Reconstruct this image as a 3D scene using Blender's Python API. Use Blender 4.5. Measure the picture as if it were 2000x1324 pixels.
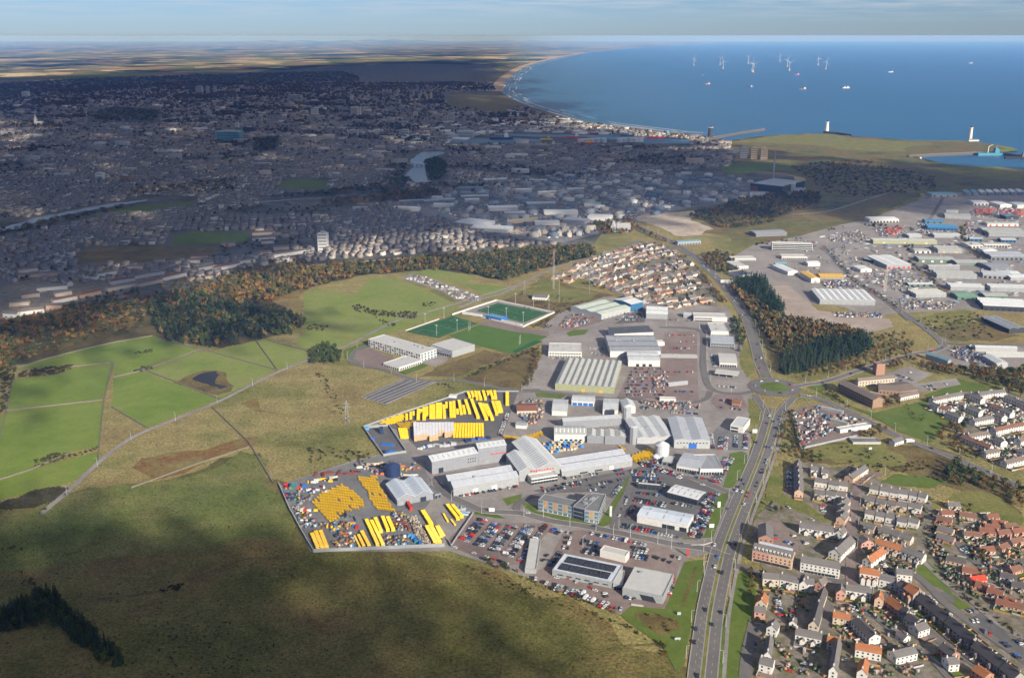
import bpy,math,random
import numpy as np
from mathutils import Vector
from mathutils.geometry import tessellate_polygon
for o in list(bpy.data.objects): bpy.data.objects.remove(o)
SC = bpy.context.scene
COL = SC.collection
R_ = math.radians
rng = random.Random(7)
nrg = np.random.default_rng(7)
# ---------------------------------------------------------------- camera
CAMH,FPX,HOR = 400.0,1950.0,70.0
PITCH = math.atan((662 - HOR) / FPX)
cam = bpy.data.cameras.new('camera')
cam.sensor_width = 36.0
cam.lens = 36.0 * FPX / 2000.0
cam.clip_start = 1.0
cam.clip_end = 400000.0
camo = bpy.data.objects.new('camera',cam)
camo.location = (0,0,CAMH)
camo.rotation_euler = (math.pi / 2 - PITCH,0,0)
COL.objects.link(camo)
SC.camera = camo
# ---------------------------------------------------------------- sky, sun, exposure
SUN_EL,SUN_AZ = R_(24),R_(32)          # the sun stands behind the camera, 30 degrees to its right
SKY_STRENGTH,SUN_STRENGTH,EXPOSURE = 0.055,4.7,0.70
LDIR = Vector((-math.sin(SUN_AZ) * math.cos(SUN_EL),math.cos(SUN_AZ) * math.cos(SUN_EL),-math.sin(SUN_EL)))
w = bpy.data.worlds.new('World')
SC.world = w
w.use_nodes = True
nt = w.node_tree
for n in list(nt.nodes): nt.nodes.remove(n)
N = nt.nodes.new
out = N('ShaderNodeOutputWorld'); bg = N('ShaderNodeBackground'); sky = N('ShaderNodeTexSky')
sky.sky_type = 'NISHITA'; sky.sun_disc = False
sky.sun_elevation = SUN_EL
sky.sun_rotation = math.pi - SUN_AZ
sky.altitude = 400; sky.air_density = 1.0; sky.dust_density = 0.2; sky.ozone_density = 4.0
bg.inputs['Strength'].default_value = SKY_STRENGTH
tc = N('ShaderNodeTexCoord'); mp = N('ShaderNodeMapping'); mp.inputs['Scale'].default_value = (9.0,9.0,170.0)
nz = N('ShaderNodeTexNoise'); nz.inputs['Scale'].default_value = 1.6; nz.inputs['Detail'].default_value = 9; nz.inputs['Roughness'].default_value = 0.58
rp = N('ShaderNodeValToRGB'); rp.color_ramp.elements[0].position = 0.40; rp.color_ramp.elements[1].position = 0.64
rp.color_ramp.elements[1].color = (0.62,0.62,0.62,1)
sep = N('ShaderNodeSeparateXYZ'); mr = N('ShaderNodeMapRange')
mr.inputs['From Min'].default_value = 0.010; mr.inputs['From Max'].default_value = 0.032
mul = N('ShaderNodeMath'); mul.operation = 'MULTIPLY'
mix = N('ShaderNodeMix'); mix.data_type = 'RGBA'
L = nt.links.new
L(tc.outputs['Generated'],mp.inputs['Vector']); L(mp.outputs[0],nz.inputs['Vector']); L(nz.outputs['Fac'],rp.inputs[0])
L(tc.outputs['Generated'],sep.inputs[0]); L(sep.outputs['Z'],mr.inputs[0])
L(rp.outputs[0],mul.inputs[0]); L(mr.outputs[0],mul.inputs[1])
tn = N('ShaderNodeMix'); tn.data_type = 'RGBA'; tn.blend_type = 'MULTIPLY'; tn.inputs['Factor'].default_value = 1.0; tn.inputs['B'].default_value = (0.55,0.72,1.12,1)
L(sky.outputs[0],tn.inputs['A']); L(mul.outputs[0],mix.inputs['Factor']); L(tn.outputs['Result'],mix.inputs['A'])
mix.inputs['B'].default_value = (6.4,7.1,7.9,1)
L(mix.outputs['Result'],bg.inputs['Color']); L(bg.outputs[0],out.inputs['Surface'])
sun = bpy.data.lights.new('sun','SUN')
sun.energy = SUN_STRENGTH; sun.angle = R_(0.55); sun.color = (1.0,0.94,0.85)
suno = bpy.data.objects.new('sun',sun)
suno.rotation_euler = LDIR.to_track_quat('-Z','Y').to_euler()
COL.objects.link(suno)
SC.view_settings.view_transform = 'Standard'
SC.view_settings.look = 'None'
SC.view_settings.exposure = EXPOSURE
SC.view_settings.gamma = 1.0
SC.view_settings.use_curve_mapping = False
SC.cycles.max_bounces = 4
SC.cycles.use_light_tree = False
SC.cycles.adaptive_threshold = 0.02
SC.cycles.diffuse_bounces = 1
SC.cycles.glossy_bounces = 2
SC.cycles.transmission_bounces = 2
SC.cycles.volume_bounces = 0
SC.cycles.transparent_max_bounces = 14
# ---------------------------------------------------------------- from the photograph's pixels to places on the ground
CP,SP = math.cos(PITCH),math.sin(PITCH)
ZR = {'1': (1400,900,3.123),'2': (850,900,3.123),'3': (500,700,3.123),'4': (1000,560,3.123),'5': (1400,500,3.123),
      '6': (600,480,3.123),'7': (0,560,3.123),'a': (530,900,5.263),'b': (700,750,5.556),'c': (860,980,5.263),
      'd': (1440,1080,5.427),'e': (1700,1080,5.427),'f': (1440,880,5.0),'g': (1040,760,4.414),'h': (1700,700,5.093),
      'i': (1550,330,4.442),'j': (1100,300,3.988),'k': (600,300,3.327),'l': (0,350,3.327),'m': (1300,0,2.853),
      'n': (650,0,2.853),'o': (0,0,2.853),'q': (0,900,3.123),'p': (0,0,1.0),'s': (940,840,11.03)}
def P(px,py,z=0.0):
    dx,dy = (px - 1000) / FPX,(662 - py) / FPX
    d = (dx,CP + SP * dy,-SP + CP * dy)
    t = (z - CAMH) / min(d[2],-0.0022)
    return Vector((d[0] * t,d[1] * t,z))
def Q(r,x,y,z=0.0):
    ox,oy,s = ZR[r]
    return P(ox + x / s,oy + y / s,z)
def PP(r,pts):
    return [Q(r,*p) for p in pts]
def topx(v):
    """world point -> photograph pixel"""
    x,y,z = v[0],v[1],v[2] - CAMH
    f = y * CP - z * SP; u = y * SP + z * CP
    return 1000 + FPX * x / f,662 - FPX * u / f
# ---------------------------------------------------------------- helpers
class MB:
    """collects faces; build() links them as ONE mesh object"""
    def __init__(s): s.v = []; s.f = []; s.m = []
    def quad(s,*p,m=0):
        n = len(s.v); s.v += [tuple(q) for q in p]; s.f.append(tuple(range(n,n + len(p)))); s.m.append(m)
    def box(s,x0,x1,y0,y1,z0,z1,m=0,bottom=False):
        n = len(s.v)
        s.v += [(x0,y0,z0),(x1,y0,z0),(x1,y1,z0),(x0,y1,z0),(x0,y0,z1),(x1,y0,z1),(x1,y1,z1),(x0,y1,z1)]
        F = [(4,5,6,7),(0,1,5,4),(1,2,6,5),(2,3,7,6),(3,0,4,7)]
        if bottom: F.append((3,2,1,0))
        s.f += [tuple(n + i for i in q) for q in F]; s.m += [m] * len(F)
    def prism(s,pts,z0,z1,m=0,mtop=None):
        n,k = len(s.v),len(pts)
        a = sum(pts[i][0] * pts[(i + 1) % k][1] - pts[(i + 1) % k][0] * pts[i][1] for i in range(k))
        if a < 0: pts = pts[::-1]
        s.v += [(p[0],p[1],z0) for p in pts] + [(p[0],p[1],z1) for p in pts]
        for i in range(k):
            j = (i + 1) % k
            s.f.append((n + i,n + j,n + k + j,n + k + i)); s.m.append(m)
        for t in tessellate_polygon([[Vector((p[0],p[1],0)) for p in pts]]):
            t = up_tri(pts,t)
            s.f.append(tuple(n + k + i for i in t)); s.m.append(m if mtop is None else mtop)
    def cyl(s,p0,p1,r0,r1,k=8,m=0,cap=True):
        p0,p1 = Vector(p0),Vector(p1); ax = (p1 - p0).normalized()
        u = ax.orthogonal().normalized(); w_ = ax.cross(u); n = len(s.v)
        for p,r in ((p0,r0),(p1,r1)):
            for i in range(k):
                a = 2 * math.pi * i / k; s.v.append(tuple(p + (u * math.cos(a) + w_ * math.sin(a)) * r))
        for i in range(k):
            j = (i + 1) % k; s.f.append((n + i,n + j,n + k + j,n + k + i)); s.m.append(m)
        if cap:
            s.f.append(tuple(n + k + i for i in range(k))); s.f.append(tuple(n + k - 1 - i for i in range(k))); s.m += [m,m]
    def mesh(s,name,mats):
        me = bpy.data.meshes.new(name); me.from_pydata(s.v,[],s.f)
        mats = mats if isinstance(mats,(list,tuple)) else [mats]
        for x in mats: me.materials.append(M[x] if isinstance(x,str) else x)
        if len(mats) > 1: me.polygons.foreach_set('material_index',s.m)
        return me
    def build(s,name,mats,parent=None,loc=None,rz=0.0):
        return link(name,s.mesh(name,mats),parent,loc,rz)
def up_tri(pts,t):
    a,b,c = (pts[i] for i in t)
    return t if (b[0] - a[0]) * (c[1] - a[1]) - (c[0] - a[0]) * (b[1] - a[1]) > 0 else (t[0],t[2],t[1])
def link(name,data,parent=None,loc=None,rz=0.0,scale=None):
    o = bpy.data.objects.new(name,data); COL.objects.link(o)
    if parent is not None: o.parent = parent
    if loc is not None: o.location = loc
    if rz: o.rotation_euler = (0,0,rz)
    if scale is not None: o.scale = scale
    return o
def tag(o,label=None,cat=None,group=None,kind=None):
    if label: o['label'] = label
    if cat: o['category'] = cat
    if group: o['group'] = group
    if kind: o['kind'] = kind
    return o
def thing(name,label,cat,loc=(0,0,0),rz=0.0,group=None):
    return tag(link(name,None,None,loc,rz),label,cat,group)
def copy_tree(o,parent=None):
    c = o.copy(); COL.objects.link(c); c.parent = parent
    for ch in o.children: copy_tree(ch,c)
    return c
ORD = ('first second third fourth fifth sixth seventh eighth ninth tenth eleventh twelfth thirteenth fourteenth fifteenth sixteenth '
       'seventeenth eighteenth nineteenth twentieth').split()
def nth(i):
    """ordinal word for index i (0 = first)"""
    if i < 20: return ORD[i]
    if i >= 99: return 'hundred-and-' + nth(i - 100) if i > 99 else 'hundredth'
    t,u = divmod(i + 1,10)
    tens = {2: 'twenty',3: 'thirty',4: 'forty',5: 'fifty',6: 'sixty',7: 'seventy',8: 'eighty',9: 'ninety'}.get(t,'hundred')
    return (tens + '-' + ORD[u - 1]) if u else {'twenty': 'twentieth'}.get(tens,tens[:-1] + 'ieth')
def inpoly(x,y,poly):
    c = False; j = len(poly) - 1
    for i in range(len(poly)):
        xi,yi = poly[i][0],poly[i][1]; xj,yj = poly[j][0],poly[j][1]
        if (yi > y) != (yj > y) and x < (xj - xi) * (y - yi) / (yj - yi) + xi: c = not c
        j = i
    return c
def inpoly_np(x,y,poly):
    c = np.zeros(len(x),bool); j = len(poly) - 1
    for i in range(len(poly)):
        xi,yi = poly[i][0],poly[i][1]; xj,yj = poly[j][0],poly[j][1]
        if yi != yj:
            c ^= ((yi > y) != (yj > y)) & (x < (xj - xi) * (y - yi) / (yj - yi) + xi)
        j = i
    return c
def dist_np(x,y,poly):
    d = np.full(len(x),1e12)
    for i in range(len(poly)):
        ax,ay = poly[i - 1][0],poly[i - 1][1]; bx,by = poly[i][0] - ax,poly[i][1] - ay
        t = np.clip(((x - ax) * bx + (y - ay) * by) / (bx * bx + by * by + 1e-9),0,1)
        d = np.minimum(d,(x - ax - t * bx) ** 2 + (y - ay - t * by) ** 2)
    return np.sqrt(d)
def smooth(pts,step=6.0,closed=False):
    """Catmull-Rom through world points"""
    pts = [Vector((p[0],p[1],0)) for p in pts]; o = []
    n = len(pts)
    for i in range(n if closed else n - 1):
        p1,p2 = pts[i],pts[(i + 1) % n]
        p0 = pts[i - 1] if (i or closed) else p1 * 2 - p2
        p3 = pts[(i + 2) % n] if (closed or i + 2 < n) else p2 * 2 - p1
        k = max(2,min(40,int((p2 - p1).length / step)))
        for j in range(k):
            t = j / k
            o.append(0.5 * ((2 * p1) + (p2 - p0) * t + (2 * p0 - 5 * p1 + 4 * p2 - p3) * t * t + (3 * p1 - p0 - 3 * p2 + p3) * t ** 3))
    if not closed: o.append(pts[-1])
    return o
def offset(line,d):
    """polyline moved d metres to its right"""
    o = []
    for i,p in enumerate(line):
        a = line[max(i - 1,0)]; b = line[min(i + 1,len(line) - 1)]
        t = (b - a).normalized(); o.append(Vector((p.x + t.y * d,p.y - t.x * d,0)))
    return o
def sheet(name,pts,mat,z,kind='structure',grid=None):
    mb = MB(); pts = [(p[0],p[1]) for p in pts]
    for t in tessellate_polygon([[Vector((p[0],p[1],0)) for p in pts]]):
        t = up_tri(pts,t)
        mb.f.append(tuple(t)); mb.m.append(0)
    mb.v = [(p[0],p[1],z) for p in pts]
    return tag(mb.build(name,mat),kind=kind)
def strip_mb(mb,line,width,z,h=0.0,m=0):
    a,b = offset(line,-width / 2),offset(line,width / 2)
    for i in range(len(line) - 1):
        p = [(a[i].x,a[i].y,z),(b[i].x,b[i].y,z),(b[i + 1].x,b[i + 1].y,z),(a[i + 1].x,a[i + 1].y,z)]
        if h:
            mb.quad(*[(q[0],q[1],z + h) for q in p],m=m)
            mb.quad((p[0][0],p[0][1],z),(p[0][0],p[0][1],z + h),(p[3][0],p[3][1],z + h),(p[3][0],p[3][1],z),m=m)
            mb.quad((p[1][0],p[1][1],z),(p[2][0],p[2][1],z),(p[2][0],p[2][1],z + h),(p[1][0],p[1][1],z + h),m=m)
        else: mb.quad(*p,m=m)
def dashes_mb(mb,line,off,dash,gap,width,z):
    line = offset(line,off); s = 0.0
    for i in range(len(line) - 1):
        a,b = line[i],line[i + 1]; Ls = (b - a).length
        if Ls < 1e-6: continue
        t = (b - a) / Ls; nrm = Vector((t.y,-t.x,0)) * width / 2
        u = 0.0
        while u < Ls:
            ph = (s + u) % (dash + gap)
            if ph < dash:
                e = min(Ls,u + dash - ph); p,q = a + t * u,a + t * e
                mb.quad(*[(c.x,c.y,z) for c in (p - nrm,p + nrm,q + nrm,q - nrm)]); u = e + 1e-4
            else: u += dash + gap - ph + 1e-4
        s += Ls
# batches of one shape merged into one mesh, fast
def merge(name,tv,tf,pos,rot,scl,mats,tint=None,tm=None,parent=None,kind='stuff'):
    """tv (n,3), tf list of equal-length faces; pos (k,3), rot (k,), scl (k,3); tint (k,3) -> colour attribute 'tint'"""
    tv = np.asarray(tv,float); tf = np.asarray(tf,int); pos = np.asarray(pos,float); k = len(pos)
    c,s_ = np.cos(rot),np.sin(rot)
    sv = tv[None] * np.asarray(scl,float)[:,None,:]
    x = sv[...,0] * c[:,None] - sv[...,1] * s_[:,None] + pos[:,None,0]
    y = sv[...,0] * s_[:,None] + sv[...,1] * c[:,None] + pos[:,None,1]
    zz = sv[...,2] + pos[:,None,2]
    V = np.stack([x,y,zz],-1).reshape(-1,3)
    F = (tf[None] + (np.arange(k) * len(tv))[:,None,None]).reshape(-1,tf.shape[1])
    return raw(name,V,F,mats,None if tint is None else np.repeat(np.asarray(tint,float),len(tv),0),None if tm is None else np.tile(tm,k),parent,kind)
def raw(name,V,F,mats,tint=None,mi=None,parent=None,kind='stuff'):
    me = bpy.data.meshes.new(name); nf,fs = F.shape
    me.vertices.add(len(V)); me.vertices.foreach_set('co',np.ascontiguousarray(V,np.float32).ravel())
    me.loops.add(nf * fs); me.loops.foreach_set('vertex_index',np.ascontiguousarray(F,np.int32).ravel())
    me.polygons.add(nf); me.polygons.foreach_set('loop_start',np.arange(0,nf * fs,fs,dtype=np.int32))
    for x in (mats if isinstance(mats,(list,tuple)) else [mats]): me.materials.append(M[x])
    if mi is not None: me.polygons.foreach_set('material_index',np.ascontiguousarray(mi,np.int32))
    me.update(calc_edges=True)
    if tint is not None:
        a = me.color_attributes.new('tint','FLOAT_COLOR','POINT')
        a.data.foreach_set('color',np.concatenate([tint,np.ones((len(tint),1))],1).astype(np.float32).ravel())
    o = link(name,me,parent)
    if kind: o['kind'] = kind
    return o
# ---------------------------------------------------------------- materials
M = {}
def mk(name):
    m = bpy.data.materials.new(name); m.use_nodes = True; M[name] = m
    t = m.node_tree; b = t.nodes['Principled BSDF']
    return m,t,b
def ramp(t,stops):
    r = t.nodes.new('ShaderNodeValToRGB'); e = r.color_ramp.elements
    while len(e) < len(stops): e.new(0.5)
    for i,(p,c) in enumerate(stops): e[i].position = p; e[i].color = (*c,1)
    return r
def pos_noise(t,scale,detail=5,rough=0.6,stretch=(1,1,1),obj=False):
    if obj:
        g = t.nodes.new('ShaderNodeTexCoord'); o_ = g.outputs['Object']
    else:
        g = t.nodes.new('ShaderNodeNewGeometry'); o_ = g.outputs['Position']
    mp_ = t.nodes.new('ShaderNodeMapping'); mp_.inputs['Scale'].default_value = stretch
    n = t.nodes.new('ShaderNodeTexNoise'); n.inputs['Scale'].default_value = scale; n.inputs['Detail'].default_value = detail; n.inputs['Roughness'].default_value = rough
    t.links.new(o_,mp_.inputs[0]); t.links.new(mp_.outputs[0],n.inputs['Vector'])
    return n.outputs['Fac']
def mixc(t,fac,a,b,mode='MIX'):
    x = t.nodes.new('ShaderNodeMix'); x.data_type = 'RGBA'; x.blend_type = mode
    for s,v in (('Factor',fac),('A',a),('B',b)):
        if isinstance(v,(int,float)): x.inputs[s].default_value = v
        elif isinstance(v,tuple): x.inputs[s].default_value = (*v,1)
        else: t.links.new(v,x.inputs[s])
    return x.outputs['Result']
def flat(name,c,rough=0.7,metal=0.0,var=0.12,scale=0.15,spec=0.3,obj=False):
    """one colour with weathering of a few per cent"""
    m,t,b = mk(name)
    n = pos_noise(t,scale,6,0.65,obj=obj)
    r = ramp(t,[(0.3,tuple(x * (1 - var) for x in c)),(0.7,tuple(min(1,x * (1 + var)) for x in c))])
    t.links.new(n,r.inputs[0]); t.links.new(r.outputs[0],b.inputs['Base Color'])
    b.inputs['Roughness'].default_value = rough; b.inputs['Metallic'].default_value = metal
    b.inputs['Specular IOR Level'].default_value = spec
    return m
def ground(name,stops,scale,fine=None,rough=0.95,stretch=(1,1,1),bump=0.0):
    kf = 1.12 if 'yard' in name or name in ('gravel','sandy','tarmac','beach_sand') else 1.05 if name == 'road' else 1.3 if name == 'city_ground' else 1.42
    stops = [(p,tuple(x * kf for x in c)) for p,c in stops]
    """patches from a noise ramp, times a finer mottling"""
    m,t,b = mk(name)
    n = pos_noise(t,scale,7,0.62,stretch); r = ramp(t,stops); t.links.new(n,r.inputs[0]); c = r.outputs[0]
    for fs,lo,hi in (fine or []):
        f = pos_noise(t,fs,4,0.7); q = ramp(t,[(0.3,(lo,) * 3),(0.7,(hi,) * 3)]); t.links.new(f,q.inputs[0])
        c = mixc(t,1.0,c,q.outputs[0],'MULTIPLY')
    t.links.new(c,b.inputs['Base Color']); b.inputs['Roughness'].default_value = rough; b.inputs['Specular IOR Level'].default_value = 0.1
    if bump:
        f = pos_noise(t,0.35,5,0.7); bn = t.nodes.new('ShaderNodeBump'); bn.inputs['Strength'].default_value = bump; bn.inputs['Distance'].default_value = 1.2
        t.links.new(f,bn.inputs['Height']); t.links.new(bn.outputs[0],b.inputs['Normal'])
    return m
def tinted(name,rough=0.8,spec=0.2,var=0.25,scale=0.3):
    m,t,b = mk(name)
    a = t.nodes.new('ShaderNodeAttribute'); a.attribute_name = 'tint'
    n = pos_noise(t,scale,4); r = ramp(t,[(0.3,(1 - var,) * 3),(0.7,(1 + var,) * 3)]); t.links.new(n,r.inputs[0])
    t.links.new(mixc(t,1.0,a.outputs['Color'],r.outputs[0],'MULTIPLY'),b.inputs['Base Color'])
    b.inputs['Roughness'].default_value = rough; b.inputs['Specular IOR Level'].default_value = spec
    return m
def leafy(name,stops,rough=0.9):
    """foliage: colour by tree (random per object) and by clump"""
    m,t,b = mk(name)
    oi = t.nodes.new('ShaderNodeObjectInfo'); n = pos_noise(t,0.25,4,0.7)
    ad = t.nodes.new('ShaderNodeMath'); ad.operation = 'MULTIPLY_ADD'; ad.inputs[1].default_value = 0.7; t.links.new(oi.outputs['Random'],ad.inputs[0])
    su = t.nodes.new('ShaderNodeMath'); su.operation = 'SUBTRACT'; su.inputs[1].default_value = 0.35; t.links.new(n,su.inputs[0]); t.links.new(su.outputs[0],ad.inputs[2])
    r = ramp(t,stops); t.links.new(ad.outputs[0],r.inputs[0]); t.links.new(r.outputs[0],b.inputs['Base Color'])
    b.inputs['Roughness'].default_value = rough; b.inputs['Specular IOR Level'].default_value = 0.1
    return m
def corrugated(name,c,c2,pitch=1.1,axis=0,rough=0.5,spec=0.35,var=0.1):
    """profiled metal or fibre sheet: ribs as bump and thin colour, weather streaks"""
    m,t,b = mk(name)
    g = t.nodes.new('ShaderNodeTexCoord'); sx = t.nodes.new('ShaderNodeSeparateXYZ'); t.links.new(g.outputs['Object'],sx.inputs[0])
    w_ = t.nodes.new('ShaderNodeMath'); w_.operation = 'MULTIPLY'; w_.inputs[1].default_value = 2 * math.pi / pitch; t.links.new(sx.outputs[axis],w_.inputs[0])
    s = t.nodes.new('ShaderNodeMath'); s.operation = 'SINE'; t.links.new(w_.outputs[0],s.inputs[0])
    st = (1.0,0.12,1.0) if axis == 0 else (0.12,1.0,1.0)
    n = pos_noise(t,0.35,7,0.7,st,obj=True)
    r = ramp(t,[(0.25,tuple(x * (1 - 2 * var) for x in c)),(0.5,c),(0.8,c2)]); t.links.new(n,r.inputs[0])
    q = ramp(t,[(0.0,(0.95,) * 3),(0.5,(1.0,) * 3)]); t.links.new(s.outputs[0],q.inputs[0])
    t.links.new(mixc(t,1.0,r.outputs[0],q.outputs[0],'MULTIPLY'),b.inputs['Base Color'])
    bn = t.nodes.new('ShaderNodeBump'); bn.inputs['Strength'].default_value = 0.15; bn.inputs['Distance'].default_value = 0.12
    t.links.new(s.outputs[0],bn.inputs['Height']); t.links.new(bn.outputs[0],b.inputs['Normal'])
    b.inputs['Roughness'].default_value = rough; b.inputs['Specular IOR Level'].default_value = spec
    return m
def glass(name,c=(0.03,0.04,0.05),rough=0.12):
    m,t,b = mk(name)
    b.inputs['Base Color'].default_value = (*c,1); b.inputs['Roughness'].default_value = rough; b.inputs['Specular IOR Level'].default_value = 0.6
    return m
# ground covers
ground('moor',[(0.30,(0.085,0.092,0.026)),(0.42,(0.140,0.128,0.042)),(0.52,(0.195,0.160,0.062)),(0.62,(0.165,0.125,0.050)),(0.72,(0.100,0.096,0.030))],0.0075,
       [(0.05,0.80,1.16),(0.4,0.55,1.4),(1.3,0.7,1.3)],bump=0.8)
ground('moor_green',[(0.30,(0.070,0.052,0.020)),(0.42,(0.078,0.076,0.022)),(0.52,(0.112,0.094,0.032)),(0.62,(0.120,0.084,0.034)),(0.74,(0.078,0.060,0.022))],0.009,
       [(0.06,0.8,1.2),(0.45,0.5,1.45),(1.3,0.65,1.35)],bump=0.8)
ground('moor_lush',[(0.32,(0.066,0.082,0.020)),(0.5,(0.098,0.106,0.030)),(0.64,(0.130,0.116,0.042)),(0.75,(0.078,0.090,0.024))],0.010,[(0.06,0.8,1.2),(0.45,0.55,1.4),(1.3,0.65,1.35)],bump=0.8)
ground('pasture',[(0.3,(0.086,0.124,0.020)),(0.5,(0.110,0.148,0.026)),(0.7,(0.132,0.156,0.034))],0.012,[(0.07,0.9,1.08),(0.6,0.86,1.12)])
ground('pasture_pale',[(0.3,(0.110,0.145,0.030)),(0.5,(0.140,0.160,0.040)),(0.7,(0.155,0.160,0.052))],0.012,[(0.07,0.9,1.08),(0.5,0.85,1.12)])
ground('lawn',[(0.3,(0.062,0.090,0.018)),(0.55,(0.080,0.108,0.022)),(0.75,(0.108,0.120,0.032))],0.03,[(0.15,0.88,1.1),(0.8,0.85,1.1)])
ground('verge',[(0.3,(0.080,0.095,0.022)),(0.5,(0.125,0.120,0.036)),(0.7,(0.165,0.140,0.052))],0.03,[(0.2,0.8,1.15),(0.8,0.75,1.2)],bump=0.3)
ground('rough_brown',[(0.3,(0.060,0.046,0.018)),(0.5,(0.105,0.078,0.030)),(0.7,(0.135,0.108,0.042))],0.03,[(0.2,0.75,1.2),(0.8,0.7,1.25)],bump=0.5)
ground('bracken',[(0.36,(0.150,0.125,0.046)),(0.47,(0.140,0.100,0.036)),(0.57,(0.135,0.070,0.026)),(0.68,(0.150,0.115,0.042))],0.035,[(0.2,0.75,1.2),(0.7,0.75,1.2)],bump=0.5)
ground('tarmac',[(0.3,(0.100,0.096,0.092)),(0.55,(0.125,0.119,0.113)),(0.75,(0.155,0.146,0.138))],0.03,[(0.25,0.9,1.08),(1.2,0.9,1.08)])
ground('road',[(0.3,(0.130,0.118,0.108)),(0.55,(0.155,0.142,0.130)),(0.75,(0.180,0.166,0.152))],0.02,[(0.2,0.92,1.06),(1.0,0.92,1.06)])
ground('yard',[(0.3,(0.190,0.168,0.148)),(0.5,(0.240,0.214,0.190)),(0.7,(0.290,0.265,0.238))],0.018,[(0.12,0.85,1.1),(0.7,0.86,1.1)])
ground('yard_red',[(0.3,(0.165,0.120,0.104)),(0.5,(0.200,0.152,0.132)),(0.7,(0.240,0.190,0.165))],0.02,[(0.12,0.88,1.1),(0.7,0.86,1.1)])
ground('yard_grey',[(0.3,(0.130,0.128,0.125)),(0.5,(0.165,0.160,0.154)),(0.7,(0.205,0.198,0.190))],0.025,[(0.15,0.85,1.1),(0.8,0.86,1.1)])
ground('gravel',[(0.3,(0.260,0.205,0.165)),(0.5,(0.310,0.250,0.205)),(0.7,(0.370,0.310,0.255))],0.02,[(0.12,0.88,1.1),(0.7,0.86,1.1)])
ground('sandy',[(0.3,(0.300,0.245,0.180)),(0.5,(0.400,0.330,0.250)),(0.7,(0.480,0.410,0.320))],0.02,[(0.1,0.8,1.15),(0.6,0.8,1.15)])
ground('garden',[(0.3,(0.070,0.085,0.028)),(0.45,(0.120,0.105,0.070)),(0.6,(0.165,0.140,0.115)),(0.75,(0.105,0.105,0.050))],0.09,[(0.3,0.75,1.2),(1.0,0.8,1.2)])
ground('city_ground',[(0.3,(0.030,0.042,0.020)),(0.45,(0.075,0.070,0.052)),(0.6,(0.115,0.108,0.100)),(0.75,(0.050,0.055,0.028))],0.012,[(0.05,0.75,1.2),(0.3,0.75,1.2)])
ground('wood_floor',[(0.3,(0.035,0.040,0.014)),(0.5,(0.070,0.055,0.022)),(0.7,(0.095,0.075,0.030))],0.03,[(0.2,0.7,1.2)])
ground('heath',[(0.3,(0.045,0.050,0.018)),(0.45,(0.100,0.095,0.034)),(0.6,(0.120,0.085,0.036)),(0.75,(0.070,0.070,0.026))],0.008,[(0.04,0.7,1.2),(0.2,0.75,1.2)])
ground('turf_pitch',[(0.3,(0.020,0.066,0.020)),(0.6,(0.028,0.080,0.026)),(0.8,(0.034,0.088,0.030))],0.03,[(0.5,0.94,1.05)])
ground('grass_pitch',[(0.3,(0.052,0.094,0.018)),(0.6,(0.064,0.108,0.022)),(0.8,(0.074,0.112,0.026))],0.03,[(0.3,0.92,1.06)])
ground('beach_sand',[(0.3,(0.34,0.25,0.15)),(0.7,(0.46,0.35,0.22))],0.004,[(0.02,0.85,1.1)])
ground('mud',[(0.3,(0.020,0.018,0.014)),(0.7,(0.060,0.055,0.035))],0.08,[(0.5,0.7,1.2)])
# farmland: fields of different crops, woods between
m,t,b = mk('farmland')
g = t.nodes.new('ShaderNodeNewGeometry'); mp_ = t.nodes.new('ShaderNodeMapping'); mp_.inputs['Scale'].default_value = (1.0,0.8,0); mp_.inputs['Rotation'].default_value = (0,0,0.35)
t.links.new(g.outputs['Position'],mp_.inputs[0])
vo = t.nodes.new('ShaderNodeTexVoronoi'); vo.distance = 'CHEBYCHEV'; vo.inputs['Scale'].default_value = 1 / 430.0; t.links.new(mp_.outputs[0],vo.inputs['Vector'])
rf = ramp(t,[(0.0,(0.06,0.07,0.030)),(0.12,(0.13,0.155,0.05)),(0.34,(0.19,0.21,0.07)),(0.52,(0.24,0.17,0.10)),(0.70,(0.44,0.35,0.18)),(0.86,(0.56,0.46,0.27)),(0.93,(0.16,0.19,0.06))])
rf.color_ramp.interpolation = 'CONSTANT'
sx = t.nodes.new('ShaderNodeSeparateColor'); t.links.new(vo.outputs['Color'],sx.inputs[0]); t.links.new(sx.outputs[0],rf.inputs[0])
wn = pos_noise(t,1 / 2300.0,6,0.6); wr = ramp(t,[(0.54,(0,) * 3),(0.60,(1,) * 3)]); t.links.new(wn,wr.inputs[0])
c = mixc(t,wr.outputs[0],rf.outputs[0],(0.026,0.032,0.014))
fr = pos_noise(t,1 / 90.0,4); q = ramp(t,[(0.3,(0.8,) * 3),(0.7,(1.15,) * 3)]); t.links.new(fr,q.inputs[0])
t.links.new(mixc(t,1.0,c,q.outputs[0],'MULTIPLY'),b.inputs['Base Color']); b.inputs['Roughness'].default_value = 1.0; b.inputs['Specular IOR Level'].default_value = 0.0
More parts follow.
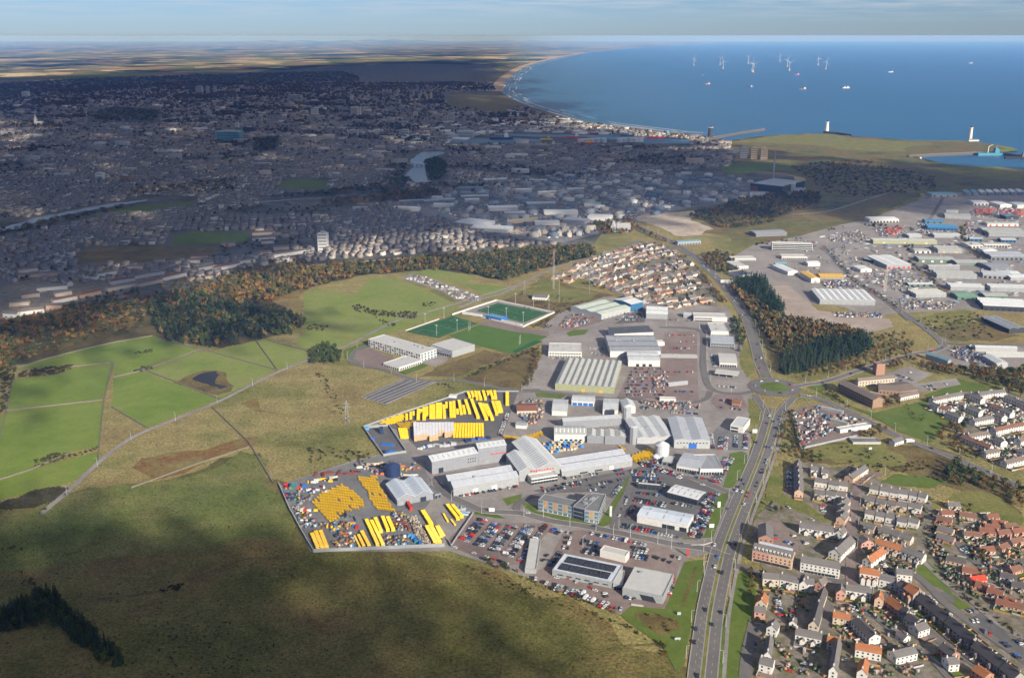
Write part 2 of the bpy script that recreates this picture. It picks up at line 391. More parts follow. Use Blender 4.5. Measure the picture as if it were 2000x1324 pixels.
# water
def water(name,c,rough,bump_scale,strength):
    m,t,b = mk(name)
    b.inputs['Roughness'].default_value = rough; b.inputs['Specular IOR Level'].default_value = 0.5; b.inputs['IOR'].default_value = 1.33
    n = pos_noise(t,1 / 900.0,6,0.6,(0.3,1.0,1.0)); r = ramp(t,[(0.3,tuple(x * 0.92 for x in c)),(0.7,tuple(x * 1.08 for x in c))])
    t.links.new(n,r.inputs[0]); t.links.new(r.outputs[0],b.inputs['Base Color'])
    f = pos_noise(t,bump_scale,6,0.65,(0.5,1,1)); bn = t.nodes.new('ShaderNodeBump'); bn.inputs['Strength'].default_value = strength; bn.inputs['Distance'].default_value = 1.5
    t.links.new(f,bn.inputs['Height']); t.links.new(bn.outputs[0],b.inputs['Normal'])
water('sea',(0.026,0.110,0.205),0.45,0.03,0.5)
water('river',(0.035,0.060,0.090),0.25,0.12,0.25)
water('pond',(0.012,0.013,0.016),0.08,0.3,0.05)
# building stuff
for nm,c in dict(white_wall=(0.60,0.57,0.51),cream_wall=(0.50,0.43,0.33),peach_wall=(0.55,0.37,0.25),pink_wall=(0.48,0.26,0.19),brick_wall=(0.34,0.19,0.13),stone_wall=(0.30,0.27,0.24),
                  tan_wall=(0.52,0.38,0.22),granite=(0.30,0.29,0.28),concrete=(0.42,0.40,0.37),brown_wall=(0.28,0.18,0.11),timber=(0.45,0.24,0.08),clad_dark=(0.05,0.055,0.06)).items():
    flat(nm,c,0.85,var=0.10,scale=0.4)
for nm,c in dict(slate=(0.165,0.150,0.138),slate_dark=(0.105,0.096,0.092),slate_brown=(0.185,0.145,0.118),tile_orange=(0.37,0.150,0.066),tile_red=(0.225,0.098,0.062),tile_brown=(0.20,0.105,0.070),red_tin=(0.50,0.06,0.03)).items():
    corrugated(nm,c,tuple(x * 1.25 for x in c),0.45,1,0.8,0.2,0.12)
for nm,c,c2 in (('sheet_grey',(0.36,0.37,0.39),(0.42,0.43,0.45)),('sheet_white',(0.58,0.58,0.56),(0.66,0.66,0.63)),('sheet_pale',(0.45,0.46,0.45),(0.52,0.53,0.51)),('sheet_dim',(0.25,0.26,0.27),(0.32,0.32,0.32)),
                  ('sheet_green',(0.42,0.46,0.38),(0.50,0.53,0.44)),('sheet_lime',(0.46,0.47,0.27),(0.52,0.52,0.34)),('sheet_blue',(0.05,0.19,0.36),(0.08,0.24,0.42)),('sheet_yellow',(0.60,0.36,0.05),(0.66,0.42,0.09)),
                  ('sheet_teal',(0.12,0.24,0.28),(0.16,0.28,0.32)),('sheet_dark',(0.06,0.065,0.07),(0.09,0.09,0.095)),('sheet_fresh',(0.50,0.54,0.58),(0.58,0.61,0.64)),('fibre',(0.36,0.36,0.32),(0.44,0.43,0.38)),('green_roof',(0.16,0.27,0.18),(0.2,0.31,0.22))):
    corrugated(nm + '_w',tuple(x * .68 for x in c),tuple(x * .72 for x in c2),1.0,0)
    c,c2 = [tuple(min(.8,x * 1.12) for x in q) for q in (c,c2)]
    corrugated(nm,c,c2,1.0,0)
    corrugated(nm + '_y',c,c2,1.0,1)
flat('felt',(0.17,0.168,0.166),0.9); flat('felt_pale',(0.46,0.45,0.42),0.9,var=0.07)
flat('rooflight',(0.30,0.32,0.33),0.4,spec=0.5)
flat('rooflight_pale',(0.72,0.73,0.72),0.4,spec=0.4)
glass('glass'); glass('glass_blue',(0.10,0.17,0.20),0.15); glass('solar',(0.012,0.014,0.022),0.22)
for nm,c in dict(paint_white=(0.62,0.62,0.60),paint_blue=(0.03,0.13,0.42),paint_red=(0.50,0.03,0.02),paint_orange=(0.62,0.18,0.03),paint_yellow=(0.84,0.50,0.008),paint_black=(0.02,0.02,0.022),paint_green=(0.05,0.25,0.10),
                  paint_silver=(0.42,0.43,0.44),paint_grey=(0.14,0.145,0.15),paint_navy=(0.02,0.035,0.09),paint_skyblue=(0.08,0.32,0.60),paint_maroon=(0.16,0.02,0.02),paint_cyan=(0.04,0.20,0.28),paint_rust=(0.22,0.07,0.04),paint_tan=(0.55,0.38,0.20),paint_cream=(0.66,0.58,0.40)).items():
    flat(nm,c,0.45,var=0.06,scale=0.8,spec=0.5,obj=True)
flat('steel',(0.36,0.37,0.38),0.5,0.3); flat('tyre',(0.02,0.02,0.02),0.9); flat('line_white',(0.36,0.345,0.32),0.8,var=0.2,scale=0.6); flat('wrap_grey',(0.46,0.45,0.46),0.7,scale=1.5); flat('fence_grey',(0.27,0.28,0.28),0.7)
flat('drystone',(0.17,0.15,0.11),0.95,var=0.3,scale=0.8); flat('bark',(0.07,0.055,0.04),0.95); flat('pole_grey',(0.50,0.50,0.49),0.6)
m,t,b = mk('cloud'); t.nodes.remove(b)
mx = t.nodes.new('ShaderNodeMixShader'); mx.inputs[0].default_value = 0.55; tr = t.nodes.new('ShaderNodeBsdfTransparent'); tl = t.nodes.new('ShaderNodeBsdfTranslucent'); tl.inputs[0].default_value = (0.9,0.9,0.9,1)
t.links.new(tr.outputs[0],mx.inputs[1]); t.links.new(tl.outputs[0],mx.inputs[2]); t.links.new(mx.outputs[0],t.nodes['Material Output'].inputs['Surface'])
tinted('tint_wall',var=0.15); tinted('tint_paint',0.5,0.5,0.05); tinted('tint_leaf',0.95,0.1,0.3,0.15); tinted('tint_roof',0.8,0.2,0.2)
leafy('leaf_autumn',[(0.0,(0.075,0.069,0.022)),(0.35,(0.122,0.090,0.030)),(0.65,(0.150,0.088,0.030)),(0.88,(0.200,0.098,0.025)),(1.0,(0.213,0.138,0.037))])
leafy('leaf_green',[(0.0,(0.033,0.050,0.018)),(0.5,(0.056,0.077,0.022)),(1.0,(0.100,0.110,0.033))])
leafy('leaf_conifer',[(0.0,(0.020,0.037,0.018)),(0.5,(0.033,0.055,0.025)),(1.0,(0.050,0.073,0.030))])
leafy('leaf_gorse',[(0.0,(0.037,0.045,0.018)),(0.5,(0.062,0.065,0.025)),(1.0,(0.100,0.088,0.035))])
# ---------------------------------------------------------------- land, sea, fields
FAR = 75000.0
COAST = [(1483,82.2),(1440,83.2),(1395,85),(1330,88),(1250,93),(1180,99),(1120,107),(1060,119),(1020,131),(990,149),(974,166),(968,179),(984,190),(1010,203),(1045,215),(1090,228),
         (1130,238),(1180,246),(1240,253),(1290,259),(1340,263),(1388,267),(1380,272),(1340,277),(1405,278),(1440,273),(1480,267),(1530,263),(1600,261),(1625,263),(1700,269),(1790,275),(1870,275),
         (1920,279),(1975,288),(1990,294),(1940,300),(1880,300),(1785,304),(1800,310),(1850,321),(1930,328),(2010,331),(2300,345)]
coast = [P(*p) for p in COAST]
e = coast[0]; land = [Vector((e.x * FAR / e.y,FAR,0))] + coast + [Vector((9000,1500,0)),Vector((9000,-1500,0)),Vector((-FAR,-1500,0)),Vector((-FAR,FAR,0))]
sheet('ground',land,'farmland',0.0)
sheet('sea',[(-FAR,-1600),(FAR,-1600),(FAR,FAR),(-FAR,FAR)],'sea',-4.0)
# low hills along the far horizon
def hill(x0,x1,y,h,depth):
    mb = MB(); n = 40
    for i in range(n):
        a,b2 = [(x0 + (x1 - x0) * k / n,h * math.sin(math.pi * k / n) ** 1.3 * (0.75 + 0.25 * math.sin(k * 0.9))) for k in (i,i + 1)]
        mb.quad((a[0],y,0.2),(b2[0],y,0.2),(b2[0],y + depth * 0.5,b2[1]),(a[0],y + depth * 0.5,a[1]))
        mb.quad((a[0],y + depth * 0.5,a[1]),(b2[0],y + depth * 0.5,b2[1]),(b2[0],y + depth,0.2),(a[0],y + depth,0.2))
    tag(mb.build('hill','farmland'),kind='structure')
hill(-19000,-7000,56000,150,10000); hill(-13000,-3500,62000,200,10000); hill(-46000,-26000,60000,100,10000); hill(-4000,5500,62000,110,10000)
NPZ = [0]
RAGGED = {'bracken_patch': 11,'rough_ground': 5,'moor_slope': 12,'moor_lush': 14,'marsh': 5,'pond': 3,'wood_floor': 8,'scrub_island': 2,'headland': 25,'headland_turf': 30,'links_grass': 30,'dunes': 30,'meadow': 4,'heath_patch': 5,'cleared_site': 6,'gravel_field': 2,'river': 3,'mast_field': 5,'airfield_grass': 15,'cleared_field': 4,'grass_bank': 1.5}
def ragged(W_,amp):
    o_ = []
    for i in range(len(W_)):
        a,b2 = W_[i],W_[(i + 1) % len(W_)]; n = max(1,min(40,int((b2 - a).length / (amp * 2.2))))
        for k in range(n):
            p = a.lerp(b2,k / n); o_.append(Vector((p.x + rng.uniform(-amp,amp),p.y + rng.uniform(-amp,amp),0)))
    return o_
def pz(name,mat,z,r,pts):
    NPZ[0] += 1; W_ = PP(r,pts)
    if name in RAGGED: W_ = ragged(W_,RAGGED[name])
    return sheet(name,W_,mat,z + 0.0011 * NPZ[0])
pz('city_ground','city_ground',0.3,'p',[(-500,180),(100,158),(300,150),(480,142),(640,132),(800,124),(960,128),(985,152),(971,168),(968,178),(1010,204),(1090,229),(1240,254),(1380,267),(1425,276),(1440,300),
    (1430,330),(1550,345),(1560,375),(1480,390),(1350,410),(1200,425),(1160,475),(900,495),(640,515),(500,525),(380,565),(180,595),(0,630),(-500,680)])
pz('links_grass','heath',0.5,'n',[(620,530),(760,520),(910,520),(960,555),(1030,600),(980,630),(800,620),(650,585)])
pz('dunes','heath',0.5,'n',[(860,500),(905,500),(925,460),(1010,400),(1110,352),(1000,350),(900,420),(780,480)])
pz('headland','heath',0.5,'p',[(1425,276),(1480,268),(1530,264),(1600,262),(1625,264),(1700,270),(1790,276),(1870,276),(1915,280),(1965,288),(1930,298),(1870,299),(1780,303),(1790,312),(1850,323),(1930,330),(2100,335),
    (2100,400),(1900,372),(1800,380),(1690,430),(1560,470),(1440,480),(1350,440),(1480,395),(1570,372),(1555,342),(1432,328),(1442,300)])
pz('headland_turf','verge',0.7,'m',[(400,795),(640,755),(900,745),(1050,770),(1300,790),(1500,800),(1260,850),(1000,830),(760,810),(560,800)])
pz('airfield_grass','verge',0.7,'m',[(1500,935),(1700,925),(1997,945),(1997,1010),(1800,1000),(1560,965)])
pz('park_field','lawn',0.7,'m',[(310,930),(420,905),(600,910),(760,900),(560,950),(400,975),(320,960)])
pz('moorland','moor',0.35,'p',[(-600,690),(0,632),(180,597),(380,567),(500,527),(640,517),(900,497),(1160,477),(1200,427),(1350,412),(1440,440),(1560,465),(1690,430),(1800,380),(1900,372),(2200,385),(2600,700),(2600,1500),(1000,1900),(-900,1500)])
G1 = 0.42
pz('wood_floor','wood_floor',G1,'p',[(-60,690),(0,634),(180,602),(390,570),(500,530),(640,520),(870,500),(1150,480),(1165,500),(1080,520),(960,545),(860,530),(790,530),(700,540),(620,560),(530,590),(600,630),(570,650),(440,680),(380,670),(300,660),(35,715),(-60,760)])
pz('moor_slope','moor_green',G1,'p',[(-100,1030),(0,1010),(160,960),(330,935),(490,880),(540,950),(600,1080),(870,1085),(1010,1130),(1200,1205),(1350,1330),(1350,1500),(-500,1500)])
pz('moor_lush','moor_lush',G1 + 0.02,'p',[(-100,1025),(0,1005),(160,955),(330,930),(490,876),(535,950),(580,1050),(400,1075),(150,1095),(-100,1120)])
FIELDS = [('pasture','7',[(110,497),(250,452),(500,387),(700,342),(930,302),(1060,347),(1215,387),(700,548),(690,466),(440,490),(110,503)]),
          ('pasture','7',[(80,570),(330,542),(450,493),(678,468),(633,690),(40,757)]),
          ('pasture','7',[(38,765),(628,697),(603,975),(430,1010),(0,1180),(-200,1240),(-200,950)]),
          ('pasture','7',[(694,557),(870,517),(1330,690),(900,862),(682,735)]),
          ('pasture_pale','7',[(884,510),(1220,392),(1290,402),(1688,512),(1430,640),(1338,684)]),
          ('pasture_pale','7',[(1294,400),(1560,330),(1640,332),(1874,395),(1874,452),(1700,512)]),
          ('pasture','7',[(-200,1250),(180,1122),(610,1003),(600,1060),(440,1190),(150,1270),(-200,1330)]),
          ('pasture_pale','6',[(-20,282),(130,267),(290,302),(390,197),(530,197),(690,252),(930,372),(700,470),(560,520),(335,575),(-20,502)]),
          ('pasture_pale','6',[(0,518),(110,527),(328,588),(220,630),(0,642),(-80,600)]),
          ('pasture_pale','6',[(640,165),(760,141),(1030,191),(980,222),(880,230)]),
          ('pasture_pale','6',[(884,233),(1130,241),(1245,262),(1120,320),(1000,262)])]
for i,(mt,r,pts) in enumerate(FIELDS): pz('field',mt,G1 + 0.06,r,pts)
pz('marsh','rough_brown',G1 + 0.12,'7',[(1070,585),(1170,530),(1330,512),(1440,600),(1400,640),(1310,662),(1180,625)])
pz('pond','pond',G1 + 0.18,'7',[(1170,560),(1200,540),(1250,525),(1330,515),(1322,560),(1300,590),(1390,615),(1360,628),(1270,600),(1190,580)])
pz('marsh','mud',G1 + 0.18,'q',[(-60,300),(60,250),(200,185),(330,160),(435,170),(400,215),(300,262),(180,290),(40,308)])
for r,pts in (('7',[(835,1090),(900,1065),(1000,1020),(1250,1000),(1500,945),(1590,925),(1500,985),(1300,1040),(1130,1120),(910,1170)]),('7',[(655,235),(690,190),(740,165),(830,190),(890,240),(760,255),(690,270)]),
               ('7',[(1640,60),(1760,30),(1874,5),(1874,40),(1760,85),(1650,85)]),('7',[(1530,700),(1590,690),(1650,790),(1580,780)])):
    pz('bracken_patch','bracken',G1 + 0.07,r,pts)
pz('rough_ground','rough_brown',G1 + 0.03,'6',[(680,805),(830,730),(1080,640),(1230,670),(1120,720),(960,790),(820,800)])
pz('rough_ground','rough_brown',G1 + 0.03,'6',[(960,810),(1150,720),(1330,650),(1420,640),(1420,700),(1310,870),(1180,870),(1050,840)])
pz('rough_ground','rough_brown',G1 + 0.03,'6',[(1290,300),(1440,190),(1600,250),(1870,300),(1750,370),(1560,420),(1500,520),(1350,490),(1510,415),(1180,340)])
pz('mast_field','verge',G1 + 0.08,'6',[(1320,290),(1440,200),(1600,260),(1800,290),(1700,330),(1540,350),(1400,330)])
pz('rough_ground','rough_brown',G1 + 0.03,'p',[(1560,880),(1600,860),(1700,862),(1850,880),(1990,950),(1990,1010),(1880,960),(1700,905),(1560,905)])
pz('meadow','verge',G1 + 0.09,'1',[(1290,270),(1500,180),(1700,200),(1874,330),(1874,400),(1700,380),(1420,330),(1320,320)])
pz('meadow','verge',G1 + 0.09,'5',[(520,1180),(700,1150),(1000,1120),(1060,1180),(1130,1230),(1200,1290),(800,1270),(560,1230)])
# built-up ground
G2 = 0.60
pz('works_ground','yard',G2,'p',[(545,948),(574,938),(692,899),(746,889),(712,836),(890,775),(1012,768),(1030,745),(1062,690),(1052,645),(1092,612),(1180,580),(1300,590),(1420,600),(1440,640),(1462,725),(1472,800),(1462,900),(1425,980),(1392,1080),(1342,1092),(1300,1196),(1215,1202),(1020,1125),(878,1077),(607,1079)])
pz('east_works_ground','yard',G2,'p',[(1425,505),(1470,480),(1560,462),(1640,440),(1700,428),(1830,378),(2080,368),(2150,610),(2000,612),(1880,605),(1770,612),(1690,618),(1640,598),(1560,592),(1525,565),(1470,545)])
pz('east_works_ground','yard',G2,'5',[(1260,590),(1400,560),(1560,545),(1900,545),(1990,690),(1860,680),(1700,700),(1480,670),(1300,640)])
pz('valley_works_ground','yard_grey',G2,'p',[(750,402),(880,380),(1000,355),(1200,335),(1440,352),(1560,375),(1480,390),(1340,408),(1240,438),(1100,475),(980,462),(900,440)])
pz('cleared_site','sandy',G2 + 0.06,'j',[(520,500),(680,470),(1030,450),(1040,480),(985,520),(1170,580),(1060,640),(900,650),(720,570)])
pz('cleared_site','sandy',G2 + 0.06,'k',[(1310,510),(1500,445),(1680,455),(1690,480),(1500,510),(1330,530)])
pz('gravel_field','gravel',G2 + 0.06,'5',[(305,190),(440,180),(620,335),(1050,385),(1082,430),(900,485),(690,450),(590,420),(430,375)])
pz('heath_patch','verge',G2 + 0.06,'5',[(1200,380),(1420,340),(1590,345),(1520,400),(1300,440)])
pz('heath_patch','heath',G2 + 0.06,'5',[(1290,440),(1560,400),(1700,430),(1860,490),(1680,520),(1420,515)])
pz('village_ground','garden',G2,'p',[(1130,520),(1180,495),(1240,470),(1310,480),(1350,510),(1400,560),(1400,600),(1300,590),(1200,575),(1160,545)])
pz('estate_ground','garden',G2,'5',[(1280,900),(1500,830),(1750,820),(1990,900),(1990,1330),(1874,1324),(1640,1230),(1480,1130),(1420,1020)])
pz('estate_ground','garden',G2,'1',[(440,30),(560,10),(700,40),(900,40),(1000,130),(1290,200),(1330,330),(1420,310),(1700,360),(1900,420),(1900,1400),(140,1400),(230,960),(280,660),(200,500),(230,350),(410,190)])
pz('estate_ground','garden',G2,'l',[(-60,905),(120,900),(300,880),(400,850),(640,760),(900,710),(1210,640),(1300,610),(1660,550),(1960,490),(1996,470),(1700,480),(1400,500),(900,540),(400,600),(-60,720)])
pz('travellers_site','yard',G2,'6',[(570,200),(640,170),(750,195),(880,250),(1060,310),(1060,345),(900,330),(820,280),(700,240)])
# details inside the works
G3 = 0.68
pz('storage_yard','yard_grey',G3,'a',[(75,250),(240,205),(860,10),(1140,-50),(1400,-60),(1560,60),(1700,330),(1560,520),(1700,640),(1780,880),(430,940)])
pz('storage_yard','tarmac',G3,'b',[(200,455),(830,200),(1160,95),(1730,95),(1560,580),(1200,620),(640,700),(420,500)])
pz('test_pad','tarmac',G3 + 0.06,'b',[(75,490),(330,470),(500,760),(280,790)])
pz('car_park','yard_red',G3,'c',[(75,400),(330,135),(560,190),(740,215),(1120,225),(1160,245),(830,650),(610,660),(110,470)])
pz('forecourt','yard_red',G3,'c',[(1100,640),(1260,330),(1420,290),(1990,380),(2330,480),(2480,580),(2330,1090),(1830,1150),(920,800),(990,730)])
pz('car_park','tarmac',G3,'g',[(850,700),(1000,640),(1300,760),(1640,900),(1700,930),(1420,1310),(760,1180),(740,900)])
pz('car_park','tarmac',G3,'g',[(0,880),(420,780),(860,690),(900,700),(690,950),(560,890),(80,900)])
pz('car_park','yard_red',G3,'4',[(730,490),(1130,480),(1140,700),(900,690),(640,680)])
pz('yard_apron','yard_red',G3,'4',[(930,280),(1130,275),(1130,480),(900,490)])
pz('car_park','tarmac',G3,'4',[(700,180),(810,120),(810,220),(620,230)])
pz('car_park','yard_red',G3,'4',[(260,270),(330,180),(460,150),(560,210),(430,250),(350,270)])
pz('school_grounds','yard_red',G3,'6',[(290,690),(300,650),(380,625),(560,700),(480,760),(340,740)])
pz('school_grounds','yard',G3,'6',[(720,690),(850,650),(860,700),(780,740),(700,715)])
pz('car_park','tarmac',G3,'6',[(330,925),(590,815),(700,825),(790,830),(480,972)])
pz('grass_lawn','lawn',G3,'6',[(560,775),(700,720),(740,735),(600,790)])
pz('lawn_strip','lawn',G3,'6',[(220,640),(380,580),(380,620),(290,650),(270,700),(230,690)])
pz('artificial_pitch','turf_pitch',G3,'6',[(600,525),(885,430),(1040,478),(800,565)])
pz('rugby_pitch','grass_pitch',G3,'6',[(860,550),(1050,485),(1400,545),(1470,555),(1250,665),(1020,605)])
pz('artificial_pitch','turf_pitch',G3 + 0.05,'6',[(1250,645),(1390,580),(1440,585),(1270,660)])
pz('stadium_ground','yard',G3,'6',[(920,410),(1155,337),(1508,412),(1310,500)])
pz('football_pitch','turf_pitch',G3 + 0.06,'6',[(1030,400),(1165,352),(1470,412),(1320,472)])
pz('stadium_road','yard_red',G3 + 0.02,'6',[(1040,470),(1180,462),(1330,505),(1470,525),(1480,550),(1280,530),(1080,490)])
pz('roadside_lawn','lawn',G3,'2',[(1130,945),(1190,890),(1400,905),(1520,620),(1640,605),(1630,700),(1560,1000),(1520,1250),(1470,1290),(1380,1130),(1210,1010)])
pz('scrub_island','rough_brown',G3 + 0.05,'2',[(1215,940),(1300,930),(1450,960),(1490,1010),(1450,1060),(1380,1070),(1260,1010)])
pz('ditch','rough_brown',G3 + 0.05,'2',[(1580,650),(1598,650),(1520,890),(1495,890)])
pz('roadside_lawn','lawn',G3,'1',[(110,690),(235,680),(240,760),(215,940),(140,1250),(120,1400),(0,1400),(20,1100)])
pz('roadside_lawn','lawn',G3,'g',[(1700,560),(1800,540),(1854,560),(1840,700),(1720,860),(1640,850),(1680,720)])
pz('roadside_lawn','lawn',G3,'g',[(1560,920),(1690,900),(1660,1000),(1560,1280),(1300,1300),(1280,1290),(1480,1270),(1540,1080)])
pz('roadside_lawn','lawn',G3,'5',[(560,800),(680,775),(640,830),(820,920),(960,960),(1290,880),(1280,900),(1440,1020),(1300,1140),(1130,1080),(900,960),(700,870)])
pz('roadside_lawn','lawn',G3,'5',[(1270,850),(1480,780),(1470,750),(1700,820),(1500,830),(1290,880)])
pz('lawn_patch','lawn',G3,'4',[(140,650),(250,645),(330,665),(300,685),(150,675)])
pz('lawn_patch','lawn',G3,'4',[(330,285),(380,265),(470,265),(440,295),(350,305)])
pz('lawn_patch','lawn',G3,'2',[(410,235),(530,205),(520,245),(440,275)])
pz('lawn_patch','lawn',G3,'2',[(530,250),(620,280),(620,310),(860,355),(990,400),(1180,90),(1210,100),(1090,380),(1010,410),(850,385),(600,320),(545,290)])
pz('lawn_patch','lawn',G3,'c',[(320,130),(400,85),(520,100),(680,180),(560,170)])
pz('play_lawn','lawn',G3,'1',[(1220,640),(1260,600),(1340,660),(1440,820),(1560,900),(1470,910),(1380,790),(1230,720)])
pz('play_area','tarmac',G3 + 0.05,'e',[(740,420),(800,420),(890,480),(905,520),(860,535),(780,480)])
pz('grass_bank','verge',G3,'1',[(310,60),(390,20),(400,200),(560,270),(720,390),(640,380),(560,330),(300,240)])
pz('grass_bank','verge',G3,'4',[(1390,390),(1450,380),(1490,480),(1440,560),(1390,480)])
pz('grass_bank','verge',G3,'4',[(1440,680),(1520,700),(1540,760),(1490,960),(1450,900)])
pz('grass_bank','lawn',G3,'1',[(1000,130),(1080,85),(1280,100),(1420,130),(1300,170),(1080,150)])
pz('car_park','tarmac',G3,'e',[(1040,700),(1180,640),(1330,760),(1470,880),(1628,1010),(1628,1200),(1400,1010),(1150,820)])
pz('car_park','yard_red',G3,'f',[(200,700),(430,700),(540,850),(590,900),(600,1000),(300,900),(180,800)])
pz('hotel_car_park','yard',G3,'h',[(110,170),(370,85),(620,160),(440,260),(850,200),(900,265),(480,345),(200,240)])
pz('depot_yard','yard_red',G3,'5',[(440,945),(640,900),(940,1030),(860,1100),(510,1180),(460,980)])
pz('round_car_park','yard_red',G3,'4',[(1240,660),(1390,650),(1440,740),(1260,760),(1210,700)])
pz('south_car_park','yard_grey',G3,'g',[(1530,400),(1600,330),(1840,390),(1850,530),(1540,530)])
# river Dee-like water, harbour basins, sports fields in the shade
G4 = 0.8
pz('river','river',G4,'l',[(-300,405),(-300,345),(0,322),(130,287),(260,247),(400,222),(500,203),(600,182),(700,165),(800,152),(950,136),(956,142),(800,170),(620,198),(480,225),(300,268),(130,318),(0,345)])
pz('river','river',G4,'k',[(30,292),(200,270),(400,250),(510,240),(620,232),(625,240),(500,254),(300,272),(100,298),(-100,306),(-320,322),(-330,316),(-100,298)])
pz('river','river',G4,'k',[(690,90),(640,135),(620,165),(700,185),(790,190),(775,150),(770,110),(780,85),(750,58),(775,35),(850,15),(900,-5),(850,-15),(740,-5),(700,25),(665,45),(675,70)])
pz('harbour_water','sea',G4,'n',[(660,790),(700,770),(900,775),(1000,770),(1160,780),(1160,792),(900,800),(700,802)])
pz('harbour_water','sea',G4,'n',[(900,745),(1150,752),(1430,755),(1560,752),(1700,766),(1960,780),(1997,783),(1997,803),(1740,803),(1700,775),(1560,778),(1400,765),(1150,764),(900,755)])
pz('playing_field','lawn',G4,'l',[(1120,375),(1240,345),(1610,345),(1605,410),(1130,435)])
pz('cleared_field','rough_brown',G4,'l',[(500,490),(560,460),(800,440),(1420,435),(1430,490),(1000,540),(510,570)])
pz('riverside_field','lawn',G4,'l',[(460,275),(700,220),(900,175),(1250,150),(1280,165),(1000,205),(740,240),(520,280)])
pz('playing_field','lawn',G4,'k',[(370,570),(430,525),(520,510),(640,545),(560,570),(420,580)])
pz('playing_field','lawn',G4,'o',[(1540,1060),(1590,1010),(1700,1000),(1830,1010),(1800,1055)])
# beach and surf along the bay
cl = [Vector((p.x,p.y,0)) for p in coast[2:21]]
mb = MB(); strip_mb(mb,offset(smooth(cl[:10],200),0),95,0.9)
tag(mb.build('beach','beach_sand'),kind='structure')
mb = MB(); strip_mb(mb,smooth(cl[9:],80),60,0.9)
tag(mb.build('beach','rough_brown'),kind='structure')
mb = MB(); cs = smooth(cl[3:],60); rng.seed(3)
for k in range(5):
    o_ = offset(cs,-(55 + 26 * k)); i = 0
    while i < len(o_) - 2:
        n_ = rng.randint(1,5)
        if rng.random() < 0.62 - 0.09 * k: strip_mb(mb,o_[i:i + n_ + 1],rng.uniform(4,13),-3.6 + 0.05 * k)
        i += n_
tag(mb.build('surf','paint_white'),kind='stuff')
# ---------------------------------------------------------------- roads
RZ = 0.9
ROADLINES = {}
marks = MB(); kerbs = MB()
def road(key,r,pts,width,name='road',mat='road',z=RZ,centre=None,edge=False,kerb=False,step=8.0):
    line = smooth(PP(r,pts),step); z += 0.0017 * len(ROADLINES); ROADLINES[key] = line
    mb = MB(); strip_mb(mb,line,width,z); tag(mb.build(name,mat),kind='structure')
    if centre: dashes_mb(marks,line,0,centre[0],centre[1],0.22,z + 0.03)
    if edge:
        for s in (-1,1): dashes_mb(marks,line,s * (width / 2 - 0.35),1e6,0.1,0.2,z + 0.03)
    if kerb:
        for s in (-1,1): strip_mb(kerbs,offset(line,s * (width / 2 + 0.2)),0.3,z - 0.05,0.17)
    return line
MED = [(1366,1400),(1372,1324),(1379,1260),(1387,1195),(1400,1130),(1415,1070),(1441,1000),(1470,930),(1489,880),(1503,835),(1512,800)]
med = smooth(PP('p',MED),8.0)
for s,nm in ((-1,'south_road'),(1,'north_road')):
    line = offset(med,s * 5.5); ROADLINES[nm] = line
    mb = MB(); strip_mb(mb,line,8.2,RZ); tag(mb.build('dual_carriageway','road'),kind='structure')
    dashes_mb(marks,line,0,3.0,6.0,0.25,RZ + 0.03)
    for q in (-1,1): dashes_mb(marks,line,q * 3.75,1e6,0.1,0.22,RZ + 0.03); strip_mb(kerbs,offset(line,q * 4.2),0.3,RZ - 0.05,0.17)
mb = MB(); strip_mb(mb,med,2.4,RZ - 0.02,0.14); tag(mb.build('central_reservation','verge'),kind='structure')
line = offset(med,13.5); mb = MB(); strip_mb(mb,line,2.6,RZ - 0.1); tag(mb.build('footpath','yard'),kind='structure'); ROADLINES['path'] = line
# hatched taper at the south end
hl = offset(med,-1.8)
for i in range(3,22):
    a = hl[i]; t = (hl[i + 1] - hl[i]).normalized(); n_ = Vector((t.y,-t.x,0))
    p = a + t * 0; q = a + t * 3.0 - n_ * 1.8
    marks.quad(*[(c_.x,c_.y,RZ + 0.04) for c_ in (p,p + t * 0.5,q + t * 0.5,q)])
# roundabout
RB = P(1512,757)
def ring(name,mat,r0,r1,z,h=0):
    mb = MB(); k = 64
    c_ = [(math.cos(2 * math.pi * i / k),math.sin(2 * math.pi * i / k)) for i in range(k + 1)]
    for i in range(k):
        a,b2 = c_[i],c_[i + 1]
        mb.quad((RB.x + a[0] * r0,RB.y + a[1] * r0,z),(RB.x + a[0] * r1,RB.y + a[1] * r1,z),(RB.x + b2[0] * r1,RB.y + b2[1] * r1,z),(RB.x + b2[0] * r0,RB.y + b2[1] * r0,z))
    return tag(mb.build(name,mat),kind='structure')
ring('roundabout','road',16,31,RZ + 0.06)
mb = MB(); k = 48
for i in range(k):
    for (r0,z0),(r1,z1) in (((0.01,2.2),(8,1.7)),((8,1.7),(14,1.15)),((14,1.15),(17.5,RZ))):
        a,b2 = 2 * math.pi * i / k,2 * math.pi * (i + 1) / k
        mb.quad(*[(RB.x + r * math.cos(t),RB.y + r * math.sin(t),z_) for r,t,z_ in ((r0,a,z0),(r1,a,z1),(r1,b2,z1),(r0,b2,z0))])
tag(mb.build('roundabout_island','lawn'),kind='structure')
for i in range(64):
    if i % 2: continue
    a = 2 * math.pi * i / 64; a2 = a + 0.06
    marks.quad(*[(RB.x + r * math.cos(t),RB.y + r * math.sin(t),RZ + 0.1) for r,t in ((23.4,a),(23.7,a),(23.7,a2),(23.4,a2))])
road('arm_west','p',[(1500,822),(1494,803),(1483,786),(1474,772)],8.2,kerb=True)
road('arm_east','p',[(1516,822),(1526,803),(1540,788),(1551,776)],8.2,kerb=True)
road('north','p',[(1497,738),(1484,708),(1474,670),(1458,625),(1430,578),(1398,541),(1362,507),(1322,479),(1282,459),(1240,441),(1212,429)],14,edge=True,centre=(3,6),kerb=True)
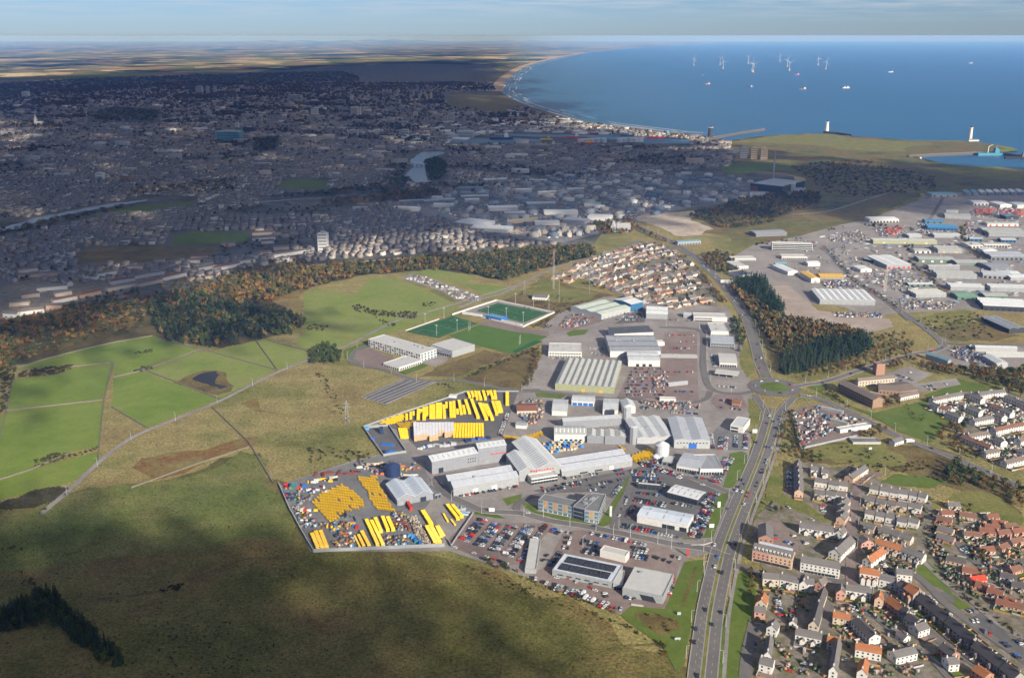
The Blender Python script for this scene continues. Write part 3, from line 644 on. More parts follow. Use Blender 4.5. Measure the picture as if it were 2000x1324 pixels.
road('north2','p',[(1212,429),(1180,420),(1120,405),(1060,390),(990,375),(920,360)],13,z=0.95)
road('east','5',[(480,800),(560,785),(660,770),(900,692),(1190,605),(1330,580),(1400,545)],9,edge=True,centre=(3,6),kerb=True)
road('eastup','5',[(1390,560),(1365,520),(1300,465),(1200,390),(1050,290),(900,190),(760,70),(700,0),(650,-60)],9,centre=(3,6),kerb=True)
road('eastfar','5',[(1365,515),(1420,535),(1600,545),(1874,548),(2000,550)],9,centre=(3,6))
road('eastdiag','i',[(1010,1320),(870,1200),(700,1060),(540,980),(450,870),(340,750),(240,690)],9,z=0.94)
road('eastin','i',[(1000,800),(1100,880),(1200,960),(1300,1040),(1330,1090)],8)
road('eastin2','i',[(1500,480),(1480,560),(1500,660),(1600,760),(1800,860),(2000,960)],8)
road('quarry','i',[(-20,400),(300,370),(600,280),(760,230),(910,180)],7,mat='yard')
road('coast','m',[(1450,1110),(1560,1060),(1500,1180),(1440,1260),(1380,1324)],8)
road('se','5',[(505,855),(560,862),(640,880),(800,950),(950,1022),(1100,1100),(1300,1180),(1500,1258),(1650,1324),(1874,1420)],9,edge=True,centre=(3,6),kerb=True)
road('west','4',[(1470,640),(1400,655),(1280,650),(1215,625),(1185,580),(1165,480),(1165,330),(1150,275),(1060,255),(900,250)],8,centre=(2,5))
road('west2','4',[(1210,640),(1180,690),(1060,715),(900,710),(760,690),(640,680)],7)
road('link','4',[(640,690),(400,665),(160,640),(60,640),(-120,640)],8)
road('school','6',[(1420,880),(1310,885),(1180,872),(1050,845),(900,822),(760,828),(640,818),(560,790),(470,760),(330,735),(270,705),(300,640),(380,610)],7,edge=True)
road('estate','2',[(1780,590),(1650,540),(1500,520),(1300,480),(1100,440),(900,400),(700,370),(560,330),(480,320),(300,310),(200,270),(60,200),(-20,110)],8.5,z=0.93,kerb=True)
road('estate2','2',[(500,320),(500,270),(580,225),(700,200),(1000,120),(1240,70)],7,z=0.96)
road('estate3','2',[(1100,440),(1090,380),(1110,310),(1170,200),(1210,90)],6.5,z=0.96)
road('estate4','4',[(1350,1270),(1260,1230),(1100,1170),(980,1150),(820,1100)],6)
road('track','7',[(250,1390),(330,1324),(450,1220),(620,1060),(780,940),(900,880),(1100,800),(1340,700),(1500,620),(1680,530),(1874,452),(1960,415),(2120,360),(2400,220),(2600,160),(2900,70),(3200,-20)],5.5,name='track',mat='yard')
road('mastroad','6',[(930,380),(1060,330),(1200,290),(1350,210),(1440,170),(1600,110),(1870,40)],6,name='track',mat='yard')
road('village','f',[(-30,1130),(70,1150),(200,1200),(330,1215),(620,1260),(1010,1290),(1100,1330),(1300,1360)],8)
road('village2','f',[(1110,1330),(1110,1100),(1100,950),(1110,750),(1140,500),(1180,340),(1240,270),(1400,230)],8,mat='yard_red',z=0.95)
road('village3','1',[(760,790),(1030,820),(1200,970),(1330,1080),(1560,1230),(1700,1330),(1800,1420)],8,z=0.95)
road('village4','1',[(1100,640),(1250,730),(1400,880),(1560,1000),(1700,1100),(1874,1220)],6.5,z=0.95)
road('village5','1',[(640,830),(680,900),(650,1000),(640,1060)],7,z=0.95)
road('village6','1',[(840,900),(960,950),(1060,1030),(1160,1120),(1300,1200),(1420,1330)],6,z=0.97)
road('village7','1',[(230,980),(190,1150),(170,1330)],8,z=0.95)
road('rail','1',[(1210,560),(1280,640),(1400,750),(1560,870),(1700,990),(1874,1100),(2000,1180)],4,name='footpath',mat='yard',z=0.95)
road('bung','1',[(1490,450),(1470,490),(1510,560),(1580,620),(1660,690),(1680,770),(1760,840),(1874,900)],6.5,z=0.95)
road('bung2','1',[(1660,680),(1740,640),(1874,600)],6.5,z=0.97)
road('citypass','l',[(1280,190),(1400,120),(1500,85),(1560,50),(1600,10)],10,z=1.0)
road('kincorth','l',[(1840,230),(1880,300),(1930,420),(1950,460)],9)
for k_,pts in enumerate([[(200,860),(300,760),(310,700)],[(550,690),(520,620),(500,560)],[(640,690),(590,610),(570,560)],[(820,670),(760,620),(720,570)]]): road('kin%d' % k_,'l',pts,7)
road('cityline','o',[(170,860),(120,800),(70,720)],14)
road('railway','n',[(330,940),(300,880),(290,830),(240,790),(150,760)],22,mat='wood_floor')
for k_,pts in enumerate([[(0,330),(200,300),(420,268),(640,240),(760,225)],[(20,250),(180,262),(330,290),(440,330),(440,380)],[(120,215),(300,250),(520,262),(700,270)],[(380,200),(400,250),(420,300),(430,350)],[(560,200),(640,240),(700,280),(740,320)],[(0,420),(120,390),(300,345)],[(860,215),(780,240),(700,265)],[(900,330),(1050,318),(1200,305),(1400,292)],[(880,300),(1000,340),(1060,380)]]): road('town%d' % k_,'p',pts,15,name='town_street',mat='yard_grey',z=0.7,step=60)
# moor paths
for pts in ([(500,857),(700,835),(960,800),(1180,720),(1400,640),(1510,600),(1874,600)],): road('moorpath','q',pts,2.2,name='path',mat='rough_brown',z=G1 + 0.25)
road('moorpath2','2',[(0,1300),(250,1260),(430,1240),(860,1210),(1000,1185),(1100,1140),(1350,1120)],2.0,name='path',mat='moor_green',z=G1 + 0.25)
tag(marks.build('road_markings','line_white'),kind='structure'); tag(kerbs.build('kerb','concrete'),kind='structure')
# pitch lines
pm = MB()
def rect_lines(r,q,z,w_=0.35,inset=0.06,mid=True,circle=True,boxes=True):
    c_ = PP(r,q); A_,B_,C_,D_ = c_
    f = lambda u,v: (A_ * (1 - u) + B_ * u) * (1 - v) + (D_ * (1 - u) + C_ * u) * v
    e,e1 = inset,1 - inset
    segs = [((e,e),(e1,e)),((e1,e),(e1,e1)),((e1,e1),(e,e1)),((e,e1),(e,e))]
    if mid: segs.append(((0.5,e),(0.5,e1)))
    if boxes:
        for s in (0,1):
            x0,x1 = (e,e + 0.15) if s == 0 else (e1,e1 - 0.15)
            segs += [((x0,0.25),(x1,0.25)),((x1,0.25),(x1,0.75)),((x1,0.75),(x0,0.75))]
    for a,b2 in segs: strip_mb(pm,[f(*a),f(*b2)],w_,z)
    if circle:
        c0 = f(0.5,0.5); ln = [c0 + Vector((9.2 * math.cos(t * 0.25),9.2 * math.sin(t * 0.25),0)) for t in range(26)]
        strip_mb(pm,ln,w_,z)
rect_lines('6',[(600,525),(885,430),(1040,478),(800,565)],G3 + 0.3)
rect_lines('6',[(1030,400),(1165,352),(1470,412),(1320,472)],G3 + 0.3)
for (a,b2) in (((350,930),(590,825)),((375,938),(640,825)),((400,946),(690,828)),((425,953),(730,830)),((450,960),(770,832)),((480,968),(785,835))): strip_mb(pm,PP('6',[a,b2]),1.4,G3 + 0.3)
for a,b2 in (((330,925),(480,972)),((480,972),(790,830)),((330,925),(600,812))): strip_mb(pm,PP('6',[a,b2]),0.8,G3 + 0.31)
tag(pm.build('pitch_markings','line_white'),kind='structure')
# ---------------------------------------------------------------- buildings
UB = {}
def unit(mat,name):
    """a 1 x 1 x 1 plate centred in x, base at z = 0, front at y = 0"""
    k = (mat,name)
    if k not in UB:
        mb = MB(); mb.box(-0.5,0.5,0,1,0,1,bottom=True); UB[k] = mb.mesh(name,mat)
    return UB[k]
def plate(name,mat,parent,face,L_,D_,u,z,w_,h,t=0.14):
    """a window or door plate on a face of an L x D block; u = centre along the face"""
    loc,rz = {'f': ((u,-t,z),0),'b': ((L_ - u,D_ + t,z),math.pi),'r': ((L_ + t,u,z),math.pi / 2),'l': ((-t,D_ - u,z),-math.pi / 2)}[face]
    return link(name,unit(mat,name),parent,loc,rz,(w_,t + 0.05,h))
def frame_of(r,A,B,C,h):
    a,b2 = Q(r,*A),Q(r,*B); ab = b2 - a; L_ = ab.length; ang = math.atan2(ab.y,ab.x)
    n = Vector((-math.sin(ang),math.cos(ang),0))
    D_ = C if isinstance(C,(int,float)) else max(4.0,(Q(r,*C,h) - b2).dot(n))
    return a,L_,D_,ang
OCC = []   # footprints, so that trees and cars keep off
def shed(r,A,B,C,h,roof,wall,rmat,label,name='warehouse',cat='warehouse',rise=None,spans=1,win=(),door=(),lights=None,group=None,units=0,over=0.35,z0=0.0,chim=0,text=None):
    a,L_,D_,ang = frame_of(r,A,B,C,h)
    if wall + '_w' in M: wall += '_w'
    o = thing(name,label,cat,(a.x,a.y,z0),ang,group)
    ca,sa = math.cos(ang),math.sin(ang)
    OCC.append([(a.x + u * ca - v * sa,a.y + u * sa + v * ca) for u,v in ((0,0),(L_,0),(L_,D_),(0,D_))])
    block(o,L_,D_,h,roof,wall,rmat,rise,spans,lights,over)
    for (f,z,hh,n,w_,m0,m1) in win:
        fl = L_ if f in 'fb' else D_
        for i in range(n): plate('window','glass',o,f,L_,D_,fl * (m0 + (m1 - m0) * (i + 0.5) / n),z,min(w_,fl * (m1 - m0) / n * 0.95),hh)
    for d in door:
        f,u,w_,hh,dm = d
        fl = L_ if f in 'fb' else D_; plate('door',dm,o,f,L_,D_,fl * u,0.05,w_,hh,0.2)
    for i in range(units):
        rr = random.Random(len(OCC) * 31 + i); u,v = rr.uniform(0.15,0.85) * L_,rr.uniform(0.25,0.8) * D_
        mb = MB(); s = rr.uniform(0.7,1.6); mb.box(-s,s,-s * .7,s * .7,0,s * 1.1); mb.box(-s * .6,s * .6,-s * .4,s * .4,s * 1.1,s * 1.35)
        mb.build('roof_vent','steel',o,(u,v,h - 0.6 if roof == 'flat' else h))
    if text:
        f,u,z,w_,hh = text
        k = 9
        for i in range(k): plate('letter','paint_red',o,f,L_,D_,L_ * u + w_ * ((i + 0.5) / k - 0.5),z,w_ / k * 0.62,hh * (0.7 if i % 3 else 1.0),0.1)
    return o,L_,D_
def block(o,L_,D_,h,roof,wall,rmat,rise=None,spans=1,lights=None,over=0.35):
    w_ = MB()
    if roof == 'flat':
        w_.box(0,L_,0,D_,0,h - 0.75)
        t = 0.4; P4 = [(0,0),(L_,0),(L_,D_),(0,D_)]; I4 = [(t,t),(L_ - t,t),(L_ - t,D_ - t),(t,D_ - t)]
        for i in range(4):
            j = (i + 1) % 4
            w_.quad((*P4[i],h - .75),(*P4[j],h - .75),(*P4[j],h),(*P4[i],h)); w_.quad((*P4[i],h),(*P4[j],h),(*I4[j],h),(*I4[i],h))
            w_.quad((*I4[j],h - .75),(*I4[i],h - .75),(*I4[i],h),(*I4[j],h))
        w_.build('wall',wall,o)
        rb = MB(); rb.box(t + 0.02,L_ - t - 0.02,t + 0.02,D_ - t - 0.02,h - 0.74,h - 0.55); rf = rb.build('roof',rmat,o)
        if lights:
            n,mt = lights
            for i in range(n):
                mb = MB(); mb.box(-0.9,0.9,-D_ * 0.3,D_ * 0.3,0,0.5); mb.build('rooflight',mt,rf,(L_ * (i + 0.5) / n,D_ * 0.5,h - 0.55))
        return
    swap = roof == 'y'
    U,V = (D_,L_) if swap else (L_,D_)          # U along the ridge, V across
    T = (lambda u,v,z: (v,u,z)) if swap else (lambda u,v,z: (u,v,z))
    sw = V / spans; rise = sw * 0.16 if rise is None else rise
    prof = [(0,h)]
    for i in range(spans): prof += [(sw * (i + .5),h + rise),(sw * (i + 1),h)]
    for v in (0,V):
        w_.quad(*[T(u,v,z) for u,z in ((0,0),(U,0),(U,h),(0,h))])
    for u in (0,U):
        for i in range(spans):
            w_.quad(*[T(u,v,z) for v,z in ((sw * i,0),(sw * (i + 1),0),(sw * (i + 1),h),(sw * (i + .5),h + rise),(sw * i,h))])
    w_.build('wall',wall,o)
    mt = rmat + '_y' if swap and (rmat + '_y') in M else rmat
    for i in range(spans):
        rb = MB(); v0,vm,v1 = sw * i,sw * (i + .5),sw * (i + 1); sl = rise / (sw / 2)
        e0 = over if i == 0 else 0.0; e1 = over if i == spans - 1 else 0.0
        for (va,za,vb,zb) in ((v0 - e0,h - sl * e0,vm,h + rise),(vm,h + rise,v1 + e1,h - sl * e1)):
            lo = [T(u,v,z + 0.03) for u,v,z in ((-over,va,za),(U + over,va,za),(U + over,vb,zb),(-over,vb,zb))]
            hi = [(p[0],p[1],p[2] + 0.22) for p in lo]
            rb.quad(*hi)
            for j in range(4): rb.quad(lo[j],lo[(j + 1) % 4],hi[(j + 1) % 4],hi[j])
        rf = rb.build('roof',mt,o)
        if lights:
            n,lm = lights
            for s in (0,1):
                for j in range(n):
                    u = U * (j + 0.5) / n; p0,p1 = (0.22,0.82)
                    va,vb = (v0 + (vm - v0) * p0,v0 + (vm - v0) * p1) if s == 0 else (v1 - (v1 - vm) * p0,v1 - (v1 - vm) * p1)
                    za,zb = h + rise * p0 + 0.3,h + rise * p1 + 0.3; q = MB(); hw = 0.55
                    q.quad(*[T(u + du,v,z) for du,v,z in ((-hw,va,za),(hw,va,za),(hw,vb,zb),(-hw,vb,zb))]); q.build('rooflight',lm,rf)
W = 'sheet_grey'
# --- the pipe works in the middle
shed('b',(800,985),(1300,885),(722,775),13.5,'x',W,'sheet_pale','long grey shed with a dark doorway beside the blue-walled test pad',rise=3,lights=(9,'rooflight'),door=[('f',0.19,5,5.5,'glass')],
     win=[('f',5.2,1.1,4,1.1,0.76,0.96),('f',8.2,1.1,4,1.1,0.76,0.96)])
shed('b',(1302,885),(1605,842),(1535,600),18,'x',W,'sheet_pale','tall grey shed block with faint red lettering high on its wall',rise=2.5,lights=(6,'rooflight'),text=('f',0.72,9.5,17,1.6),door=[('f',0.3,4,4.5,'sheet_dim')])
o,L_,D_ = shed('s',(1190,1078),(1740,995),(1030,205),11,'y','sheet_pale','sheet_white','main works hall with long white roof and red lettering over its entrance',rise=5.2,lights=(16,'rooflight'),text=('f',0.22,9.2,24,1.7))
for i in range(5): plate('window','glass',o,'f',L_,D_,L_ * (0.1 + 0.2 * i),1.0,5,2.4)
shed('s',(815,1120),(1186,1072),(800,492),10.5,'y','sheet_pale','sheet_white','shorter white-roofed hall joined to the west side of the main works hall',rise=4.2,lights=(10,'rooflight'),units=2)
o,L_,D_ = shed('s',(1080,1200),(1640,1110),10.0,7.5,'flat','white_wall','felt_pale','white glazed entrance block in front of the main works hall',name='entrance_block',cat='entrance',win=[('f',0.8,2.4,9,4.6,0.0,1.0),('f',4.2,1.8,9,4.6,0.0,1.0)])
shed('3',(1205,845),(1602,778),(1145,712),9.3,'x','sheet_pale','sheet_grey','long low grey workshop with double roof at the crossing of the yard lanes',spans=2,rise=3.2,door=[('f',0.33,5,5,'sheet_white'),('f',0.62,5,5,'sheet_white')],lights=None,units=2)
shed('g',(252,765),(860,668),(770,508),7.0,'x','sheet_pale','sheet_grey','very long grey workshop with double roof running towards the yellow pontoons',spans=2,rise=3.0,win=[('f',1.2,1.6,5,2.2,0.25,0.36),('f',1.2,1.6,5,2.2,0.46,0.57)],door=[('f',0.7,4.5,4.6,'sheet_white')],units=3)
shed('a',(1295,470),(1665,402),(1180,235),7.0,'y',W,'sheet_fresh','twin-gabled pale grey shed standing inside the storage yard',spans=2,rise=4,lights=(9,'rooflight'),door=[('f',0.1,4.5,4.5,'sheet_dim'),('f',0.72,5.5,5,'glass')])
shed('a',(1680,402),(1745,385),(1640,235),5.5,'flat','sheet_grey','felt','flat-roofed annex against the twin-gabled yard shed',name='annex',cat='annex',win=[('f',1,3,2,2.5,0,1)])
# --- car dealers and offices along the estate road
o,L_,D_ = shed('c',(1150,768),(1768,898),(1888,648),6.2,'flat','sheet_pale','sheet_fresh','low dealership with ten dark solar arrays on its white roof',name='car_dealership',cat='dealership',win=[('f',2.6,0.9,6,4.2,0.06,0.96)])
ROOFT = 5.75
for j in range(2):
    for i in range(5):
        mb = MB(); mb.box(0,L_ * 0.158,0,D_ * 0.36,0.35,0.45,bottom=True)
        s = mb.build('solar_array','solar',o,(L_ * (0.07 + 0.168 * i + (0.02 if j else 0)),D_ * (0.1 + 0.42 * j),ROOFT)); 
        for q in range(1,6):
            gb = MB(); gb.box(L_ * 0.158 * q / 6 - 0.03,L_ * 0.158 * q / 6 + 0.03,0,D_ * 0.36,0.455,0.47); gb.build('panel_joint','sheet_dim',s)
shed('c',(1772,905),(1872,915),(1955,705),5.4,'flat','sheet_pale','felt_pale','narrow link block between the solar roofed dealership and the square showroom',name='link_block',cat='annex',win=[('f',0.8,2.2,3,1.6,0.1,0.9)])
o,L_,D_ = shed('2',(1141,828),(1388,879),(1440,685),7.6,'flat','sheet_pale','felt_pale','square flat-roofed car showroom with slanted dark window facing the moor',name='car_showroom',cat='showroom',units=1,over=0)
mb = MB(); mb.quad((0.42 * L_,-0.1,5.2),(0.5 * L_,-0.1,0.8),(0.84 * L_,-0.1,0.8),(0.76 * L_,-0.1,5.2)); mb.build('window','glass',o)
shed('c',(1640,572),(1902,636),(1935,500),7.2,'flat','white_wall','felt_pale','plain bright white box building behind the solar roofed dealership',name='white_store',cat='store',door=[('r',0.5,5,4.5,'sheet_pale')])
shed('c',(868,738),(985,744),(1152,383),4.6,'flat','sheet_pale','felt_pale','long narrow white garage block beside the brick-paved car park',name='garage_block',cat='garage',door=[('r',0.15 + 0.14 * i,3.4,3.2,'sheet_dim') for i in range(6)])
for args in (((50,1047),(345,1112),(375,955),11.0,'west wing of the three-storey office with timber panels and grey roof'),((446,1147),(572,1162),(662,905),12.0,'east wing of the three-storey office with dark roof and timber panels')):
    o,L_,D_ = shed('g',args[0],args[1],args[2],args[3],'flat','sheet_pale','felt',args[4],name='office_wing',cat='office')
    n = max(3,int(L_ / 4.6))
    for fl in range(3):
        for i in range(n):
            if fl and i % 2: plate('timber_panel','timber',o,'f',L_,D_,L_ * (i + .5) / n,3.6 * fl + 0.4,L_ / n * 0.55,3.2)
            else: plate('window','glass_blue',o,'f',L_,D_,L_ * (i + .5) / n,3.6 * fl + 0.9,L_ / n * 0.8,2.4)
    plate('plinth','white_wall',o,'f',L_,D_,L_ * 0.5,0.1,L_ * 0.96,2.6,0.1)
    k = max(4,int(D_ / 5))
    for fl in range(3):
        for i in range(k): plate('window','glass_blue',o,'r',L_,D_,D_ * (i + .5) / k,3.6 * fl + 0.9,2.0,2.2)
o,L_,D_ = shed('g',(347,1117),(444,1142),(520,905),12.6,'flat','sheet_grey','felt','slate-grey glazed stair tower between the two office wings',name='stair_tower',cat='office',win=[('f',1 + 3.7 * q,2.9,4,2.4,0.05,0.95) for q in range(3)],units=7)
shed('g',(900,1155),(1336,1240),(1385,1082),7.6,'x','white_wall','sheet_fresh','car showroom with pale blue-white roof and a row of tall dark windows',name='car_showroom',cat='showroom',rise=1.2,win=[('f',0.6,3.6,6,2.2,0.5,0.75),('f',0.6,3.8,3,3.2,0.84,0.98),('r',0.6,3.6,4,3.0,0.1,0.9)],lights=(3,'rooflight'))
shed('g',(1160,942),(1422,1010),(1455,878),6.4,'x','sheet_dark','sheet_white','dark-walled showroom with ribbed white roof and columned front',name='car_showroom',cat='showroom',rise=1.0,win=[('f',0.5,3.8,9,2.4,0.03,0.97),('r',0.5,3.8,4,3.0,0.1,0.9)],lights=(5,'rooflight'))
shed('g',(905,862),(1108,882),(1098,812),5.8,'flat','sheet_dark','sheet_white','small black-walled garage with white roof among the packed car lot',name='car_showroom',cat='showroom',win=[('f',0.5,3.0,5,3.0,0.05,0.95)])
shed('g',(1240,706),(1440,738),(1452,568),6.2,'x','white_wall','sheet_grey','western half of the curved-front dealership with light grey roof',name='car_dealership',cat='dealership',rise=1.2,win=[('f',0.5,3.0,9,2.0,0.02,0.98)])
shed('g',(1443,744),(1640,742),(1650,558),7.0,'flat','white_wall','sheet_dim','eastern half of the curved-front dealership with dark grey roof',name='car_dealership',cat='dealership',win=[('f',0.5,3.0,8,2.2,0.02,0.98),('r',0.5,4,3,3,0.02,0.4)])
shed('g',(1112,655),(1206,666),(1240,575),4.0,'flat','sheet_dim','felt_pale','small flat pale workshop beside the big grey tank',name='workshop',cat='workshop',door=[('f',0.3,3,3,'glass'),('f',0.7,3,3,'glass')])
# --- works north of the main hall
shed('g',(187,452),(465,456),(432,318),8.5,'x','white_wall','fibre','white-walled factory with pale mossy roof behind the stacked crates',name='factory',cat='factory',rise=2.6,lights=(8,'rooflight_pale'),win=[('f',1.0,2.0,5,3.0,0.15,0.9)])
shed('g',(470,468),(620,474),(600,352),8.0,'y','sheet_grey','fibre','grey factory bay with mossy roof next to the white-walled factory',name='factory',cat='factory',rise=1.6,spans=2,lights=(4,'rooflight_pale'))
shed('g',(622,478),(800,482),(770,352),8.5,'y','sheet_grey','fibre','grey factory bay with mossy roof next to the steel silos',name='factory',cat='factory',rise=1.6,spans=2,lights=(4,'rooflight_pale'))
shed('g',(262,350),(765,318),(735,233),9.5,'x','sheet_grey','sheet_dim','dark-roofed factory behind the mossy-roofed bays',name='factory',cat='factory',rise=3.0)
shed('g',(900,480),(1216,464),(1217,228),7.0,'y','sheet_white','sheet_pale','broad pale roofed factory between the two silo groups',name='factory',cat='factory',spans=3,rise=1.8,units=3,door=[('f',0.75,4,4,'sheet_dim')])
shed('g',(1219,512),(1528,517),(1525,248),9.5,'y','sheet_white','sheet_grey','broad grey roofed factory with a blue door facing the yard',name='factory',cat='factory',spans=2,rise=1.6,units=5,door=[('f',0.52,8,6,'paint_blue'),('f',0.3,3,3,'sheet_dim')],win=[('f',6,1.0,10,1.6,0.05,0.95)])
shed('g',(1703,366),(1816,386),(1808,240),8.0,'flat','white_wall','sheet_pale','white two-storey office standing alone beside the dual carriageway',name='office_block',cat='office',win=[('f',0.8,1.8,4,2.2,0.05,0.6),('f',4.2,1.8,4,2.2,0.05,0.6)])
shed('4',(243,788),(335,791),(360,690),6.0,'x','white_wall','sheet_pale','pale square unit west of the blue-doored garage',name='unit',cat='warehouse',rise=1.5)
shed('4',(363,725),(500,732),(505,666),6.0,'x','white_wall','sheet_pale','garage with four blue doors beside the lawn oval',name='garage',cat='garage',rise=1.2,door=[('f',0.14 + 0.24 * i,5,4,'paint_blue') for i in range(4)])
shed('4',(553,783),(645,787),(665,685),6.5,'x','white_wall','sheet_pale','pale square unit east of the blue-doored garage',name='unit',cat='warehouse',rise=1.5)
shed('4',(678,776),(752,774),(757,692),8.5,'y','white_wall','sheet_pale','narrow white gabled unit above the silos',name='unit',cat='warehouse',rise=3)
shed('4',(262,632),(620,656),(660,456),8.0,'y','sheet_lime','fibre','big lime-walled factory with many parallel weathered roofs',name='factory',cat='factory',spans=9,rise=1.6,door=[('f',0.48,4,4,'sheet_yellow'),('f',0.78,4,4,'sheet_yellow')])
shed('4',(222,430),(425,434),(430,345),8.0,'flat','white_wall','felt_pale','white two-level office west of the dark-roofed factory',name='office_block',cat='office',win=[('f',0.8,1.6,12,2.4,0.02,0.98),('f',4.4,1.6,12,2.4,0.02,0.98)],units=4)
shed('4',(598,432),(905,432),(862,296),9.0,'x','white_wall','sheet_dim','large dark-roofed distribution factory littered with roof debris',name='factory',cat='factory',spans=3,rise=1.5,units=9)
shed('4',(622,330),(862,318),(858,236),10.0,'x','white_wall','sheet_dark','dark roofed hall behind the debris-littered factory',name='factory',cat='factory',spans=2,rise=1.6)
shed('4',(708,488),(902,491),(905,398),9.0,'x','white_wall','sheet_pale','pale-roofed front hall of the distribution factory',name='factory',cat='factory',spans=2,rise=1.4,door=[('f',0.3 + 0.2 * i,4,4,'glass') for i in range(3)])
shed('4',(850,365),(930,362),(925,325),6.0,'flat','white_wall','felt_pale','small white annex with red canopy beside the lorry park',name='annex',cat='annex')
shed('4',(905,436),(1130,440),(1130,412),4.5,'flat','sheet_pale','felt_pale','long low canopy at the south side of the lorry park',name='canopy',cat='canopy')
shed('4',(955,612),(1072,600),(1072,572),4.0,'x','sheet_pale','sheet_grey','small grey-roofed yard hut in the rubble-strewn car park',name='yard_hut',cat='hut')
shed('4',(900,700),(1000,704),(1000,672),4.0,'flat','white_wall','felt_pale','flat white hut at the lower edge of the rubble-strewn car park',name='yard_hut',cat='hut')
shed('4',(545,204),(722,157),(600,62),8.0,'x','sheet_white','sheet_green','pale green-roofed warehouse with ribbed white side by the village',spans=3,rise=1.8,door=[('f',0.1 + 0.14 * i,3,3.5,'sheet_dim') for i in range(6)])
shed('4',(724,155),(798,138),(700,62),12.0,'x','sheet_blue','sheet_white','bright blue block with white roof at the end of the green-roofed warehouse',rise=2.2)
shed('4',(818,197),(948,202),(950,122),8.5,'x','sheet_pale','sheet_white','white-roofed warehouse beside the blue block',spans=2,rise=1.6,door=[('f',0.8,4,4,'sheet_dim')])
shed('4',(1108,212),(1312,217),(1310,162),7.5,'flat','white_wall','felt_pale','northern wing of the white courtyard office',name='office_block',cat='office',win=[('f',0.8,1.6,12,2.2,0.02,0.55),('f',4.0,1.6,12,2.2,0.02,0.55)])
shed('4',(1212,302),(1320,304),(1314,220),7.5,'flat','white_wall','felt_pale','southern wing of the white courtyard office',name='office_block',cat='office',win=[('f',0.8,1.6,7,2.2,0.02,0.98),('l',4.0,1.6,8,2.2,0.02,0.98)],units=3)
shed('4',(1208,372),(1358,380),(1360,304),7.8,'flat','sheet_pale','sheet_grey','grey-roofed office with a recessed dark entrance',name='office_block',cat='office',win=[('f',0.8,1.9,9,2.4,0.02,0.98),('f',4.2,1.9,9,2.4,0.02,0.98)])
shed('4',(1265,490),(1372,495),(1362,410),6.0,'x','white_wall','felt_pale','white showroom with glazed front beside the filling station',name='car_showroom',cat='showroom',rise=1.0,win=[('f',0.5,3.0,7,2.4,0.03,0.97)])
shed('4',(1045,192),(1092,195),(1092,160),5.0,'x','sheet_pale','sheet_grey','little grey unit west of the white courtyard office',name='unit',cat='warehouse')
shed('4',(30,780),(150,778),(160,712),4.5,'x','cream_wall','tile_red','red-tiled bungalow office beside the upper storage yard',name='yard_office',cat='office',rise=2.4,win=[('f',1,1.2,5,1.6,0.1,0.9)])
shed('4',(22,866),(88,870),(98,826),4.5,'x','white_wall','sheet_dim','little grey-roofed hut beside the sandy yard',name='yard_hut',cat='hut',rise=1.4)
shed('4',(1340,732),(1390,738),(1385,690),4.5,'x','brick_wall','tile_brown','brown-tiled restaurant in the round car park',name='restaurant',cat='restaurant',rise=2.6,win=[('f',1,1.2,4,1.4,0.1,0.9)])
# --- the school
o,L_,D_ = shed('6',(375,618),(692,712),(785,628),11.5,'flat','white_wall','felt_pale','long white three-storey school with rows of dark windows',name='school',cat='school',units=6)
for fl in range(3):
    for i in range(22):
        if (i * 7 + fl * 5) % 9 < 7: plate('window','glass',o,'f',L_,D_,L_ * (i + .5) / 22,1.0 + 3.5 * fl,2.6,2.0)
for fl in range(3):
    for i in range(5): plate('window','glass_blue',o,'r',L_,D_,D_ * (i + .5) / 5,1.0 + 3.5 * fl,3.4,2.4)
shed('6',(466,737),(562,766),(680,690),5.2,'flat','white_wall','felt_pale','low white wing in front of the three-storey school',name='school',cat='school',win=[('f',0.8,2.2,7,2.4,0.03,0.97),('r',0.8,2.2,10,2.4,0.03,0.97)],units=2)
shed('6',(742,652),(884,684),(960,612),8.0,'flat','sheet_grey','felt_pale','low grey sports hall block nearest the school',name='sports_hall',cat='sports hall',win=[('f',0.8,2.6,9,2.6,0.1,0.95)])
shed('6',(886,684),(1022,642),(880,566),9.5,'flat','sheet_pale','felt_pale','taller grey sports hall beside the rugby pitch',name='sports_hall',cat='sports hall')
shed('6',(1372,330),(1462,335),(1462,298),4.5,'x','white_wall','slate','white bungalow at the foot of the radio mast',name='bungalow',cat='house',rise=2.5,win=[('f',1,1.2,5,1.4,0.1,0.9)])
# --- brown brick college with L-shaped wings
def brick(A,B,C,h,lab,rise=2.6,nw=14,wall='brown_wall',face='f'):
    return shed('5',A,B,C,h,'x',wall,'slate_brown',lab,name='brick_college',cat='college',rise=rise,win=[(face,0.9 + 3.3 * q,1.6,nw,1.5,0.02,0.98) for q in range(max(1,int(h / 3.3)))])
brick((736,824),(948,930),(1015,868),10.0,'long brown brick wing with rows of windows facing the roundabout',nw=18)
brick((860,800),(1082,782),(1070,735),8.0,'brown brick back wing with cream upper wall',nw=12,wall='cream_wall')
shed('5',(970,730),(1022,728),10,15,'flat','brick_wall','felt','square brown brick tower over the college roofs',name='brick_tower',cat='tower')
shed('5',(910,850),(1040,876),(1050,850),5.0,'flat','brown_wall','sheet_pale','pale flat roof hall in the college courtyard',name='college_hall',cat='hall')
brick((985,838),(1120,850),(1100,785),5.5,'dark-roofed inner court block of the college',nw=6)
brick((1120,886),(1232,862),(1210,825),4.5,'low white-walled college lodge at its east end',nw=8,wall='white_wall')
brick((1115,850),(1225,836),(1090,770),4.8,'low dark-roofed college range beside its car park',nw=5)
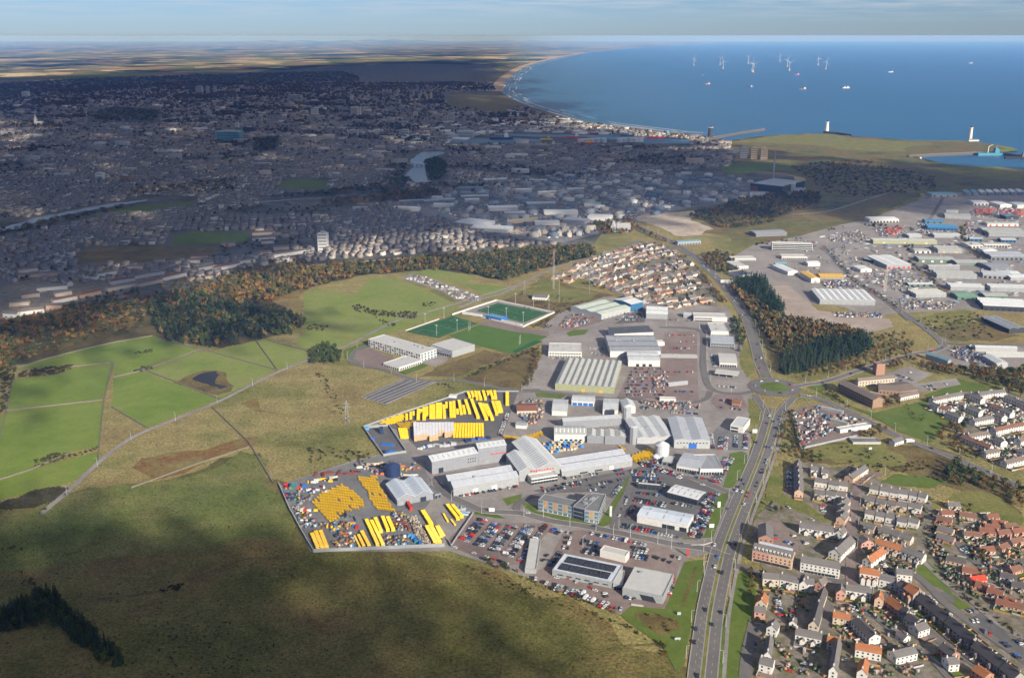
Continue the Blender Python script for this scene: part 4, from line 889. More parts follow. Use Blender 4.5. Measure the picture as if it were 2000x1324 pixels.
# --- depot and hut by the south-east road
shed('5',(752,1085),(940,1055),(880,1018),5.0,'flat','white_wall','felt_pale','white depot shed with dark roof strip',name='depot',cat='depot',lights=(1,'rooflight'),door=[('f',0.3,4,3.5,'glass')])
shed('5',(632,938),(765,968),(770,944),4.0,'flat','sheet_pale','felt_pale','long pale store at the top of the fenced depot',name='depot',cat='depot')
shed('5',(692,1012),(795,1040),(800,1015),4.0,'flat','sheet_green','felt_pale','pale green store in the middle of the fenced depot',name='depot',cat='depot')
shed('5',(830,1150),(1000,1150),(985,1105),3.0,'flat','concrete','yard_grey','walled concrete reservoir beside the fenced depot',name='reservoir',cat='reservoir')
shed('h',(240,880),(330,850),(270,790),4.5,'x','white_wall','slate','dark-roofed cottage in the caravan yard',name='cottage',cat='house',rise=2.4,win=[('f',1,1.2,4,1.3,0.1,0.9)],group='roadside cottages')
shed('h',(358,840),(438,836),(430,800),3.0,'flat','paint_white','felt_pale','white flat-roofed garage in the caravan yard',name='garage',cat='garage')
# --- units south of the east road junction
shed('5',(1272,628),(1405,672),(1445,640),7.0,'x','sheet_pale','sheet_teal','pale unit with blue-grey roof at the bend of the east road',name='unit',cat='warehouse',rise=1.8)
shed('5',(1700,692),(1772,690),(1670,605),8.0,'y','sheet_white','sheet_pale','white wedge-fronted unit with shadowed long side',name='unit',cat='warehouse',rise=2)
shed('5',(1575,585),(1830,592),(1830,552),6.5,'x','sheet_white','sheet_pale','long white units row by the east road',name='unit',cat='warehouse',rise=1.6)
shed('5',(1640,620),(1910,622),(1910,596),6.0,'x','sheet_white','fibre','long low units row beyond the wedge-fronted unit',name='unit',cat='warehouse',rise=1.4)
shed('5',(1630,410),(1700,412),(1690,372),6,'x','sheet_dark','sheet_dim','derelict dark shed on the heath',rise=2)
shed('5',(1780,475),(1880,470),(1760,365),7,'y','sheet_dark','sheet_dim','large derelict grey shed on the heath',spans=2,rise=2)
# --- the eastern estate
E = [((225,1178),(705,1188),(600,1050),8,'y','sheet_pale','sheet_white','long white distribution shed beside the gravel field',8,'sheet_dim',9),
     ((150,992),(226,990),(205,890),8,'y','white_wall','sheet_yellow','white gabled shed with yellow roof',1,'sheet_dim',1),
     ((228,958),(436,960),(432,908),5,'x','sheet_yellow','sheet_yellow','low yellow shed beside the yellow-roofed gable',1,'sheet_dim',6),
     ((806,872),(1018,866),(870,748),8,'y','sheet_pale','sheet_white','large white shed with orange-red loading doors',2,'paint_red',5),
     ((580,902),(676,898),(640,838),6,'y','white_wall','sheet_white','small white arched shed beside the loading-door shed',1,'sheet_dim',1),
     ((600,800),(740,830),(730,780),5,'x','sheet_dark','sheet_dim','dark low shed behind the small arched shed',1,'glass',3),
     ((1240,950),(1588,960),(1530,884),7,'x','sheet_pale','fibre','pale shed with five tall grey doors',2,'sheet_dim',5),
     ((1170,880),(1440,878),(1430,830),7,'x','sheet_grey','fibre','grey-roofed shed behind the five-door shed',1,'sheet_dim',3),
     ((1085,812),(1400,818),(1390,758),6,'x','green_roof','fibre','green-walled shed by the inner estate road',1,'white_wall',4),
     ((1412,842),(1690,840),(1680,784),6,'x','sheet_dim','fibre','brownish shed with a green end door',1,'paint_green',1),
     ((1360,1057),(1652,1064),(1640,996),7,'x','sheet_pale','sheet_pale','pale shed above the green-roofed hall',2,'sheet_dim',3),
     ((1704,1064),(2030,1074),(2010,1004),7,'x','sheet_pale','sheet_pale','pale shed reaching the edge above the dark-fronted shed',2,'sheet_dim',3),
     ((1420,1140),(1600,1140),(1560,1068),6,'x','green_roof','green_roof','hall with faded green roof',1,'glass',2),
     ((1660,1135),(1860,1135),(1840,1070),6,'x','green_roof','fibre','brown-roofed hall with green trim',1,'glass',2),
     ((1642,1228),(2050,1248),(2020,1132),8,'x','sheet_dark','sheet_white','long white-roofed shed with dark front by the heath',3,'glass',8),
     ((1060,1122),(1322,1116),(1290,1040),6,'x','sheet_pale','fibre','wide shed with panelled grey roof above the vehicle park',4,'sheet_dim',5),
     ((1000,1024),(1210,1022),(1190,982),4,'x','green_roof','sheet_pale','low white-roofed shed north of the panelled shed',1,'glass',4),
     ((690,652),(1242,658),(1240,610),7,'x','sheet_lime','fibre','very long lime-walled shed in the estate middle',2,'sheet_lime',3),
     ((1000,605),(1110,600),(1075,555),6,'x','sheet_pale','sheet_pale','pale roofed unit behind the long lime shed',1,'sheet_dim',1),
     ((1250,732),(1462,736),(1450,668),7,'x','sheet_pale','fibre','shed with lean-to east of the lime shed',2,'sheet_yellow',2),
     ((1052,735),(1190,735),(1180,690),5,'x','white_wall','fibre','low white shed below the lime shed',1,'glass',3),
     ((1220,600),(1450,600),(1440,555),6,'x','sheet_pale','sheet_pale','pale unit south of the blue works',1,'sheet_dim',3),
     ((660,468),(912,468),(905,418),7,'x','white_wall','sheet_white','white office row at the edge of the quarry land',3,'glass',9),
     ((1160,532),(1422,542),(1420,488),7,'x','sheet_blue','sheet_blue','bright blue works with blue roof',2,'glass',8),
     ((1140,475),(1300,478),(1290,438),6,'x','sheet_teal','sheet_blue','smaller blue shed behind the bright blue works',1,'glass',3),
     ((1312,432),(1538,442),(1530,388),7,'x','sheet_pale','fibre','cream-fronted works below the blue-capped block',1,'sheet_dim',5),
     ((1318,402),(1426,402),(1426,352),12,'flat','white_wall','sheet_blue','tall white block with blue roof',1,'glass',3),
     ((1692,588),(2040,592),(2010,512),8,'x','sheet_grey','fibre','broad grey shed beneath the red containers',2,'sheet_dim',4),
     ((1680,500),(1950,500),(1940,460),6,'x','white_wall','fibre','white row of units with red doors',1,'paint_red',5),
     ((1520,692),(1640,690),(1620,632),6,'x','white_wall','felt_pale','white corner unit beside the estate crossing',1,'glass',4),
     ((1650,682),(1880,684),(1870,645),6,'flat','white_wall','felt_pale','white office strip beside the corner unit',1,'glass',9),
     ((1712,792),(2030,794),(2010,716),7,'x','sheet_dim','sheet_grey','long grey shed with bays of windows near the edge',2,'glass',8),
     ((1640,742),(1762,742),(1740,684),8,'y','white_wall','sheet_white','white arched shed left of the windowed grey shed',1,'glass',1),
     ((1710,888),(1900,884),(1860,806),6,'x','sheet_dim','sheet_dim','shed with dark glazed roof',1,'sheet_dim',2),
     ((1880,972),(2040,970),(1990,880),6,'x','sheet_pale','sheet_white','white-roofed shed at the far edge below the glazed roof',2,'sheet_dim',2),
     ((1640,948),(1892,962),(1870,894),7,'x','sheet_pale','sheet_grey','grey shed with three double doors',2,'glass',6),
     ((1195,246),(1420,246),(1430,202),7,'x','sheet_pale','sheet_teal','teal-roofed hangar at the top of the estate',2,'glass',4),
     ((1560,318),(1690,318),(1680,272),7,'x','white_wall','sheet_white','white-roofed shed nearest the hangars',1,'glass',4),
     ((1790,340),(1890,338),(1850,282),8,'y','white_wall','sheet_white','white gabled shed left of the last hangar',1,'sheet_dim',1),
     ((1940,345),(2060,345),(2000,290),8,'y','white_wall','sheet_white','white gabled shed at the upper edge',1,'sheet_dim',1),
     ((1840,442),(1950,440),(1900,392),8,'y','sheet_dark','sheet_teal','dark shed among the red containers',1,'sheet_dim',1),
     ((1525,630),(1640,632),(1630,598),6,'x','sheet_blue','sheet_grey','small blue-fronted unit below the grey shed',1,'glass',3),
     ((1800,640),(1930,642),(1920,600),6,'x','sheet_blue','sheet_pale','blue and white unit right of the small blue unit',1,'glass',4)]
for A,B,C,h,rf,wl,rm,lab,sp,dm,nd in E:
    shed('i',A,B,C,h,rf,wl,rm,lab,name='estate_shed',spans=sp,rise=1.6,door=[('f',(i + .5) / nd,4.2,4.2,dm) for i in range(nd)] if nd else (),group='sheds on the eastern estate')
for i in range(8):
    x = 1490 + 66 * i
    shed('i',(x,234 - i),(x + 52,236 - i),(x + 20,186 - i),7,'y','sheet_pale','sheet_white' if i > 1 else 'sheet_teal','%s white gabled hangar in the row along the coast road, counted from the teal-roofed hangar' % nth(i),name='hangar',cat='hangar',rise=2.2,group='hangar row',door=[('f',0.5,8,5,'sheet_dim')])
J = [((1626,757),(1940,764),(1940,692),15,'flat','white_wall','felt_pale','green-glazed office block with white roof','office_block','office',[('f',1 + 3.5 * q,2.4,24,3.0,0.01,0.99) for q in range(4)]),
     ((1500,652),(1742,642),(1742,590),7,'x','sheet_dim','sheet_dim','wide dark-roofed hall behind the green-glazed office','warehouse','warehouse',[]),
     ((892,718),(1072,706),(1040,670),7,'x','sheet_pale','sheet_teal','blue-green roofed showroom at the crossroads','car_showroom','showroom',[('f',.5,3,8,3,.02,.98)]),
     ((1312,838),(1500,836),(1495,798),5,'flat','white_wall','felt_pale','long low white office north of the conifer belt','office_block','office',[('f',1,1.6,12,2,.02,.98)]),
     ((1345,905),(1442,900),(1430,832),6,'flat','white_wall','felt_pale','white cube-like office beside the autumn trees','office_block','office',[('f',1,1.6,5,2,.02,.98)]),
     ((1372,978),(1472,966),(1440,898),7,'flat','white_wall','solar','white office with two dark solar roofs','office_block','office',[('f',1,2,6,2,.02,.98)]),
     ((1748,952),(1826,947),(1790,860),7,'y','white_wall','sheet_white','white arched store near the yellow-roofed shed','warehouse','warehouse',[]),
     ((1226,1010),(1330,1012),(1325,985),5,'flat','paint_white','felt_pale','white filling station canopy by the conifer belt','canopy','canopy',[]),
     ((1702,826),(1900,828),(1895,785),6,'flat','white_wall','felt_pale','white office with teal windows below the green-glazed office','office_block','office',[('f',1,2.4,12,3,.02,.98)]),
     ((1905,882),(2000,880),(1990,835),6,'x','white_wall','sheet_white','white shed beside the teal-windowed office','warehouse','warehouse',[]),
     ((1650,885),(1740,880),(1735,850),6,'x','sheet_teal','sheet_teal','small blue-grey shed by the arched store','warehouse','warehouse',[])]
for A,B,C,h,rf,wl,rm,lab,nm,ct,wn in J: shed('j',A,B,C,h,rf,wl,rm,lab,name=nm,cat=ct,win=wn,rise=1.8)
# waste-to-energy plant with its chimney
o,L_,D_ = shed('j',(1455,286),(1705,312),(1690,195),19,'flat','sheet_dark','sheet_dim','big dark curved-roof energy plant with red-green panel',name='energy_plant',cat='power plant',door=[('f',0.12,22,12,'paint_rust')])
shed('j',(1722,292),(1800,296),(1800,225),20,'flat','white_wall','felt_pale','white block beside the energy plant',name='plant_block',cat='power plant')
shed('j',(1800,292),(1866,290),(1860,265),8,'flat','white_wall','felt_pale','low white store east of the energy plant',name='plant_block',cat='power plant')
for i in range(6): shed('j',(1458 + 20 * i,346),(1472 + 20 * i,346),12,14,'flat','white_wall','felt_pale','%s white process tower in the row before the energy plant' % nth(i),name='process_tower',cat='tower',group='process towers')
c_ = Q('j',1635,215); mb = MB(); mb.cyl((0,0,0),(0,0,82),2.6,1.9,14)
t = thing('chimney_stack','tall pale chimney of the energy plant','chimney',(c_.x,c_.y,0)); mb.build('shaft','concrete',t)
mb = MB(); mb.cyl((0,0,82),(0,0,84),2.3,2.3,14); mb.build('rim','steel',t)
# silos and tanks
def silo(r,x,y,rad,h,label,cone=True,grp='silos',mat='steel',nm='silo'):
    c_ = Q(r,x,y); t = thing(nm,label,nm,(c_.x,c_.y,0),0,grp)
    mb = MB(); mb.cyl((0,0,0),(0,0,h),rad,rad,18); mb.build('shell',mat,t)
    mb = MB(); mb.cyl((0,0,h),(0,0,h + (rad * 0.5 if cone else 0.4)),rad * 1.02,rad * (0.15 if cone else 1.0),18); mb.build('cap','sheet_pale' if mat == 'steel' else mat,t)
    mb = MB(); mb.cyl((rad + 0.15,0,0),(rad + 0.15,0,h),0.12,0.12,5); mb.build('ladder','pole_grey',t)
    OCC.append([(c_.x - rad,c_.y - rad),(c_.x + rad,c_.y - rad),(c_.x + rad,c_.y + rad),(c_.x - rad,c_.y + rad)])
for i,(x,y) in enumerate([(793,305),(806,308),(819,304),(831,300)]): silo('g',x,y,1.9,20,'%s tall steel silo of the group below the narrow gabled unit' % nth(i))
for i,(x,y) in enumerate([(851,472),(866,476),(881,472)]): silo('g',x,y,2.1,19,'%s steel silo of the group between the two factories' % nth(i))
silo('g',1113,588,7.0,14,'wide pale grey tank beside the yellow pontoons',True,None,'sheet_pale','tank')
silo('g',1070,600,4.2,3.5,'squat white tank next to the wide grey tank',True,None,'sheet_white','tank')
silo('a',1250,150,7.5,10,'big round blue tank behind the twin-gabled shed',True,None,'paint_navy','tank')
# stadium: stand, perimeter wall, floodlights come later
o,L_,D_ = shed('6',(1090,448),(1182,468),(1195,425),6.0,'flat','paint_blue','sheet_teal','blue-roofed grandstand beside the small football ground',name='grandstand',cat='grandstand',win=[('f',1.0,1.6,5,3,0.05,0.95)])
shed('6',(945,418),(1060,436),(1060,420),3.5,'flat','white_wall','felt_pale','white clubhouse at the corner of the football ground',name='clubhouse',cat='clubhouse')
shed('6',(1180,468),(1300,495),5.0,3.2,'flat','white_wall','felt_pale','low white pavilion row south of the grandstand',name='pavilion',cat='pavilion')
# filling station canopy by the roundabout
t = thing('filling_station','white filling station canopy near the roundabout','canopy',Q('4',1310,548)); t.rotation_euler = (0,0,-0.35)
mb = MB(); mb.box(-14,14,-8,8,5,6); mb.build('canopy_roof','felt_pale',t)
for sx in (-9,0,9):
    for sy in (-4,4): mb = MB(); mb.box(sx - .25,sx + .25,sy - .25,sy + .25,0,5); mb.build('column','paint_white',t)
# ---------------------------------------------------------------- houses
WN = {'white_wall': 'white','cream_wall': 'cream','peach_wall': 'peach','pink_wall': 'pink brick','brick_wall': 'brick','stone_wall': 'stone','tan_wall': 'tan','granite': 'granite','brown_wall': 'brown'}
RN = {'slate': 'grey','slate_dark': 'dark slate','slate_brown': 'brown-grey','tile_orange': 'orange','tile_red': 'red-brown','tile_brown': 'brown','red_tin': 'bright red','felt': 'flat grey'}
HOUSES = 0; GARD = []
def house(r,A,B,dep,h,wall,rm,label,roof='x',rise=2.6,group=None,porch=False,chim=1,name='house',storeys=None,detail=True,cat='house'):
    global HOUSES
    a,L_,D_,ang = frame_of(r,A,B,dep,h)
    return house_at(a,L_,D_,ang,h,wall,rm,label,roof,rise,group,porch,chim,name,storeys,detail,cat)
def house_at(a,L_,D_,ang,h,wall,rm,label,roof='x',rise=2.6,group=None,porch=False,chim=1,name='house',storeys=None,detail=True,cat='house'):
    global HOUSES; HOUSES += 1
    o = thing(name,label,cat,(a[0],a[1],0.6),ang,group)
    ca,sa = math.cos(ang),math.sin(ang)
    OCC.append([(a[0] + u * ca - v * sa,a[1] + u * sa + v * ca) for u,v in ((0,0),(L_,0),(L_,D_),(0,D_))])
    if name in ('house','bungalow','terrace_row') and a[1] < 2300: GARD.append((o.location.copy(),ang,L_,D_))
    block(o,L_,D_,h,roof,wall,rm,rise,1,None,0.3)
    rf = [c for c in o.children if c.name.startswith('roof')][0]
    for i in range(chim):
        mb = MB(); mb.box(-.45,.45,-.45,.45,0,1.9); mb.box(-.3,-.05,-.15,.15,1.9,2.3,m=0); mb.box(.05,.3,-.15,.15,1.9,2.3)
        u = (0.6 if i == 0 else L_ - 0.6)
        p = (u,D_ / 2,h + rise - 0.5) if roof == 'x' else (L_ / 2,(0.6 if i == 0 else D_ - 0.6),h + rise - 0.5)
        mb.build('chimney',wall,rf,p)
    if detail:
        st = storeys or max(1,int(h / 2.6)); n = max(1,int(L_ / 3.2))
        for s in range(st):
            for i in range(n):
                if s == 0 and i == n // 2 and n > 1: plate('door','timber' if (int(L_ * 10) % 3) else 'paint_navy',o,'f',L_,D_,L_ * (i + .5) / n,0.05,1.0,2.1,0.06); continue
                plate('window','glass',o,'f',L_,D_,L_ * (i + .5) / n,0.9 + 2.65 * s,1.25,1.25,0.06)
        nn = max(1,int(D_ / 4.5))
        for sd in 'rl':
            for i in range(nn): plate('window','glass',o,sd,L_,D_,D_ * (i + .5) / nn,0.9 + 2.65 * (st - 1),1.0,1.2,0.06)
    for q in range(int(porch)):
        mb = MB(); pw,pd,ph,pr = 3.0,2.6,h * 0.62,1.5; u = L_ * (q + 0.7) / (int(porch) + 0.4)
        mb.quad((-pw / 2,-pd,0),(pw / 2,-pd,0),(pw / 2,-pd,ph),(0,-pd,ph + pr),(-pw / 2,-pd,ph))
        mb.quad((pw / 2,-pd,0),(pw / 2,0,0),(pw / 2,0,ph),(pw / 2,-pd,ph)); mb.quad((-pw / 2,0,0),(-pw / 2,-pd,0),(-pw / 2,-pd,ph),(-pw / 2,0,ph))
        g_ = mb.build('gable_bay',wall,o,(u,0,0))
        mb = MB(); e_ = 0.25
        mb.quad((-pw / 2 - e_,-pd - e_,ph - e_),(0,-pd - e_,ph + pr + .05),(0,1.6,ph + pr + .05),(-pw / 2 - e_,1.6,ph - e_))
        mb.quad((0,-pd - e_,ph + pr + .05),(pw / 2 + e_,-pd - e_,ph - e_),(pw / 2 + e_,1.6,ph - e_),(0,1.6,ph + pr + .05)); mb.build('bay_roof',rm,g_)
    return o
def row(r,place,wall,rm,h,dep,items,roof='x',rise=2.6,porch=0,chim=1,group='houses of the new village'):
    n = len(items)
    for i,it in enumerate(items):
        wl = it[4] if len(it) > 4 else wall; rr = it[5] if len(it) > 5 else rm
        where = ('%s from left in %s' % (nth(i),place)) if n > 1 else place
        lab = '%s %s-roofed house, %s' % (WN[wl],RN[rr].replace('dark slate','dark'),where)
        house(r,it[:2],it[2:4],dep,h,wl,rr,lab,roof,rise,group,porch,chim)
SL,DK,OR = 'slate','slate_dark','tile_orange'
row('f','the top pair beside the scrubland','white_wall',SL,5.0,7.5,[(715,240,805,250),(815,265,880,275)],porch=1)
row('f','the peach gable alone at the top corner','peach_wall',SL,5.0,14,[(545,215,622,225)],'y',3)
for i,y in enumerate((455,392,332,276)): row('f','%s gable going back in the stepped terrace by the parking strip' % nth(i),'peach_wall' if i == 0 else 'white_wall',SL,5.0,12.5,[(555 - i * 2,y,640 - i * 3,y + 10)],'y',3)
row('f','the diagonal terrace at the brick road end','white_wall',SL,5.0,8.5,[(1125,330,1200,278,'peach_wall'),(1202,277,1276,226)])
row('f','the upper row of the western close','white_wall',SL,5.0,7.5,[(750,355,870,375),(885,378,970,398),(985,392,1075,405)])
row('f','the lower row of the western close','cream_wall',SL,5.0,7.5,[(750,470,845,490),(860,480,950,500,'white_wall'),(960,487,1050,505,'white_wall')],porch=1)
for i,y in enumerate((738,668,600)): row('f','%s gable going back in the terrace left of the brick road' % nth(i),'peach_wall' if i == 0 else 'cream_wall',SL,5.0,13.5,[(960 + i * 6,y - 22,1045 + i * 4,y)],'y',3)
row('f','the first row of the eastern close','white_wall',SL,5.0,7.5,[(1285,422,1370,440),(1385,440,1475,458),(1482,458,1560,474),(1567,470,1660,486),(1672,484,1742,500),(1756,500,1832,520)])
row('f','the second row of the eastern close','cream_wall',SL,5.0,7.5,[(1240,530,1330,553),(1345,555,1437,580),(1455,572,1542,596),(1556,588,1647,606),(1662,598,1786,626,'white_wall')],porch=1)
row('f','the third row of the eastern close','white_wall',SL,5.0,7.5,[(1240,668,1330,686),(1342,690,1427,708),(1442,704,1537,726),(1552,742,1642,762),(1660,748,1757,772)])
row('f','the fourth row of the eastern close','cream_wall',SL,5.0,7.5,[(1226,792,1326,826),(1370,838,1466,870),(1470,868,1562,904),(1572,898,1682,936)],porch=1)
row('f','the long terrace facing the courtyard car park','white_wall',OR,5.4,8.5,[(1336,966,1590,1044),(1594,1046,1796,1120,'white_wall',SL)],porch=3)
row('f','the pair at the corner of the brick road','pink_wall',SL,5.4,9,[(1208,972,1330,962)],'y',3)
row('f','the narrow house end-on to the courtyard car park','white_wall',OR,5.4,24,[(1216,1128,1302,1162)],'y',3.4)
row('f','the terrace north of the flats','white_wall',SL,5.4,8.5,[(600,812,945,862)],porch=3,chim=2)
row('f','the corner house with a white gable beside the village street','white_wall',SL,5.4,10,[(947,862,1025,884)],'y',3.2)
row('f','the long house end-on left of the village street','white_wall',SL,5.6,30,[(886,1052,1006,1092)],'y',4)
# flats and the white shop terrace
o = house('f',(140,1082),(525,1172),11.5,10.0,'peach_wall','slate','tall peach and brick flats with white dormers at the main junction',rise=3.4,chim=0,name='flats',storeys=3,cat='flats')
a,L_,D_,ang = frame_of('f',(140,1082),(525,1172),11.5,10)
plate('brick_front','pink_wall',o,'f',L_,D_,L_ * 0.22,3.0,L_ * 0.42,6.4,0.05)
for i in range(10):
    mb = MB(); mb.box(-.8,.8,0.2,3.2,9.9,11.9); mb.quad((-.9,0.15,11.9),(.9,.15,11.9),(0,.15,12.5)); d = mb.build('dormer','white_wall',o,(L_ * (i + .6) / 10.4,0,0))
    gb = MB(); gb.box(-.5,.5,0.12,0.2,10.3,11.5); gb.build('pane','glass',d)
for i in range(4): plate('shop_window','glass',o,'f',L_,D_,L_ * (0.16 + 0.22 * i),0.4,6.5,2.2,0.1)
mb = MB(); mb.box(3,L_ - 2,D_ - 3.6,D_ - 0.5,10.2,13.0); mb.build('plant_deck','sheet_fresh',o)
house('f',(200,950),(345,965),22,9.0,'brick_wall','slate','brick rear wing of the tall flats with glazed ridge','y',3.0,None,0,0,'flats',3,cat='flats')
o = house('f',(610,1188),(992,1258),9.5,8.4,'white_wall','slate','long white three-storey shop terrace with grey roof',rise=3.2,chim=2,name='shop_terrace',storeys=3,cat='terrace')
a,L_,D_,ang = frame_of('f',(610,1188),(992,1258),9.5,8)
for i in range(9): plate('shop_window','glass',o,'f',L_,D_,L_ * (i + 1.5) / 11,0.3,2.4,2.1,0.1)
o = house('d',(1287,322),(1492,358),10,8.6,'white_wall',OR,'white house with three gablets and orange roof on the village street',porch=3,chim=2,name='shop_terrace',storeys=3,cat='terrace')
row('d','the shop house next to the three-gablet terrace','white_wall',SL,6.6,9,[(1497,362,1668,404)])
row('d','the south side of the junction street','white_wall',SL,6.2,9,[(265,352,440,366,'cream_wall'),(446,360,640,404),(736,414,812,420)],porch=1)
row('d','the white gable between the junction street houses','white_wall',SL,6.2,10,[(650,408,738,424)],'y',3.4)
row('d','the stepped brick gable at the lane mouth','pink_wall',SL,6.0,10,[(818,402,892,428)],'y',3.2)
row('d','the row opposite the white shop terrace','white_wall',SL,6.0,9,[(1142,472,1412,516)],porch=2,chim=2)
row('d','the brick gable west of the lane','pink_wall',SL,6.0,9,[(1042,500,1140,512)],'y',3.2)
row('d','the peach gable house under orange tiles','peach_wall',OR,6.0,9,[(1446,572,1542,590)],'y',3.4)
row('d','the orange-tiled end house by the grass bank','cream_wall',OR,5.6,11,[(196,602,302,624)],'y',3.4)
row('d','the brick house under the grass bank','pink_wall',SL,5.6,8,[(176,700,292,716)])
row('d','the cream gable end of the long lane terrace','cream_wall',DK,5.8,26,[(746,838,852,862)],'y',4)
row('d','the back half of the long lane terrace','cream_wall',DK,5.8,24,[(806,640,890,660)],'y',4)
row('d','the orange-roofed cottage pair on the green','cream_wall',OR,5.4,8,[(1006,756,1132,778),(1134,780,1184,790)])
row('d','the slanting dark terrace below the green','white_wall',DK,5.6,9,[(1198,800,1390,984)],chim=2)
row('d','the white L-shaped house by the lower lane','white_wall',SL,5.6,9,[(302,872,412,902)],'y',3.2)
row('d','the twin-gabled white house in the lower courts','white_wall',SL,5.8,9,[(606,946,882,1004)],porch=2,chim=2)
row('d','the square house under bright tiles','cream_wall',OR,5.6,8.5,[(942,1022,1082,1052)],chim=2)
row('d','the wide white house under bright tiles','white_wall',OR,5.8,9,[(1242,1106,1517,1158)],chim=2)
row('d','the house at the foot of the lower lane','white_wall',SL,5.8,9,[(222,1258,362,1296)])
row('d','the dark house end-on above the lower lane','white_wall',SL,5.8,20,[(272,1165,355,1180)],'y',3.4)
row('d','the long grey-roofed terrace end-on in the lower courts','white_wall',SL,5.8,34,[(962,1325,1052,1345)],'y',3.6)
row('d','the orange-roofed gable at the bottom edge','white_wall',OR,5.6,13,[(1258,1345,1365,1372)],'y',3.4)
row('d','the white lean gable in the inner court','white_wall',SL,3.0,6,[(545,780,625,795)],'y',2)
row('e','the three-storey house on the slanting street','stone_wall',OR,8.2,11,[(336,482,440,556)],rise=3.4,porch=2,chim=2)
row('e','the dark-roofed neighbour of the three-storey house','granite',DK,7.2,9,[(258,424,334,480)])
row('e','the corner house behind the three-gablet terrace','white_wall',SL,6.0,8.5,[(270,300,435,318)])
row('e','the run of stone terraces along the slanting street','stone_wall',DK,5.6,9.5,[(468,562,610,678),(612,680,758,800),(772,812,900,920),(902,922,1030,1032),(1052,1072,1196,1180),(1198,1182,1340,1292),(1352,1302,1500,1420)],rise=4,chim=2,porch=1)
row('e','the slanting row behind the lane gardens','stone_wall',DK,5.4,8.5,[(146,582,280,682,'brick_wall',OR),(284,684,338,730),(342,760,440,842,'cream_wall',DK)],rise=3.2)
row('e','the white house at the end of the lane gardens','white_wall',SL,5.6,9,[(502,912,622,872)],chim=2)
row('e','the white garage house below the lane gardens','white_wall',SL,3.2,7,[(346,966,420,936)],'y',2.4)
row('e','the long white house with garden front','white_wall',SL,5.6,9,[(266,1196,492,1142)],chim=2)
row('e','the brick terrace at the street bend','brick_wall',DK,5.6,9,[(702,1082,830,1178),(824,1268,935,1258,'white_wall',SL)],chim=2)
row('e','the lowest orange-tiled house at the bottom edge','brick_wall',OR,5.6,9,[(1060,1320,1190,1410)],chim=1)
# bungalows under warm tiles by the meadow
rng.seed(11)
BUN = [(1410,350,0,'tile_red'),(1530,365,-.4,'tile_brown'),(1690,372,0.1,'tile_red'),(1380,388,-.6,'tile_brown'),(1722,410,-.2,'tile_red'),(1680,436,-.3,'tile_red'),(1560,482,-.2,'tile_brown'),(1652,460,-.3,'tile_red'),(1760,470,.2,'tile_brown'),
       (1385,452,-.7,'slate'),(1385,502,-.7,'slate'),(1655,575,.1,'tile_red'),(1765,556,.5,'tile_brown'),(1840,520,.4,'tile_brown'),(1452,640,-.5,'slate_dark'),(1602,757,.2,'red_tin'),(1540,706,-.4,'tile_red'),(1690,836,-.6,'tile_red'),(1790,896,-.6,'tile_red'),
       (1775,742,-.5,'slate_dark'),(1835,695,.4,'tile_brown'),(1850,800,-.5,'slate_dark'),(1625,800,-.6,'tile_red'),(1745,906,-.6,'tile_red'),(1450,300,0,'slate'),(1860,930,-.6,'tile_brown'),(1800,430,0.1,'tile_brown'),(1850,460,.3,'tile_red')]
for i,(x,y,an,rm) in enumerate(sorted(BUN)):
    c_ = Q('1',x,y); L_ = rng.uniform(10.5,14); wl = rng.choice(['cream_wall','peach_wall','white_wall','pink_wall'])
    house_at((c_.x - L_ / 2 * math.cos(an),c_.y - L_ / 2 * math.sin(an)),L_,8.0,an,2.8,wl,rm,'%s bungalow with %s roof, %s from the left on the meadow crescent' % (WN[wl],RN[rm],nth(i)),rise=2.6,group='bungalows by the meadow',name='bungalow',porch=rng.randint(0,1),cat='house')
# white council terraces
T = [(630,466,775,438),(780,436,922,410),(582,502,662,540),(668,538,790,566),(737,592,872,646),(938,542,1070,590),(1172,522,1275,562),(1278,563,1382,602),(962,412,1090,462),(1088,418,1210,396),(1214,396,1344,384),(1316,434,1420,472),(1424,474,1530,522),
     (1036,682,1226,646),(1248,776,1390,742),(1394,741,1540,716),(986,836,1186,806),(888,834,1030,892),(1034,894,1170,946),(1217,852,1292,892),(1148,1004,1282,982),(1352,1104,1540,1062),(1452,972,1540,1006),(1490,880,1560,862),(1230,610,1300,640),(860,505,925,520)]
for i,(x0,y0,x1,y1) in enumerate(sorted(T)):
    rm = ['slate','slate_brown','tile_brown','slate'][i % 4]; up = y1 > y0
    house('h',(x0,y0),(x1,y1),8.0,5.2,'white_wall',rm,'white council terrace with %s roof %s, %s from left beyond the green' % (RN[rm],'slanting down' if up else 'rising',nth(i)),rise=2.4,group='council terraces beyond the green',chim=2,name='terrace_row',storeys=2,cat='terrace')
